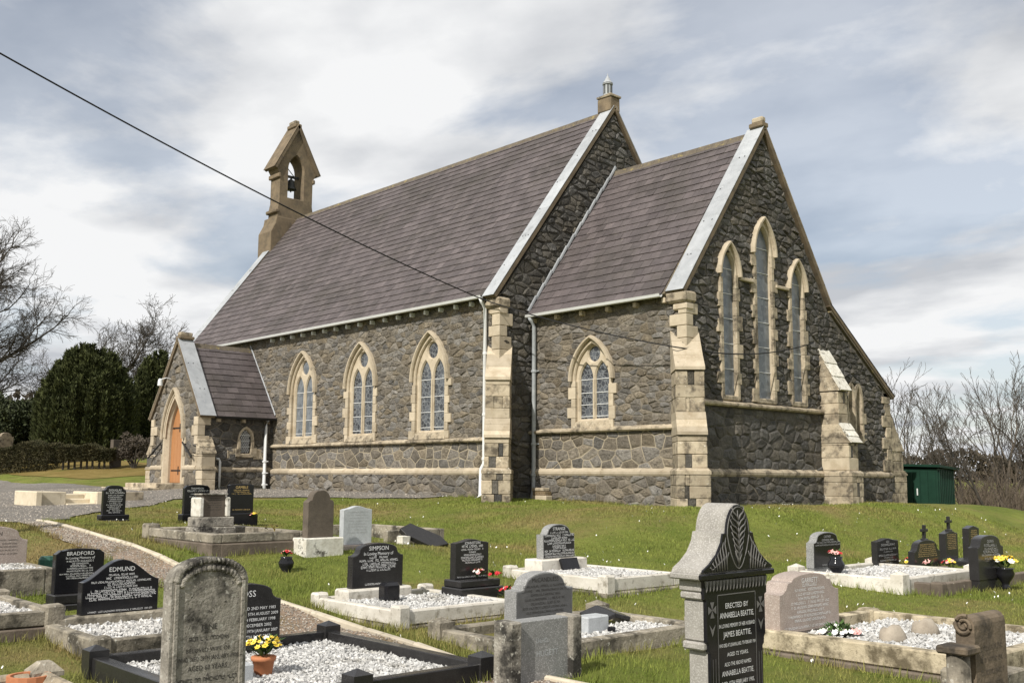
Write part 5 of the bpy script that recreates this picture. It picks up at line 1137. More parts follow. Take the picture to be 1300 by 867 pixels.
c = on(494, 762, 2, -1.30); v, f = bounds(c[0]-.08, c[0]+.08, c[1]-.10, c[1]+.10, -1.31, -1.11, .03); fv = obj('flower_holder', v, f, M_BLACK); tag(fv, 'polished black square flower holder on pale chippings', 'vase')
# ---- black headstone with red flowers
s = headstone((578, 620, 684, 734), -1.14, 'serp', M_DGREY, 'dark headstone on stepped base with red flowers at its foot', .09, base=[(.05, .16, .05, .08), (.07, .20, .07, .12)])
text(s, M_WHITEL, ('JOHNSTON', .87, .07, .5), (None, .79, .06, .62), (None, .72, .04, .66), (None, .65, .04, .2), (None, .58, .045, .5), (None, .51, .05, .66), (None, .45, .045, .6), (None, .39, .04, .45), (None, .04, .03, .9))
c = (s.x+.10, s.y+.02, -1.13); flowers('flower_posy', c, .06, .10, 9, (M_RED, M_WHT, M_PNK), 'red and white posy on the stepped base of the dark headstone', ps=.03)
flowers('flower_posy', (s.x+.12, s.y+.24, -1.13), .08, .06, 9, (M_RED,), 'spray of red flowers on the stepped base of the dark headstone', ps=.032)
c = on(610, 745, 2, -1.26); v, f = cbox((0, 0, 0), (.16, .24, .05), .008); v = np.array(v)@np.array(Matrix.Rotation(rad(30), 3, 'Y')).T+np.array([c[0]+.1, c[1], c[2]+.03]); tag(obj('memorial_plaque', v, f, M_DGREY), 'small sloping grey plaque below the red flowers', 'plaque')
flowers('flower_posy', (s.x+.34, s.y+.22, G(s.x+.3, s.y+.2)+.02), .07, .12, 8, (M_RED, M_WHT), 'red and white flowers on the ground beside the sloping plaque', ps=.03)
# ---- white kerbed grave below the bank
s = headstone((689, 731, 665, 708), 0, 'step', M_DGREY, 'black-faced headstone with grey rough edges on white plinth below the bank', .12, edge=M_GREYG, X=-9.62)
text(s, M_WHITEL, ('STRANGE', .82, .09, .5), (None, .73, .05, .56), (None, .64, .055, .9), (None, .56, .055, .5), (None, .49, .06, .95), (None, .41, .055, .74), (None, .33, .05, .44), (None, .27, .05, .4), (None, .19, .055, .92), (None, .11, .05, .92), (None, .04, .04, .88))
x1 = on(770, 757, 2, -1.36)[0]; yk0 = on(770, 757, 2, -1.36)[1]; yk1 = on(857, 746, 2, -1.35)[1]; sx, sy = s.x, s.y
t = surround(sx-.36, x1, yk0, yk1+.05, -1.165, M_CONC, 'white concrete kerb of the plinthed headstone below the bank', .11, posts=('sw', 'se', 'nw'), ph=.04, pw=.16, foot=(.15, M_CONCO))
v, f = bounds(sx-.22, sx+.10, sy-s.w/2-.12, sy+s.w/2+.12, -1.5, s.z-.002, .015); obj('plinth', v, f, M_CONC, t, [.9]*24)
chippings('white_chippings', sx+.11, x1-.11, yk0+.11, yk1-.06, -1.19, M_CHIP, 'white chippings inside the white kerb below the bank', .03)
c = on(723, 715, 0, sx+.16); v, f = cbox((0, 0, 0), (.05, .30, .16), .006); v = np.array(v)@np.array(Matrix.Rotation(rad(-22), 3, 'Y')).T+np.array([sx+.16, c[1], -1.11]); pq = obj('memorial_plaque', v, f, M_BLACK); tag(pq, 'small black plaque leaning on the white plinth', 'plaque')
# ---- McCANDLESS headstone and kerb
s = headstone((655, 727, 726, 792), 0, 'step', M_MIDG, 'grey granite headstone headed McCANDLESS with dark polished face', .16, edge=M_GREYG, X=-7.15)
text(s, M_BLACKL, ('McCANDLESS', .82, .085, .62), *[(None, .72-.083*i, .042, wd) for i, wd in enumerate((.76, .82, .5, .74, .5, .78, .66, .42))], d=.002)
mx, my = s.x, s.y; yk0, yk1 = on(565, 815, 2, -1.5)[1]+.02, on(865, 806, 2, -1.55)[1]; x1 = -6.32
t = surround(mx-.62, x1, yk0+.0, yk1, -1.40, M_CONCO, 'lichened grey kerb with stubby posts round the grey McCANDLESS headstone', .13, posts=('sw', 'se', 'nw', 'ne'), ph=.06, pw=.18, cap='pyr')
chippings('white_chippings', mx+.05, x1-.13, yk0+.13, yk1-.13, -1.46, M_CHIP, 'white chippings in front of the grey headstone with dark face', .03)
c = on(778, 788, 2, -1.43)
bk = thing('memorial_book', (c[0], c[1], -1.45), 'dark stone open book plaque lying on white chippings', 'plaque')
for sg in (-1, 1):
    v, f = cbox((0, 0, 0), (.28, .24, .045), .006); R3 = Matrix.Rotation(rad(12), 3, 'Y')@Matrix.Rotation(rad(-14*sg), 3, 'X'); v = np.array(v)@np.array(R3).T+np.array([c[0]-.10, c[1]+sg*.115, -1.37]); o = obj('page', v, f, M_DGREY, bk)
for i in range(3):
    q = np.array([c[0]-.10, c[1]+.115, -1.37])+np.array(R3@Vector((-.07+.06*i, 0, .026)))
    Uq = np.array(R3@Vector((0, 1, 0))); Vq = np.array(R3@Vector((-1, 0, 0))); letters(Fr(q, Uq, np.cross(Uq, Vq), Vq), [(None, 0, 0, .025, .14)], M_WHITEL, bk)
c = on(754, 800, 2, -1.44); v, f = bounds(c[0]-.12, c[0]+.06, c[1]-.15, c[1]+.15, -1.46, -1.30, .012); tag(obj('memorial_block', v, f, M_LGREY), 'pale stone block on white chippings beside the open book plaque', 'stone block')
c = on(768, 800, 2, -1.44); v, f = cbox((c[0]+.03, c[1]+.06, -1.43), (.06, .06, .05), .008); tag(obj('memorial_token', v, f, M_BLACK), 'tiny black cube on white chippings', 'ornament')
# ---- weathered granite headstone with pilasters (foreground)
s = headstone((643, 733, 786, 872), -1.60, 'flat', M_GREYG, 'rough grey granite headstone with plain pilasters and worn lettering', .14)
for sg in (-1, 1):
    v, f = s.fr.box(*sorted((sg*(s.w/2+.006), sg*(s.w/2-.11))), -.1, s.h+.01, -.15, .05, .012); obj('pilaster', v, f, M_OLDST, s.o, [.2]*24)
v, f = s.fr.box(-s.w/2-.05, s.w/2+.05, -.2, .0, -.2, .12, .015); obj('base', v, f, M_CONCO, s.o, [.5]*24)
letters(s.fr, [('HUGETT', s.w*.06, s.h*.46, s.h*.085, s.w*.50), (None, 0, s.h*.66, s.h*.06, s.w*.2)], M_LGREY, s.o)
M_CARVE = gen_mat('grey_carving', (0.11,0.105,0.10), (0.17,0.165,0.155), 20, .6, .2, 60, .003)
# ---- tall black-faced monument with carved head
bxm, bym = -3.72, 5.20
W_, T_ = .675, .17
m_ = thing('carved_monument', (bxm-T_/2, bym, G(bxm, bym)), 'tall black-faced granite monument with carved leafy head and white lettering', 'headstone')
fm = Fr((bxm, bym, 0), (0, 1, 0), (1, 0, 0)); zt = -.155
def fbox(u0, u1, v0, v1, d0, d1, mat, name, ch=.008):
    v, f = fm.box(u0, u1, v0, v1, d0, d1, ch); return obj(name, v, f, mat, m_, [.5]*24)
zg = G(bxm, bym); hw = W_/2-.075
fbox(-hw, hw, zg-.1, -.985, -T_+.02, -.012, M_EDGEG, 'shaft')
fbox(-hw-.045, hw+.045, -.982, -.935, -T_+.005, -.010, M_EDGEG, 'moulding', .02); fbox(-hw-.03, hw+.03, -.932, -.70, -T_+.012, -.012, M_EDGEG, 'neck')
fbox(-hw-.052, hw+.052, -.697, -.655, -T_, -.010, M_EDGEG, 'moulding', .016); fbox(-hw-.055, hw+.055, -.652, -.585, -T_-.004, -.012, M_EDGEG, 'frieze')
fc = [(-hw+.004, zg-.1), (hw-.004, zg-.1), (hw-.004, -1.0), (hw+.01, -.985), (hw+.012, -.95), (hw+.028, -.93), (hw+.028, -.70), (hw+.048, -.69), (hw+.05, -.583)]; fc = fc+[(-a, b) for a, b in reversed(fc[2:])]
obj('face', *prism(fm, fc, -.02, .006, .003), M_BLACK, m_)
for i in range(19):
    u = -hw-.03+(2*hw+.06)*i/18; V = [fm.p(u-.016, -.588, .0065), fm.p(u+.016, -.588, .0065), fm.p(u, -.655, .0065), fm.p(u-.012, -.590, .016), fm.p(u+.012, -.590, .016), fm.p(u, -.64, .016)]; obj('dentil', V, [(3, 5, 4), (0, 2, 5, 3), (2, 1, 4, 5), (1, 0, 3, 4)], M_CARVE, m_)
fbox(-hw-.11, hw+.11, -.582, -.545, -T_-.03, .020, M_EDGEG, 'cornice', .014); fbox(-hw-.108, hw+.108, -.580, -.547, .0, .030, M_BLACK, 'cornice_face', .008)
rt = [(hw+.10, -.544), (hw+.085, -.52), (hw+.02, -.485), (hw-.045, -.435), (hw-.09, -.37), (hw-.105, -.318), (.135, -.316)]
ovl = [(.128*math.cos(t), -.335+.185*math.sin(t)) for t in np.linspace(.10, math.pi-.10, 15)]
hd = [(-hw-.10, -.544)]+rt+ovl+[(-a, b) for a, b in reversed(rt[1:])]
obj('carved_head', *prism(fm, hd, -T_-.02, .018, .008), M_EDGEG, m_); obj('face', *prism(fm, inset(hd, .006), .0, .027, .003), M_BLACK, m_)
def frond(pts, r0, r1, nm='carved_leaf'):
    v, f = tube(pts, np.linspace(r0, r1, len(pts)), 5); obj(nm, v, f, M_CARVE, m_, smooth=True)
ov = [(.108*math.cos(t)*(1 if math.sin(t) > 0 else 1-.35*abs(math.sin(t))), -.335+(.165 if math.sin(t) > 0 else .195)*math.sin(t)) for t in np.linspace(0, 2*math.pi, 33)]
frond([fm.p(a, b, .027) for a, b in ov], .004, .004)
for sg in (-1, 1):
    for k in range(8):
        y0 = -.50+.036*k; q = min(1, .35+.13*k) if k < 5 else 1-.10*(k-4); frond([fm.p(sg*.004, y0, .027), fm.p(sg*.03*q, y0+.030, .030), fm.p(sg*.072*q, y0+.048, .030), fm.p(sg*.085*q, y0+.075, .027), fm.p(sg*.06*q, y0+.085, .026)], .007, .0025)
    for k in range(7):
        u0 = .115+.024*k; h = .19-.027*k; frond([fm.p(sg*u0, -.535, .027), fm.p(sg*(u0+.006), -.535+h*.45, .030), fm.p(sg*(u0+.022), -.535+h*.8, .030), fm.p(sg*(u0+.008), -.535+h, .026)], .006, .002)
        frond([fm.p(sg*(u0+.004), -.535+h*.3, .028), fm.p(sg*(u0-.018), -.535+h*.55, .029)], .004, .002)
frond([fm.p(0, -.52, .027), fm.p(.004, -.34, .030), fm.p(-.004, -.19, .027)], .005, .003)
bd = MB(); pu, pt = hw-.075, -.675
for a, b, c, d in ((-pu, pu, pt-.003, pt+.003), (-pu-.003, -pu+.003, zg, pt), (pu-.003, pu+.003, zg, pt)): bd.add([fm.p(a, c, .0075), fm.p(b, c, .0075), fm.p(b, d, .0075), fm.p(a, d, .0075)], [(0, 1, 2, 3)])
for sg in (-1, 1):
    for a in (hw-.048, hw-.022): bd.add([fm.p(sg*a-.002, zg, .0075), fm.p(sg*a+.002, zg, .0075), fm.p(sg*a+.002, -1.03, .0075), fm.p(sg*a-.002, -1.03, .0075)], [(0, 1, 2, 3)])
    u = sg*(hw-.022)
    for k in range(4):
        t0 = k*math.pi/2; c_, s_ = math.cos(t0), math.sin(t0); bd.add([fm.p(u, -.755, .008), fm.p(u+.038*c_-.020*s_, -.755+.045*s_+.024*c_, .008), fm.p(u+.038*c_+.020*s_, -.755+.045*s_-.024*c_, .008)], [(0, 1, 2)])
    bd.add([fm.p(u-.03, -.835, .008), fm.p(u, -.905, .008), fm.p(u+.03, -.835, .008), fm.p(u, -.865, .008)], [(0, 1, 2, 3)])
bo = bd.build('border', M_CARVE, m_); bo['kind'] = 'stuff'
rows = [('ERECTED BY', .030, .60), ('ANNABELLA BEATTIE,', .032, .90), ('IN LOVING MEMORY OF HER HUSBAND', .022, .94), ('JAMES BEATTIE,', .032, .74), ('WHO DIED AT LISNAMALLARD, 7TH FEBRUARY 1904', .020, .96), ('AGED 72 YEARS.', .022, .56), ('ALSO THE ABOVE NAMED', .022, .70), ('ANNABELLA BEATTIE,', .030, .84), ('DIED 13TH FEBRUARY 1905,', .024, .86), ('AGED 74 YEARS.', .022, .54), ('ROBERT, FIFTH SON OF THE ABOVE', .026, .97), ('DIED 19TH JANUARY 1906,', .024, .88), ('AGED 35 YEARS.', .022, .5)]
y = -.755; L = []
for b_, h, wf in rows: L.append((b_, 0, y, h, 2*pu*wf)); y -= .0545
letters(fm, L, M_WHITEL, m_, .008)

# ---- pink headstone with stepped top and kerbed plot of white chippings
s = headstone((990, 1064, 727, 800), -1.40, 'curvestep', M_PINK, 'pinkish granite headstone with stepped curved shoulders headed GARRETT', .22)
text(s, M_WHITEL, ('GARRETT', .84, .085, .48), (None, .775, .05, .24), *[(None, .70-.075*i, .042, wd) for i, wd in enumerate((.5, .46, .42, .62, .62, .44, .72, .52))], (None, .06, .038, .84), d=.002)
gx, gy = s.x, s.y; gx0, gx1 = gx-.32, -3.58; gy0 = gy-s.w/2-.06; gy1 = gy0+2.15
t = surround(gx0, gx1, gy0, gy1, -1.36, M_CONCY, 'yellow-stained concrete kerb round the stepped pinkish headstone', .13, posts=('se', 'nw'), ph=.02, pw=.18, foot=(.17, M_CONCD))
chippings('white_chippings', gx+.02, gx1-.13, gy0+.13, gy1-.13, -1.43, M_CHIP, 'white chippings with two rocks in front of the pinkish headstone', .032)
for k, (px, py, sz) in enumerate(((1132, 812, .115), (1173, 803, .12))):
    c = on(px, py, 2, -1.42); b = MB(); v, f = lathe((0, 0, 0), [(sz*.95, -.03), (sz*1.0, .02), (sz*.9, .07), (sz*.6, .11), (sz*.2, .12)], 12); v = [(c[0]+x*(1+.15*math.sin(3*y/sz)), c[1]+y*1.2, -1.42+z*(1+.2*math.sin(5*x/sz))) for x, y, z in v]
    tag(obj('decorative_rock', v, f, M_ROCK, smooth=True), ('rounded buff rock on white chippings, the one nearer the flower wreath', 'rounded buff rock on white chippings, the one nearer the far kerb')[k], 'rock', 'rounded rocks on the white chippings')
c = on(1066, 803, 2, -1.40)
flowers('flower_wreath', (c[0], c[1], -1.42), .19, .09, 60, (M_WHT, M_PNK, M_WHT, M_LEAF), 'oval wreath of white and pink flowers on white chippings', ps=.035)
# ---- scroll-topped tablet, lower right
sx_, sy_ = -2.95, 6.82
t = thing('scroll_headstone', (sx_, sy_, G(sx_, sy_)), 'brown weathered tablet with rolled scroll top and stub column beside it', 'headstone')
zt = on(1225, 783, 0, sx_)[2]; zg = G(sx_, sy_); fs_ = Fr((sx_, sy_, 0), (0, 1, 0), (1, 0, 0)); wS = .46
V = []; n = 14; prof = [(-.10, zg-.1), (.02, zg-.1), (.02, zt-.10)]+[(-.04+.06*math.cos(t_), zt-.06+.06*math.sin(t_)) for t_ in np.linspace(0, math.pi, 8)]+[(-.10, zt-.1)]
V = [fs_.p(u, z, d) for u in (-wS/2, wS/2) for d, z in prof]; k = len(prof)
M_SCROLL = gen_mat('stained_sandstone_tablet', (0.12,0.095,0.066), (0.22,0.17,0.118), 5, .95, .7, 30, .012, [((0.05,0.042,0.033), 3.5, .44, .62), ((0.33,0.17,0.08), 9, .66, .78)], .2)
obj('tablet', V, [(i, (i+1) % k, k+(i+1) % k, k+i) for i in range(k)]+[tuple(reversed(range(k))), tuple(range(k, 2*k))], M_SCROLL, t)
sp = [(-.04+.062*(1-.85*q)*math.cos(q*4*math.pi+1.2), zt-.06+.062*(1-.85*q)*math.sin(q*4*math.pi+1.2)) for q in np.linspace(0, 1, 30)]
v, f = tube([fs_.p(-wS/2-.012, z, d) for d, z in sp], np.linspace(.014, .008, 30), 6); obj('scroll', v, f, M_SCROLL, t)
v, f = fs_.box(-wS/2-.20, -wS/2-.005, zt-.22, zt-.17, -.14, .06, .015); obj('capital', v, f, M_SCROLL, t, [.5]*24)
v, f = lathe((sx_-.04, sy_-wS/2-.11, zg-.1), [(.085, 0), (.085, .1), (.075, .12), (.068, zt-.22-zg+.1)], 14); obj('column', v, f, M_CONCO, t, smooth=True)
letters(fs_, [(None, 0, zt-.22-.075*i, .03, wS*.7) for i in range(5)], M_BROWNST, t, .022)
v, f = bounds(sx_-.20, sx_+.14, sy_-wS/2-.26, sy_+wS/2+.1, zg-.12, zg+.06, .02, .005); obj('base', v, f, M_CONCO, t, [.4]*24)
surround(sx_-.5, sx_+2.2, sy_+.42, sy_+1.6, -1.40, M_CONCO, 'low grey kerb with rounded coping to the right of the scroll tablet', .16, posts=('sw',), ph=.10, pw=.2, sides='sw')
# ---- row of headstones at the foot of the bank
rw = 'headstones in the row below the bank'
s = headstone((1033, 1067, 675, 720), -1.22, 'shoulder', M_BLACK, 'black headstone with grey stepped edge behind the vase of pink flowers', .12, edge=M_GREYG, group=rw)
text(s, M_GREYL, ('CATHEY', .84, .07, .42), (None, .755, .05, .44), (None, .69, .045, .8), (None, .62, .04, .9), (None, .06, .04, .4))
hx, hy = s.x, s.y
s = headstone((1113, 1142, 683, 719), -1.31, 'serp', M_DGREY, 'plain dark grey headstone with curved top next to red and yellow flowers', .09, group=rw)
text(s, M_GREYL, ('REID', .84, .08, .24), (None, .74, .075, .6), (None, .60, .06, .74), (None, .51, .04, .4), (None, .38, .06, .86), (None, .30, .04, .4), (None, .20, .055, .74), (None, .1, .045, .3))
c = (s.x+.12, s.y+.42, -1.30); flowers('grave_flowers', (c[0], c[1], -1.31), .16, .12, 22, (M_RED, M_WHT, M_YEL, M_YEL), 'mixed red, white and yellow flowers between two dark headstones', ps=.035)
def topcross(s, k=1.0):
    b = MB(); fr = s.fr; z = s.h; w_ = .035*k
    for a in (fr.box(-w_*.75, w_*.75, z-.02, z+.28*k, -.07, -.02, .006), fr.box(-.11*k, .11*k, z+.15*k, z+.205*k, -.068, -.022, .006), fr.box(-.07*k, .07*k, z-.03, z+.02, -.085, -.005, .01)): b.add(*a)
    b.build('cross', M_DGREY, s.o)
s = headstone((1161, 1193, 685, 720), -1.33, 'shoulder', M_DGREY, 'broad dark headstone topped by a small cross, with gold lettering', .10, group=rw); topcross(s, .8)
text(s, M_GOLDL, *[(None, .82-.07*i, .035, .55+.03*i) for i in range(7)])
flowers('grave_flowers', (s.x+.10, s.y+s.w*.62, -1.33), .12, .10, 14, (M_PNK, M_YEL, M_RED), 'orange and pink flowers beside the broad cross-topped headstone', ps=.035)
flowers('grave_flowers', (s.x+.12, s.y-s.w*.30, -1.33), .05, .12, 6, (M_PNK,), 'peach flowers in front of the broad cross-topped headstone', ps=.04)
s = headstone((1201, 1216, 673, 714), -1.33, 'serp', M_DGREY, 'narrow tall dark headstone topped by a small cross', .11, group=rw); topcross(s, .8)
text(s, M_GOLDL, *[(None, .86-.055*i, .028, .7) for i in range(9)])
v, f = bounds(s.x+.02, s.x+.5, s.y-.45, s.y+.5, -1.6, -1.26, .015); tag(obj('grave_slab', v, f, M_DGREY, None, [.5]*24), 'low dark slab in front of the narrow cross-topped headstone', 'grave slab')
s = headstone((1230, 1243, 667, 709), -1.33, 'peak', M_DGREY, 'narrow dark headstone with peaked top, the farthest up the row', .11, group=rw)
text(s, M_GOLDL, *[(None, .84-.055*i, .03, .6) for i in range(9)])
s = headstone((1243, 1274, 679, 735), -1.30, 'shoulder', M_DGREY, 'large dark grey headstone with stepped shoulders beside the daffodil vase', .13, group=rw)
text(s, M_GREYL, ('QUINN', .83, .07, .44), (None, .74, .06, .5), (None, .67, .045, .48), (None, .60, .06, .58), (None, .53, .045, .7), (None, .46, .04, .5))
qx, qy = s.x, s.y
x1 = on(1160, 752, 2, -1.43)[0]; y0 = on(1160, 752, 2, -1.43)[1]; y1 = on(1233, 739, 2, -1.43)[1]
t = surround(hx-.25, x1, hy-.55, y1, -1.245, M_CONC, 'long white concrete kerb in front of the headstone row below the bank', .12, posts=('sw', 'se', 'ne', 'nw'), ph=.05, pw=.17, cap='pyr')
chippings('pale_chippings', hx+.02, x1-.12, hy-.43, y1-.12, -1.29, M_CHIP, 'pale chippings inside the long white kerb', .04)
c = on(1062, 728, 2, -1.27); flowers('flower_vase', (c[0], c[1], -1.04), .09, .08, 14, (M_PNK, M_PNK, M_RED), 'round black vase of pink flowers on the long white kerb', pot=vase([(.07, 0), (.075, .01), (.06, .03), (.11, .09), (.115, .13), (.09, .18), (.075, .2), (.09, .24)], M_BLACK), ps=.045)
c = on(1277, 746, 2, -1.42); flowers('flower_vase', (c[0], c[1], -1.16), .15, .16, 26, (M_YEL, M_YEL, M_WHT), 'tall black vase of daffodils beside the large dark grey headstone', pot=vase([(.07, 0), (.08, .01), (.04, .05), (.05, .08), (.10, .15), (.12, .20), (.10, .25), (.12, .27)], M_BLACK), ps=.05)
c0 = on(1195, 756, 2, -1.44); surround(c0[0]-1.3, c0[0], c0[1], c0[1]+2.9, -1.30, M_CONCD, 'low dark concrete kerb in the grass by the daffodil vase', .11, posts=('se',), ph=.02, pw=.16, sides='sew')
# ---- stone steps and cheek walls in the drive
M_STEPST = gen_mat('pale_step_stone', (0.50,0.43,0.31), (0.62,0.55,0.42), 5, .9, .4, 50, .006, [((0.3,0.25,0.18), 4, .58, .75)], .25)
a = on(53, 643, 2, -.74); b_ = on(97, 645, 2, -.74); t = thing('stone_steps', tuple(a), 'short flight of stone steps between low walls in the gravel drive', 'steps')
w0 = b_[1]-a[1]; fx = a[0]
v, f = bounds(fx-1.5, fx, a[1]-.14, a[1], -1.0, -.40, .015); obj('wall', v, f, M_STEPST, t, [.7]*24)
yb_ = a[1]+1.2
v, f = bounds(fx-1.5, fx+.05, yb_, yb_+.16, -1.0, -.42, .015); obj('wall', v, f, M_STEPST, t, [.8]*24)
for i in range(3):
    v, f = bounds(fx-.05-.34*(i+1)-(.6 if i == 2 else 0), fx-.05-.34*i-.004, a[1]+.58, yb_-.004, -1.0, -.68+.10*i, .012); obj('step', v, f, M_STEPST, t, [gr.random()]*24)
v, f = bounds(fx-1.3, fx-.16, a[1]+.004, a[1]+.575, -1.0, -.415, .01); obj('wall', v, f, M_STEPST, t, [.2]*24)
v, f = bounds(fx-1.5, fx-1.34, yb_+.164, yb_+1.7, -1.0, -.45, .01); obj('wall', v, f, M_SANDW, t, [.1]*24)
# ---- stacked offcuts at the foot of the chancel wall
for k, (dz, h, w_, ox) in enumerate(((0, .12, .50, 0), (.122, .10, .44, .03), (.224, .08, .40, .0))):
    z0 = G(-18.05, 17.5)-.02; v, f = bounds(-18.30+ox, -18.30+ox+w_, 17.36, 17.58, z0+dz, z0+dz+h, .012, .004); tag(obj('stone_offcut', v, f, (M_SAND, M_PATH, M_SANDW)[k], None, [.6]*24), ('pale stone offcut lying lowest against the chancel wall', 'brownish stone offcut stacked in the middle against the chancel wall', 'buff stone offcut stacked topmost against the chancel wall')[k], 'stone block')
# ---- green shed
M_SHED = gen_mat('green_painted_steel', (0.008,0.030,0.019), (0.012,0.042,0.027), 4, .45, 0)
c1 = on(1152, 641, 2, -.76); X0, Y0 = c1[0]-.3, 29.0; zs = G(X0, Y0)-.05
t = thing('garden_shed', (X0, Y0, zs), 'dark green metal shed with ribbed side behind the church corner', 'shed')
cl = on(1152, 600, 1, Y0)[0]; ca = on(1190, 600, 1, Y0)[0]
xa, xb = cl-.6, ca; ya, yb2 = Y0, Y0+1.05; zh = on(1199, 592, 1, Y0)[2]
v, f = bounds(xa, xb, ya, yb2, zs, zh-.05, .01); obj('body', v, f, M_SHED, t)
frd = south(ya)
for i in range(6):
    x = xa+.05+(xb-xa-.1)*i/6; v, f = frd.box(x+.01, x+(xb-xa-.1)/6-.01, zs+.05, zh-.12, -.01, .022, .006); obj('panel', v, f, M_SHED, t)
fre = east(xb)
for i in range(9):
    y = ya+.04+(yb2-ya-.08)*i/9; v, f = fre.box(y+.02, y+(yb2-ya)/9-.03, zs+.05, zh-.1, -.01, .03, .01); obj('rib', v, f, M_SHED, t)
v, f = frd.box(xb-.62, xb-.585, zs+.38, zs+.58, .02, .045, .005); obj('handle', v, f, M_PVC, t)
v = [(xa-.08, ya-.10, zh+.02), (xb+.12, ya-.10, zh-.02), (xb+.12, yb2+.1, zh-.10), (xa-.08, yb2+.1, zh-.06)]; v = v+[(a, b, c+.07) for a, b, c in v]; obj('roof', v, orient(v, [(0, 1, 2, 3), (4, 5, 6, 7), (0, 1, 5, 4), (1, 2, 6, 5), (2, 3, 7, 6), (3, 0, 4, 7)]), M_SHED, t)
# ---- overhead cable with its pole out of frame
M_CABLE = gen_mat('black_cable', (0.006,0.006,0.007), (0.012,0.012,0.012), 9, .6, 0)
M_POLE = gen_mat('pole_timber', (0.10,0.075,0.05), (0.16,0.12,0.085), 5, .9, .5, 30, .01)
pe = ray(-330, -122)*13.0; a0 = np.array([XN-.35, YN-.32, 4.33]); a1 = np.array([XE+.10, 22.45, on(1022, 436, 0, XE)[2]])
def span(p, q, sag, n=28): return [p+(q-p)*t+np.array([0, 0, -4*sag*t*(1-t)]) for t in np.linspace(0, 1, n)]
v, f = tube(span(pe, a0, .25), .014, 6); t = thing('overhead_cable', tuple(a0), 'black overhead cable slung from a pole to the church eaves and east windows', 'cable'); obj('cable', v, f, M_CABLE, t, smooth=True)
ac = np.array([XE+.02, YC-.40, on(862, 440, 1, YC-.40)[2]]); a1[0] = XE+.20
for p, q, sg_ in ((a0, ac, .10), (ac, np.array([XE+.20, YC+.25, ac[2]-.04]), .0), (np.array([XE+.20, YC+.25, ac[2]-.04]), a1, .16)):
    v, f = tube(span(p, q, sg_), .015, 6); obj('cable', v, f, M_CABLE, t, smooth=True)
v, f = tube([a0, a0+np.array([0, .3, 0])], .02, 6); obj('hook', v, f, M_IRON, t)
zp = G(pe[0], pe[1]); v, f = tube([(pe[0], pe[1], zp-.3), (pe[0], pe[1], pe[2]+.35)], [.13, .10], 12); tag(obj('utility_pole', v, f, M_POLE, smooth=True), 'round timber pole carrying the overhead cable', 'pole')
# ------------------------------------------------------------------ vegetation
tr = random.Random(5)
M_BARK = gen_mat('grey_bark', (0.030,0.026,0.021), (0.06,0.052,0.042), 6, .95, .6, 25, .02)
M_TWIG = gen_mat('dark_twigs', (0.055,0.047,0.038), (0.085,0.073,0.060), 3, .9, 0)
M_BARKB = gen_mat('brown_scrub_stems', (0.070,0.055,0.042), (0.14,0.11,0.08), 3, .9, 0)
M_BARKP = gen_mat('pale_sapling_bark', (0.075,0.062,0.048), (0.13,0.108,0.085), 6, .9, .3, 25, .01)
def tubes_np(lines, n):
    """many tapered tubes in one go"""
    V = []; F = []; k = 0
    for P, r in lines:
        m = len(P); T = np.gradient(P, axis=0); T /= np.linalg.norm(T, axis=1)[:, None]+1e-9; A = np.where(np.abs(T[:, 2:3]) < .9, np.array([[0, 0, 1.]]), np.array([[1., 0, 0]])); B = np.cross(T, A); B /= np.linalg.norm(B, axis=1)[:, None]; Cc = np.cross(B, T)
        th = 2*np.pi*np.arange(n)/n; R_ = P[:, None]+r[:, None, None]*(B[:, None]*np.cos(th)[None, :, None]+Cc[:, None]*np.sin(th)[None, :, None]); V.append(R_.reshape(-1, 3))
        i = np.arange(m-1)[:, None]*n; j = np.arange(n)[None]; q = np.stack([i+j, i+(j+1) % n, i+n+(j+1) % n, i+n+j], -1).reshape(-1, 4)+k; F.append(q); k += m*n
    return np.concatenate(V), np.concatenate(F).tolist()
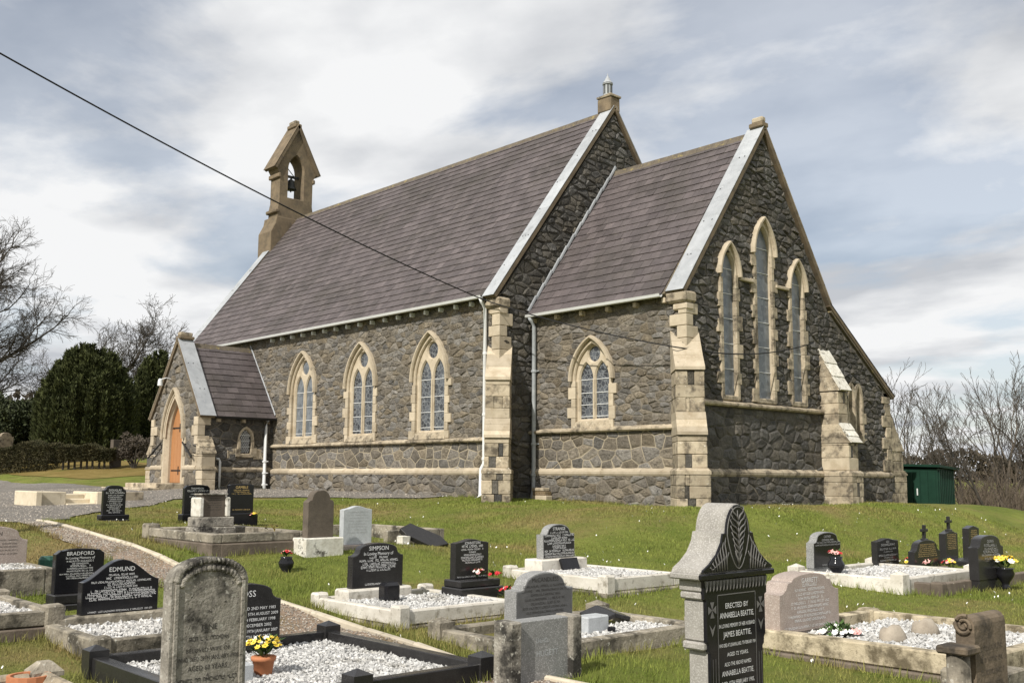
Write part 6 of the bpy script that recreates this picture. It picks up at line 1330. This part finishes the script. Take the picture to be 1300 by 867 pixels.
def bare_tree(base, H, r0, label, seed, spread=.9, levels=5, kids=(5, 5, 5, 4, 4), trunk=.30, up=.35, lean=(0, 0), stems=1, barkm=None, twm=None, name='bare_tree', group=None, droop=0.0, minr=.010, lf=.52):
    R_ = random.Random(seed); big = []; small = []
    t = thing(name, tuple(base), label, 'tree', group)
    def branch(p, d, L, r, lev):
        n = 5 if lev < 2 else 4; P = [np.array(p)]; q = np.array(p, float); dd = np.array(d, float)
        for i in range(n):
            wob = np.array([R_.gauss(0, 1), R_.gauss(0, 1), R_.gauss(0, .6)])*(.10 if lev == 0 else .20); dd = dd+wob+np.array([0, 0, (up if lev < 3 else up*.6-droop)*.22]); dd /= np.linalg.norm(dd); q = q+dd*L/n; P.append(q.copy())
        rr = np.maximum(np.linspace(r, r*(.45 if lev < levels else .5), n+1), minr); (big if lev <= 1 else small).append((np.array(P), rr))
        if lev >= levels: return
        for c in range(kids[lev]):
            f_ = (trunk+(1-trunk)*(c+R_.random())/kids[lev]) if lev == 0 else (.25+.75*(c+R_.random())/kids[lev]); x = f_*n; i = min(int(x), n-1); pt = P[i]+(P[i+1]-P[i])*(x-i); T = P[i+1]-P[i]; T /= np.linalg.norm(T)
            a = R_.uniform(0, 2*math.pi); B = np.cross(T, (R_.gauss(0, 1), R_.gauss(0, 1), R_.gauss(0, 1))); B /= np.linalg.norm(B)+1e-9; ang = R_.uniform(.45, 1.0)*spread; nd_ = T*math.cos(ang)+B*math.sin(ang)
            branch(pt, nd_, L*R_.uniform(.75, 1.15)*lf*(1.25 if lev == 0 else 1.1), max(rr[i]*R_.uniform(.45, .62), minr), lev+1)
        branch(P[-1], dd, L*.5, rr[-1], lev+1)
    for s_ in range(stems):
        o = np.array([R_.uniform(-.3, .3), R_.uniform(-.3, .3), -.2])*(1 if stems > 1 else 0)+np.array([0, 0, -.2]); branch(np.array(base)+o, np.array([lean[0]+(R_.gauss(0, .22) if stems > 1 else 0), lean[1]+(R_.gauss(0, .22) if stems > 1 else 0), 1.]), H*R_.uniform(.42, .5)*(1 if stems == 1 else R_.uniform(.8, 1.1)), r0, 0)
    v, f = tubes_np(big, 7); obj('trunk', v, f, barkm or M_BARK, t, smooth=True); v, f = tubes_np(small, 3); obj('crown', v, f, twm or M_TWIG, t); return t
def at(px, dist):
    d = ray(px, 560); d = d/math.hypot(d[0], d[1]); x, y = d[0]*dist, d[1]*dist; return np.array([x, y, G(x, y)])
bare_tree(at(-62, 66), 16.8, .40, 'tall spreading bare tree towering over the hedge', 17, levels=5, kids=(9, 7, 6, 5, 4), minr=.008, up=.24, spread=.88, lf=.50, trunk=.2, droop=.25)
bare_tree(at(70, 74), 8.6, .25, 'smaller bare tree with upright stems beside the tall spreading tree', 3, levels=5, kids=(5, 5, 4, 4, 3), minr=.010, stems=2)
bare_tree(at(118, 82), 13.0, .30, 'rounded bare tree rising behind the large yew', 23, levels=5, kids=(7, 5, 5, 4, 3), minr=.011, up=.2, spread=1.1)
bare_tree(at(188, 88), 10.2, .26, 'pale bare tree just showing above the two yews', 31, levels=5, kids=(6, 5, 4, 4, 3), minr=.010)
bare_tree(at(1152, 46), 7.0, .08, 'slender bare sapling beside the church corner', 41, levels=4, kids=(8, 3, 3, 2), trunk=.15, spread=.55, minr=.007, barkm=M_BARKP, up=.5)
bare_tree(at(1174, 50), 4.4, .07, 'low twiggy bare sapling behind the green shed', 42, levels=4, kids=(6, 3, 3, 2), trunk=.1, spread=.7, minr=.007, stems=2, barkm=M_BARKP)
bare_tree(at(1197, 44), 5.4, .06, 'straight bare sapling above the shed roof', 43, levels=4, kids=(6, 3, 3, 2), trunk=.2, spread=.5, minr=.006, up=.5)
bare_tree(at(1216, 40), 5.2, .06, 'dark bare sapling with short side branches right of the shed', 44, levels=4, kids=(6, 3, 3, 2), trunk=.2, spread=.6, minr=.006, up=.5)
bare_tree(at(1275, 36), 5.6, .07, 'many-stemmed bare tree with ascending branches in the scrub', 45, levels=4, kids=(5, 4, 3, 2), trunk=.2, spread=.6, minr=.006, stems=4, barkm=M_BARKP, up=.5)
bare_tree(at(1252, 33), 3.6, .05, 'thin leaning bare sapling in the brown scrub', 46, levels=4, kids=(5, 3, 3, 2), trunk=.3, spread=.7, minr=.006, lean=(-.45, -.25))
bare_tree(at(1318, 38), 6.0, .08, 'bare tree at the edge of the brown scrub', 47, levels=4, kids=(6, 4, 3, 2), trunk=.2, spread=.7, minr=.006, stems=2)
# --- leaf-card masses
def leaf_mass(points, dirs, L, wd, seed, up=.5, jit=.5):
    """many small pointed leaves: points with preferred directions"""
    r = np.random.default_rng(seed); n = len(points); D = dirs+r.normal(0, jit, (n, 3)); D[:, 2] += up; D /= np.linalg.norm(D, axis=1)[:, None]+1e-9; S = np.cross(D, r.normal(0, 1, (n, 3))); S /= np.linalg.norm(S, axis=1)[:, None]+1e-9
    l = L*r.uniform(.6, 1.4, n)[:, None]; w_ = wd*r.uniform(.6, 1.3, n)[:, None]; V = np.stack([points, points+D*l*.5+S*w_, points+D*l, points+D*l*.5-S*w_], 1).reshape(-1, 3); F = np.arange(n*4).reshape(-1, 4); return V, F.tolist(), np.repeat(r.uniform(0, 1, n), 4)
M_YEW = gen_mat('yew_foliage', (0.030,0.039,0.012), (0.070,0.078,0.026), 1.2, .8, 0, use_tint=1.0, spec=.25)
M_LAUREL = gen_mat('dark_laurel_foliage', (0.020,0.028,0.010), (0.05,0.06,0.022), 1.2, .7, 0, use_tint=.9)
M_HEDGE = gen_mat('winter_hedge_foliage', (0.040,0.040,0.016), (0.085,0.072,0.034), 1.5, .85, 0, use_tint=.9)
def yew(base, H, Rw, label, seed, n_pl=190):
    """dense dome of upright plumes"""
    r = np.random.default_rng(seed); t = thing('yew_tree', tuple(base), label, 'tree'); P = []; D = []; core = []
    for i in range(n_pl):
        a = r.uniform(0, 2*np.pi); q = np.sqrt(r.uniform(0, 1)); rx, ry = Rw*q*np.cos(a), Rw*q*np.sin(a); top = H*(1-.46*q**2.4)*r.uniform(.84, 1.05); z0 = top*(.02 if q > .7 else .35); wd = Rw*r.uniform(.06, .11); m = int(520*(top-z0)/H)+150
        tt = r.uniform(0, 1, m)**.8; ang = r.uniform(0, 2*np.pi, m); rad_ = wd*(1-tt**2.2*.92)*np.sqrt(r.uniform(.35, 1, m)); ln = .10*tt; x = rx*(1+ln*.4)+rad_*np.cos(ang); y = ry*(1+ln*.4)+rad_*np.sin(ang); z = z0+(top-z0)*tt
        P.append(np.column_stack([x, y, z])); D.append(np.column_stack([np.cos(ang)*.7+np.cos(a)*.3, np.sin(ang)*.7+np.sin(a)*.3, np.full(m, .5)]))
    P = np.concatenate(P)+np.array(base); V, F, T = leaf_mass(P, np.concatenate(D), H*.040, H*.008, seed, .7, .30); obj('crown', V, F, M_YEW, t, T)
    v, f = tube([tuple(base-np.array([0, 0, .2])), tuple(base+np.array([0, 0, H*.7]))], [Rw*.10, Rw*.05], 8); obj('trunk', v, f, M_BARK, t)
yew(at(108, 53), 5.3, 2.15, 'large dense yew with upright plumes, broad as it is tall', 2, 420)
yew(at(196, 57), 5.3, 1.35, 'narrower dark yew standing half behind the porch', 3, 220)
def bush(name, base, rx, ry, H, label, seed, m, cat='shrub', n=9000, L=.09, wd=.025, bare=False):
    r = np.random.default_rng(seed); t = thing(name, tuple(base), label, cat); k = 26; c = np.column_stack([r.uniform(-.75, .75, k)*rx, r.uniform(-.75, .75, k)*ry, r.uniform(.25, .78, k)*H]); rr = r.uniform(.18, .36, k)*min(rx, H)
    i = r.integers(0, k, n); d = r.normal(0, 1, (n, 3)); d /= np.linalg.norm(d, axis=1)[:, None]; P = c[i]+d*rr[i][:, None]*r.uniform(.6, 1, n)[:, None]; P[:, 2] = np.abs(P[:, 2]); V, F, T = leaf_mass(P+np.array(base), d, L, wd, seed, .3, .6); obj('crown', V, F, m, t, T)
    st = [(np.array([base+np.array([0, 0, -.1]), base+np.array([cc[0]*.5, cc[1]*.5, cc[2]*.5]), base+cc]), np.array([.04, .03, .015])) for cc in c[:12]]; v, f = tubes_np(st, 5); obj('trunk', v, f, M_BARK, t); return t
bush('evergreen_bush', at(25, 56), 2.6, 2.6, 3.7, 'dark spreading evergreen bush left of the large yew', 5, M_LAUREL, n=26000, L=.16, wd=.05)
bush('evergreen_bush', at(-35, 55), 2.6, 2.4, 3.2, 'dark evergreen bush beneath the tall spreading bare tree', 6, M_LAUREL, n=16000, L=.16, wd=.05)
bush('evergreen_bush', at(68, 58), 2.4, 2.0, 3.0, 'low dark bush between the evergreen and the large yew', 7, M_LAUREL, n=14000, L=.16, wd=.05)
bush('ivy_shrub', at(172, 45.5), .7, .7, 1.75, 'pale twiggy ivy shrub beside the porch', 8, M_BARKP, n=5000, L=.09, wd=.022)
def hedge(p, q, H, W, label, seed, m, n=16000, stems=0, z0=0.0):
    r = np.random.default_rng(seed); p = np.array(p); q = np.array(q); t = thing('hedge', tuple((p+q)/2), label, 'hedge'); d = (q-p)[:2]; L = np.hypot(*d); d /= L; s = np.array([-d[1], d[0]])
    a = r.uniform(0, 1, n); b = r.uniform(-1, 1, n); z = r.uniform(z0, 1, n); sh = r.integers(0, 3, n); b = np.where(sh == 0, np.sign(b), b); z = np.where(sh == 1, 1.0, z); bump_ = 1+.10*np.sin(a*L*2.1)+.07*np.sin(a*L*5.3+1); 
    x = p[0]+(q-p)[0]*a+s[0]*b*W/2*bump_; y = p[1]+(q-p)[1]*a+s[1]*b*W/2*bump_; zz = gl(x, y)+z*H*bump_+r.normal(0, .02, n); D = np.column_stack([s[0]*b, s[1]*b, (z > .9)*.8]); V, F, T = leaf_mass(np.column_stack([x, y, zz]), D, .09, .022, seed, .2, .6); obj('foliage', V, F, m, t, T)
    k = max(stems, 6); st = []
    for i in range(k):
        f_ = (i+.5)/k; b0 = p+(q-p)*f_; g0 = G(b0[0], b0[1]); st.append((np.array([[b0[0], b0[1], g0-.1], [b0[0]+r.normal(0, .05), b0[1], g0+H*.5], [b0[0]+r.normal(0, .1), b0[1], g0+H*.9]]), np.array([.05, .045, .02])))
    v, f = tubes_np(st, 5); obj('stems', v, f, M_BARK, t)
hedge(at(-60, 50), at(72, 47.0), 1.0, 1.0, 'thick clipped hedge running along the top of the mown bank', 1, M_HEDGE, 22000)
hedge(at(78, 46.5), at(146, 45.5), .86, .55, 'thin gappy hedge with bare stems showing below', 2, M_HEDGE, 9000, 9, .45)
# old headstones beyond the hedge
for px, py, w_, h_, st, lb in ((8, 549, .85, 1.5, 'step', 'weathered round-shouldered headstone showing above the thick hedge'), (93, 553, .45, 1.15, 'gothic', 'narrow pointed old headstone beyond the thin hedge'), (106, 556, .5, 1.0, 'round', 'small rounded old headstone beyond the thin hedge')):
    c = at(px, 51.5); t = thing('headstone', tuple(c), lb, 'headstone'); zt_ = on(px, py, 0, c[0])[2]; fr = Fr((c[0], c[1], c[2]-.1), (-.5, .866, 0), (.866, .5, 0)); v, f = prism(fr, shape(st, w_, max(.6, zt_-c[2]+.1)), -.12, 0, .01); obj('slab', v, f, M_SANDW, t, [.3]*len(v))
c = at(150, 46); t = thing('headstone', tuple(c), 'dark upright slab standing between the thin hedge and the ivy shrub', 'headstone'); fr = Fr((c[0], c[1], c[2]-.1), (-.5, .866, 0), (.866, .5, 0)); v, f = prism(fr, shape('flat', .55, 1.25), -.15, 0, .01); obj('slab', v, f, M_BROWNST, t)
# --- brown scrub at right: a mass of upright winter stems
def scrub(name, px0, px1, d0, d1, H, n, label, seed, m, rmin=.006):
    r = np.random.default_rng(seed); lines = []
    for i in range(n):
        b = at(r.uniform(px0, px1), r.uniform(d0, d1)); h = H*r.uniform(.45, 1.0); q = [b-np.array([0, 0, .1])]; dv = np.array([r.normal(0, .25), r.normal(0, .25), 1.])
        for k in range(4): dv = dv+np.array([r.normal(0, .18), r.normal(0, .18), 0]); q.append(q[-1]+dv/np.linalg.norm(dv)*h/4)
        lines.append((np.array(q), np.linspace(rmin*2.2, rmin*.7, 5)))
        for k in range(5):
            j = r.integers(1, 4); e = q[j]; dv2 = np.array([r.normal(0, .7), r.normal(0, .7), .6]); dv2 /= np.linalg.norm(dv2); l = h*r.uniform(.15, .35); lines.append((np.array([e, e+dv2*l*.5+r.normal(0, .03, 3), e+dv2*l+np.array([0, 0, l*.15])]), np.array([rmin, rmin*.8, rmin*.5])))
    v, f = tubes_np(lines, 3); o = obj(name, v, f, m); tag(o, label, 'scrub', kind='stuff'); return o
scrub('brown_scrub', 1214, 1345, 33, 42, 1.7, 300, 'dense brown winter scrub beyond the shed', 9, M_BARKB)
scrub('brown_scrub', 1150, 1360, 48, 62, 1.3, 420, 'brown thicket behind the bare saplings', 10, M_BARKB, .012)
# distant woods: uneven crowns in one mass
def wood(name, a0, a1, dist, H, n, label, seed, m):
    r = np.random.default_rng(seed); P = []; D = []
    for i in range(n):
        a = a0+(a1-a0)*(i+r.uniform(0, 1))/n; dd = dist*r.uniform(.9, 1.15); x, y = -math.sin(a)*dd, math.cos(a)*dd; z = gz(x, y); h = H*r.uniform(.6, 1.15); k = 700; d = r.normal(0, 1, (k, 3)); d /= np.linalg.norm(d, axis=1)[:, None]; P.append(np.array([x, y, z+h*.5])+d*np.array([h*.5, h*.5, h*.55])*r.uniform(.7, 1, (k, 1))); D.append(d)
    V, F, T = leaf_mass(np.concatenate(P), np.concatenate(D), H*.12, H*.05, seed, .2, .5); o = obj(name, V, F, m, None, T); tag(o, label, 'woodland', kind='stuff')
M_WOOD = gen_mat('winter_woodland', (0.040,0.034,0.024), (0.085,0.068,0.046), .2, .9, 0, use_tint=.8)
wood('distant_wood', -.15, .62, 150, 3.6, 60, 'far line of brown winter woodland', 4, M_WOOD)
wood('distant_wood', .95, 1.75, 130, 7.0, 60, 'far line of dark woodland beyond the hedge', 5, M_WOOD)
# --- grass blades and daisies over the near lawn
def excluded(x, y):
    m = np.zeros(x.shape, bool)
    for o in bpy.data.objects:
        if o.name.startswith('grave_surround'):
            pass
    for (a, b, c, d) in EXC: m |= (x > a) & (x < b) & (y > c) & (y < d)
    m |= (x > XE-22) & (x < XE+.1) & (y > YC-.05); m |= (x > XW) & (x < XN+.1) & (y > YN-.02)
    yl = np.interp(x, [-19.5, -17.5, -14, -10, -6, -1], [6.1, 5.86, 5.82, 5.8, 5.77, 5.8]); ylo = np.interp(x, [-19.5, -17, -13, -9, -1], [5.6, 5.5, 5.22, 5.15, 5.1]); m |= (y < yl) & (y > ylo) & (x > -19.5) & (x < -1)
    return m
EXC = []
for o in bpy.data.objects:
    if o.name.startswith('grave_surround'):
        xs = [ORG[o.name][i] for i in range(3)]; bb = [np.array(c.data.vertices[k].co)+np.array(ORG[o.name]) for c in o.children for k in range(len(c.data.vertices))]; bb = np.array(bb); EXC.append((bb[:, 0].min(), bb[:, 0].max(), bb[:, 1].min(), bb[:, 1].max()))
YP = [tuple(p) for p in yard]
def in_yard(x, y):
    r = np.zeros(x.shape, bool); j = len(YP)-1
    for i in range(len(YP)):
        xi, yi = YP[i]; xj, yj = YP[j]; r ^= ((yi > y) != (yj > y)) & (x < (xj-xi)*(y-yi)/(yj-yi+1e-12)+xi); j = i
    return r
def scatter(n, seed, power, dmin, dmax):
    r = np.random.default_rng(seed); px = r.uniform(-60, 1360, n); dist = dmin+(dmax-dmin)*r.uniform(0, 1, n)**power; yaw = YAW-np.arctan((px-650)/FPX); x = -np.sin(yaw)*dist; y = np.cos(yaw)*dist; k = ~excluded(x, y) & ~in_yard(x, y); return x[k], y[k], dist[k], r
M_GRASS = gen_mat('grass_blades', (0.110,0.148,0.026), (0.200,0.222,0.050), 1.1, .8, 0, patches=[((0.24,0.185,0.080), .33, .45, .65)], use_tint=.8, spec=.15)
x, y, dist, r = scatter(330000, 1, .85, 5.0, 27)
n = len(x); z = gl(x, y); h = r.uniform(.022, .060, n)*np.clip(.75+.5*np.sin(x*1.3)*np.sin(y*1.7), .5, 1.3); a = r.uniform(0, 6.28, n); wd = r.uniform(.002, .004, n)*np.clip(dist/8, 1, 3); lx, ly = r.normal(0, .4, n)*h, r.normal(0, .4, n)*h
V = np.stack([np.column_stack([x-np.cos(a)*wd, y-np.sin(a)*wd, z-.01]), np.column_stack([x+np.cos(a)*wd, y+np.sin(a)*wd, z-.01]), np.column_stack([x+lx, y+ly, z+h])], 1).reshape(-1, 3)
me = bpy.data.meshes.new('lawn_grass'); me.vertices.add(n*3); me.vertices.foreach_set('co', V.ravel()); me.loops.add(n*3); me.loops.foreach_set('vertex_index', np.arange(n*3)); me.polygons.add(n); me.polygons.foreach_set('loop_start', np.arange(n)*3); me.polygons.foreach_set('loop_total', np.full(n, 3)); me.update(calc_edges=True)
at_ = me.attributes.new('tint', 'FLOAT', 'POINT'); at_.data.foreach_set('value', np.repeat(r.uniform(0, 1, n), 3).astype(np.float32)); me.materials.append(M_GRASS); go = bpy.data.objects.new('lawn_grass', me); COL.objects.link(go); tag(go, 'short rough grass covering the graveyard lawn', 'grass', kind='stuff')
def blades(name, x, y, h, wd, m, label, seed):
    r = np.random.default_rng(seed); n = len(x); z = gl(x, y); a = r.uniform(0, 6.28, n); lx, ly = r.normal(0, .35, n)*h, r.normal(0, .35, n)*h
    V = np.stack([np.column_stack([x-np.cos(a)*wd, y-np.sin(a)*wd, z-.01]), np.column_stack([x+np.cos(a)*wd, y+np.sin(a)*wd, z-.01]), np.column_stack([x+lx, y+ly, z+h])], 1).reshape(-1, 3)
    o = obj(name, V, np.arange(n*3).reshape(-1, 3).tolist(), m, None, np.repeat(r.uniform(0, 1, n), 3)); tag(o, label, 'grass', kind='stuff')
r = np.random.default_rng(8); ex_, ey_ = [], []
def edge(xa, ya, xb, yb, den):
    k = int(math.hypot(xb-xa, yb-ya)*den); t = r.uniform(0, 1, k); cl = np.sin(t*37+xa*5)*np.sin(t*13+ya*3) > -.25; t = t[cl]; ex_.append(xa+(xb-xa)*t+r.normal(0, .03, len(t))); ey_.append(ya+(yb-ya)*t+r.normal(0, .03, len(t)))
for a, b, c, d in EXC:
    for q in ((a-.04, c-.04, b+.04, c-.04), (b+.04, c-.04, b+.04, d+.04), (a-.04, c-.04, a-.04, d+.04)): edge(*q, 170)
edge(XN, YC-.12, XE-.2, YC-.12, 160); edge(XE+.13, YC+.3, XE+.13, 26.4, 160); edge(-20.4, YN-.14, XN, YN-.14, 160); edge(-18, 5.92, -1, 5.90, 230); edge(-17.5, 5.40, -9, 5.08, 200)
ex_ = np.concatenate(ex_); ey_ = np.concatenate(ey_); n = len(ex_); blades('edge_grass', ex_, ey_, r.uniform(.04, .12, n), r.uniform(.003, .006, n), M_GRASS, 'longer grass tufts left along kerbs and walls', 3)
def loose(name, poly, n, size, m, label, seed, near):
    r = np.random.default_rng(seed); P = np.array(poly); x = r.uniform(max(P[:, 0].min(), near[0]), min(P[:, 0].max(), near[1]), n*3); y = r.uniform(P[:, 1].min(), P[:, 1].max(), n*3); k = np.array([inside((a, b), poly) for a, b in zip(x, y)]); x, y = x[k][:n], y[k][:n]; n = len(x); z = gl(x, y)+.02
    base = np.array([(1, 0, 0), (-.5, .85, 0), (-.5, -.85, 0), (0, 0, .7)]); a = r.uniform(0, 6.28, n); s_ = size*r.uniform(.4, 1.2, n); sh = base[None]*s_[:, None, None]; X = sh[..., 0]*np.cos(a)[:, None]-sh[..., 1]*np.sin(a)[:, None]; Y = sh[..., 0]*np.sin(a)[:, None]+sh[..., 1]*np.cos(a)[:, None]
    V = np.stack([X+x[:, None], Y+y[:, None], sh[..., 2]+z[:, None]], -1).reshape(-1, 3); F = (np.array([(0, 1, 3), (1, 2, 3), (2, 0, 3)])[None]+np.arange(n)[:, None, None]*4).reshape(-1, 3); o = obj(name, V, F.tolist(), m, None, np.repeat(r.uniform(0, 1, n), 4)); tag(o, label, 'gravel', kind='stuff')
M_PEB = gen_mat('loose_stones', (0.20,0.175,0.145), (0.36,0.325,0.28), 30, .9, 0, use_tint=1.1)
loose('loose_gravel', pathpoly, 9000, .014, M_PEB, 'loose stones lying on the narrow reddish path', 5, (-19, -5)); loose('loose_gravel', yard, 14000, .022, M_PEB, 'loose stones lying on the grey gravel drive', 6, (-34, -17))
M_DAISY = gen_mat('daisy_petals', (0.72,0.72,0.66), (0.80,0.80,0.76), 5, .7, 0)
x, y, dist, r = scatter(2600, 77, .75, 6.0, 27); k = (r.uniform(0, 1, len(x)) < np.clip(.25+.75*((y > 8) & (x > -13.5)), 0, 1)*(.10+.8*(np.sin(x*1.7+2*np.sin(y*.9))*np.sin(y*1.9+x) > .25))); x, y = x[k], y[k]; n = len(x); z = gl(x, y)+.045; th = 2*np.pi*np.arange(6)/6; s_ = r.uniform(.006, .012, n)*np.clip(np.hypot(x, y)/14, .8, 1.3)
V = np.stack([np.stack([x+s_*np.cos(t), y+s_*np.sin(t), z+.012*np.sin(t+x*9)], -1) for t in th]+[np.stack([x, y, z-.05], -1)], 1).reshape(-1, 3); F = []
for i in range(n): b = i*7; F += [tuple(b+j for j in range(6)), (b, b+1, b+6)]
tag(obj('daisies', V, F, M_DAISY), 'white daisies scattered over the grassy bank', 'flowers', kind='stuff')
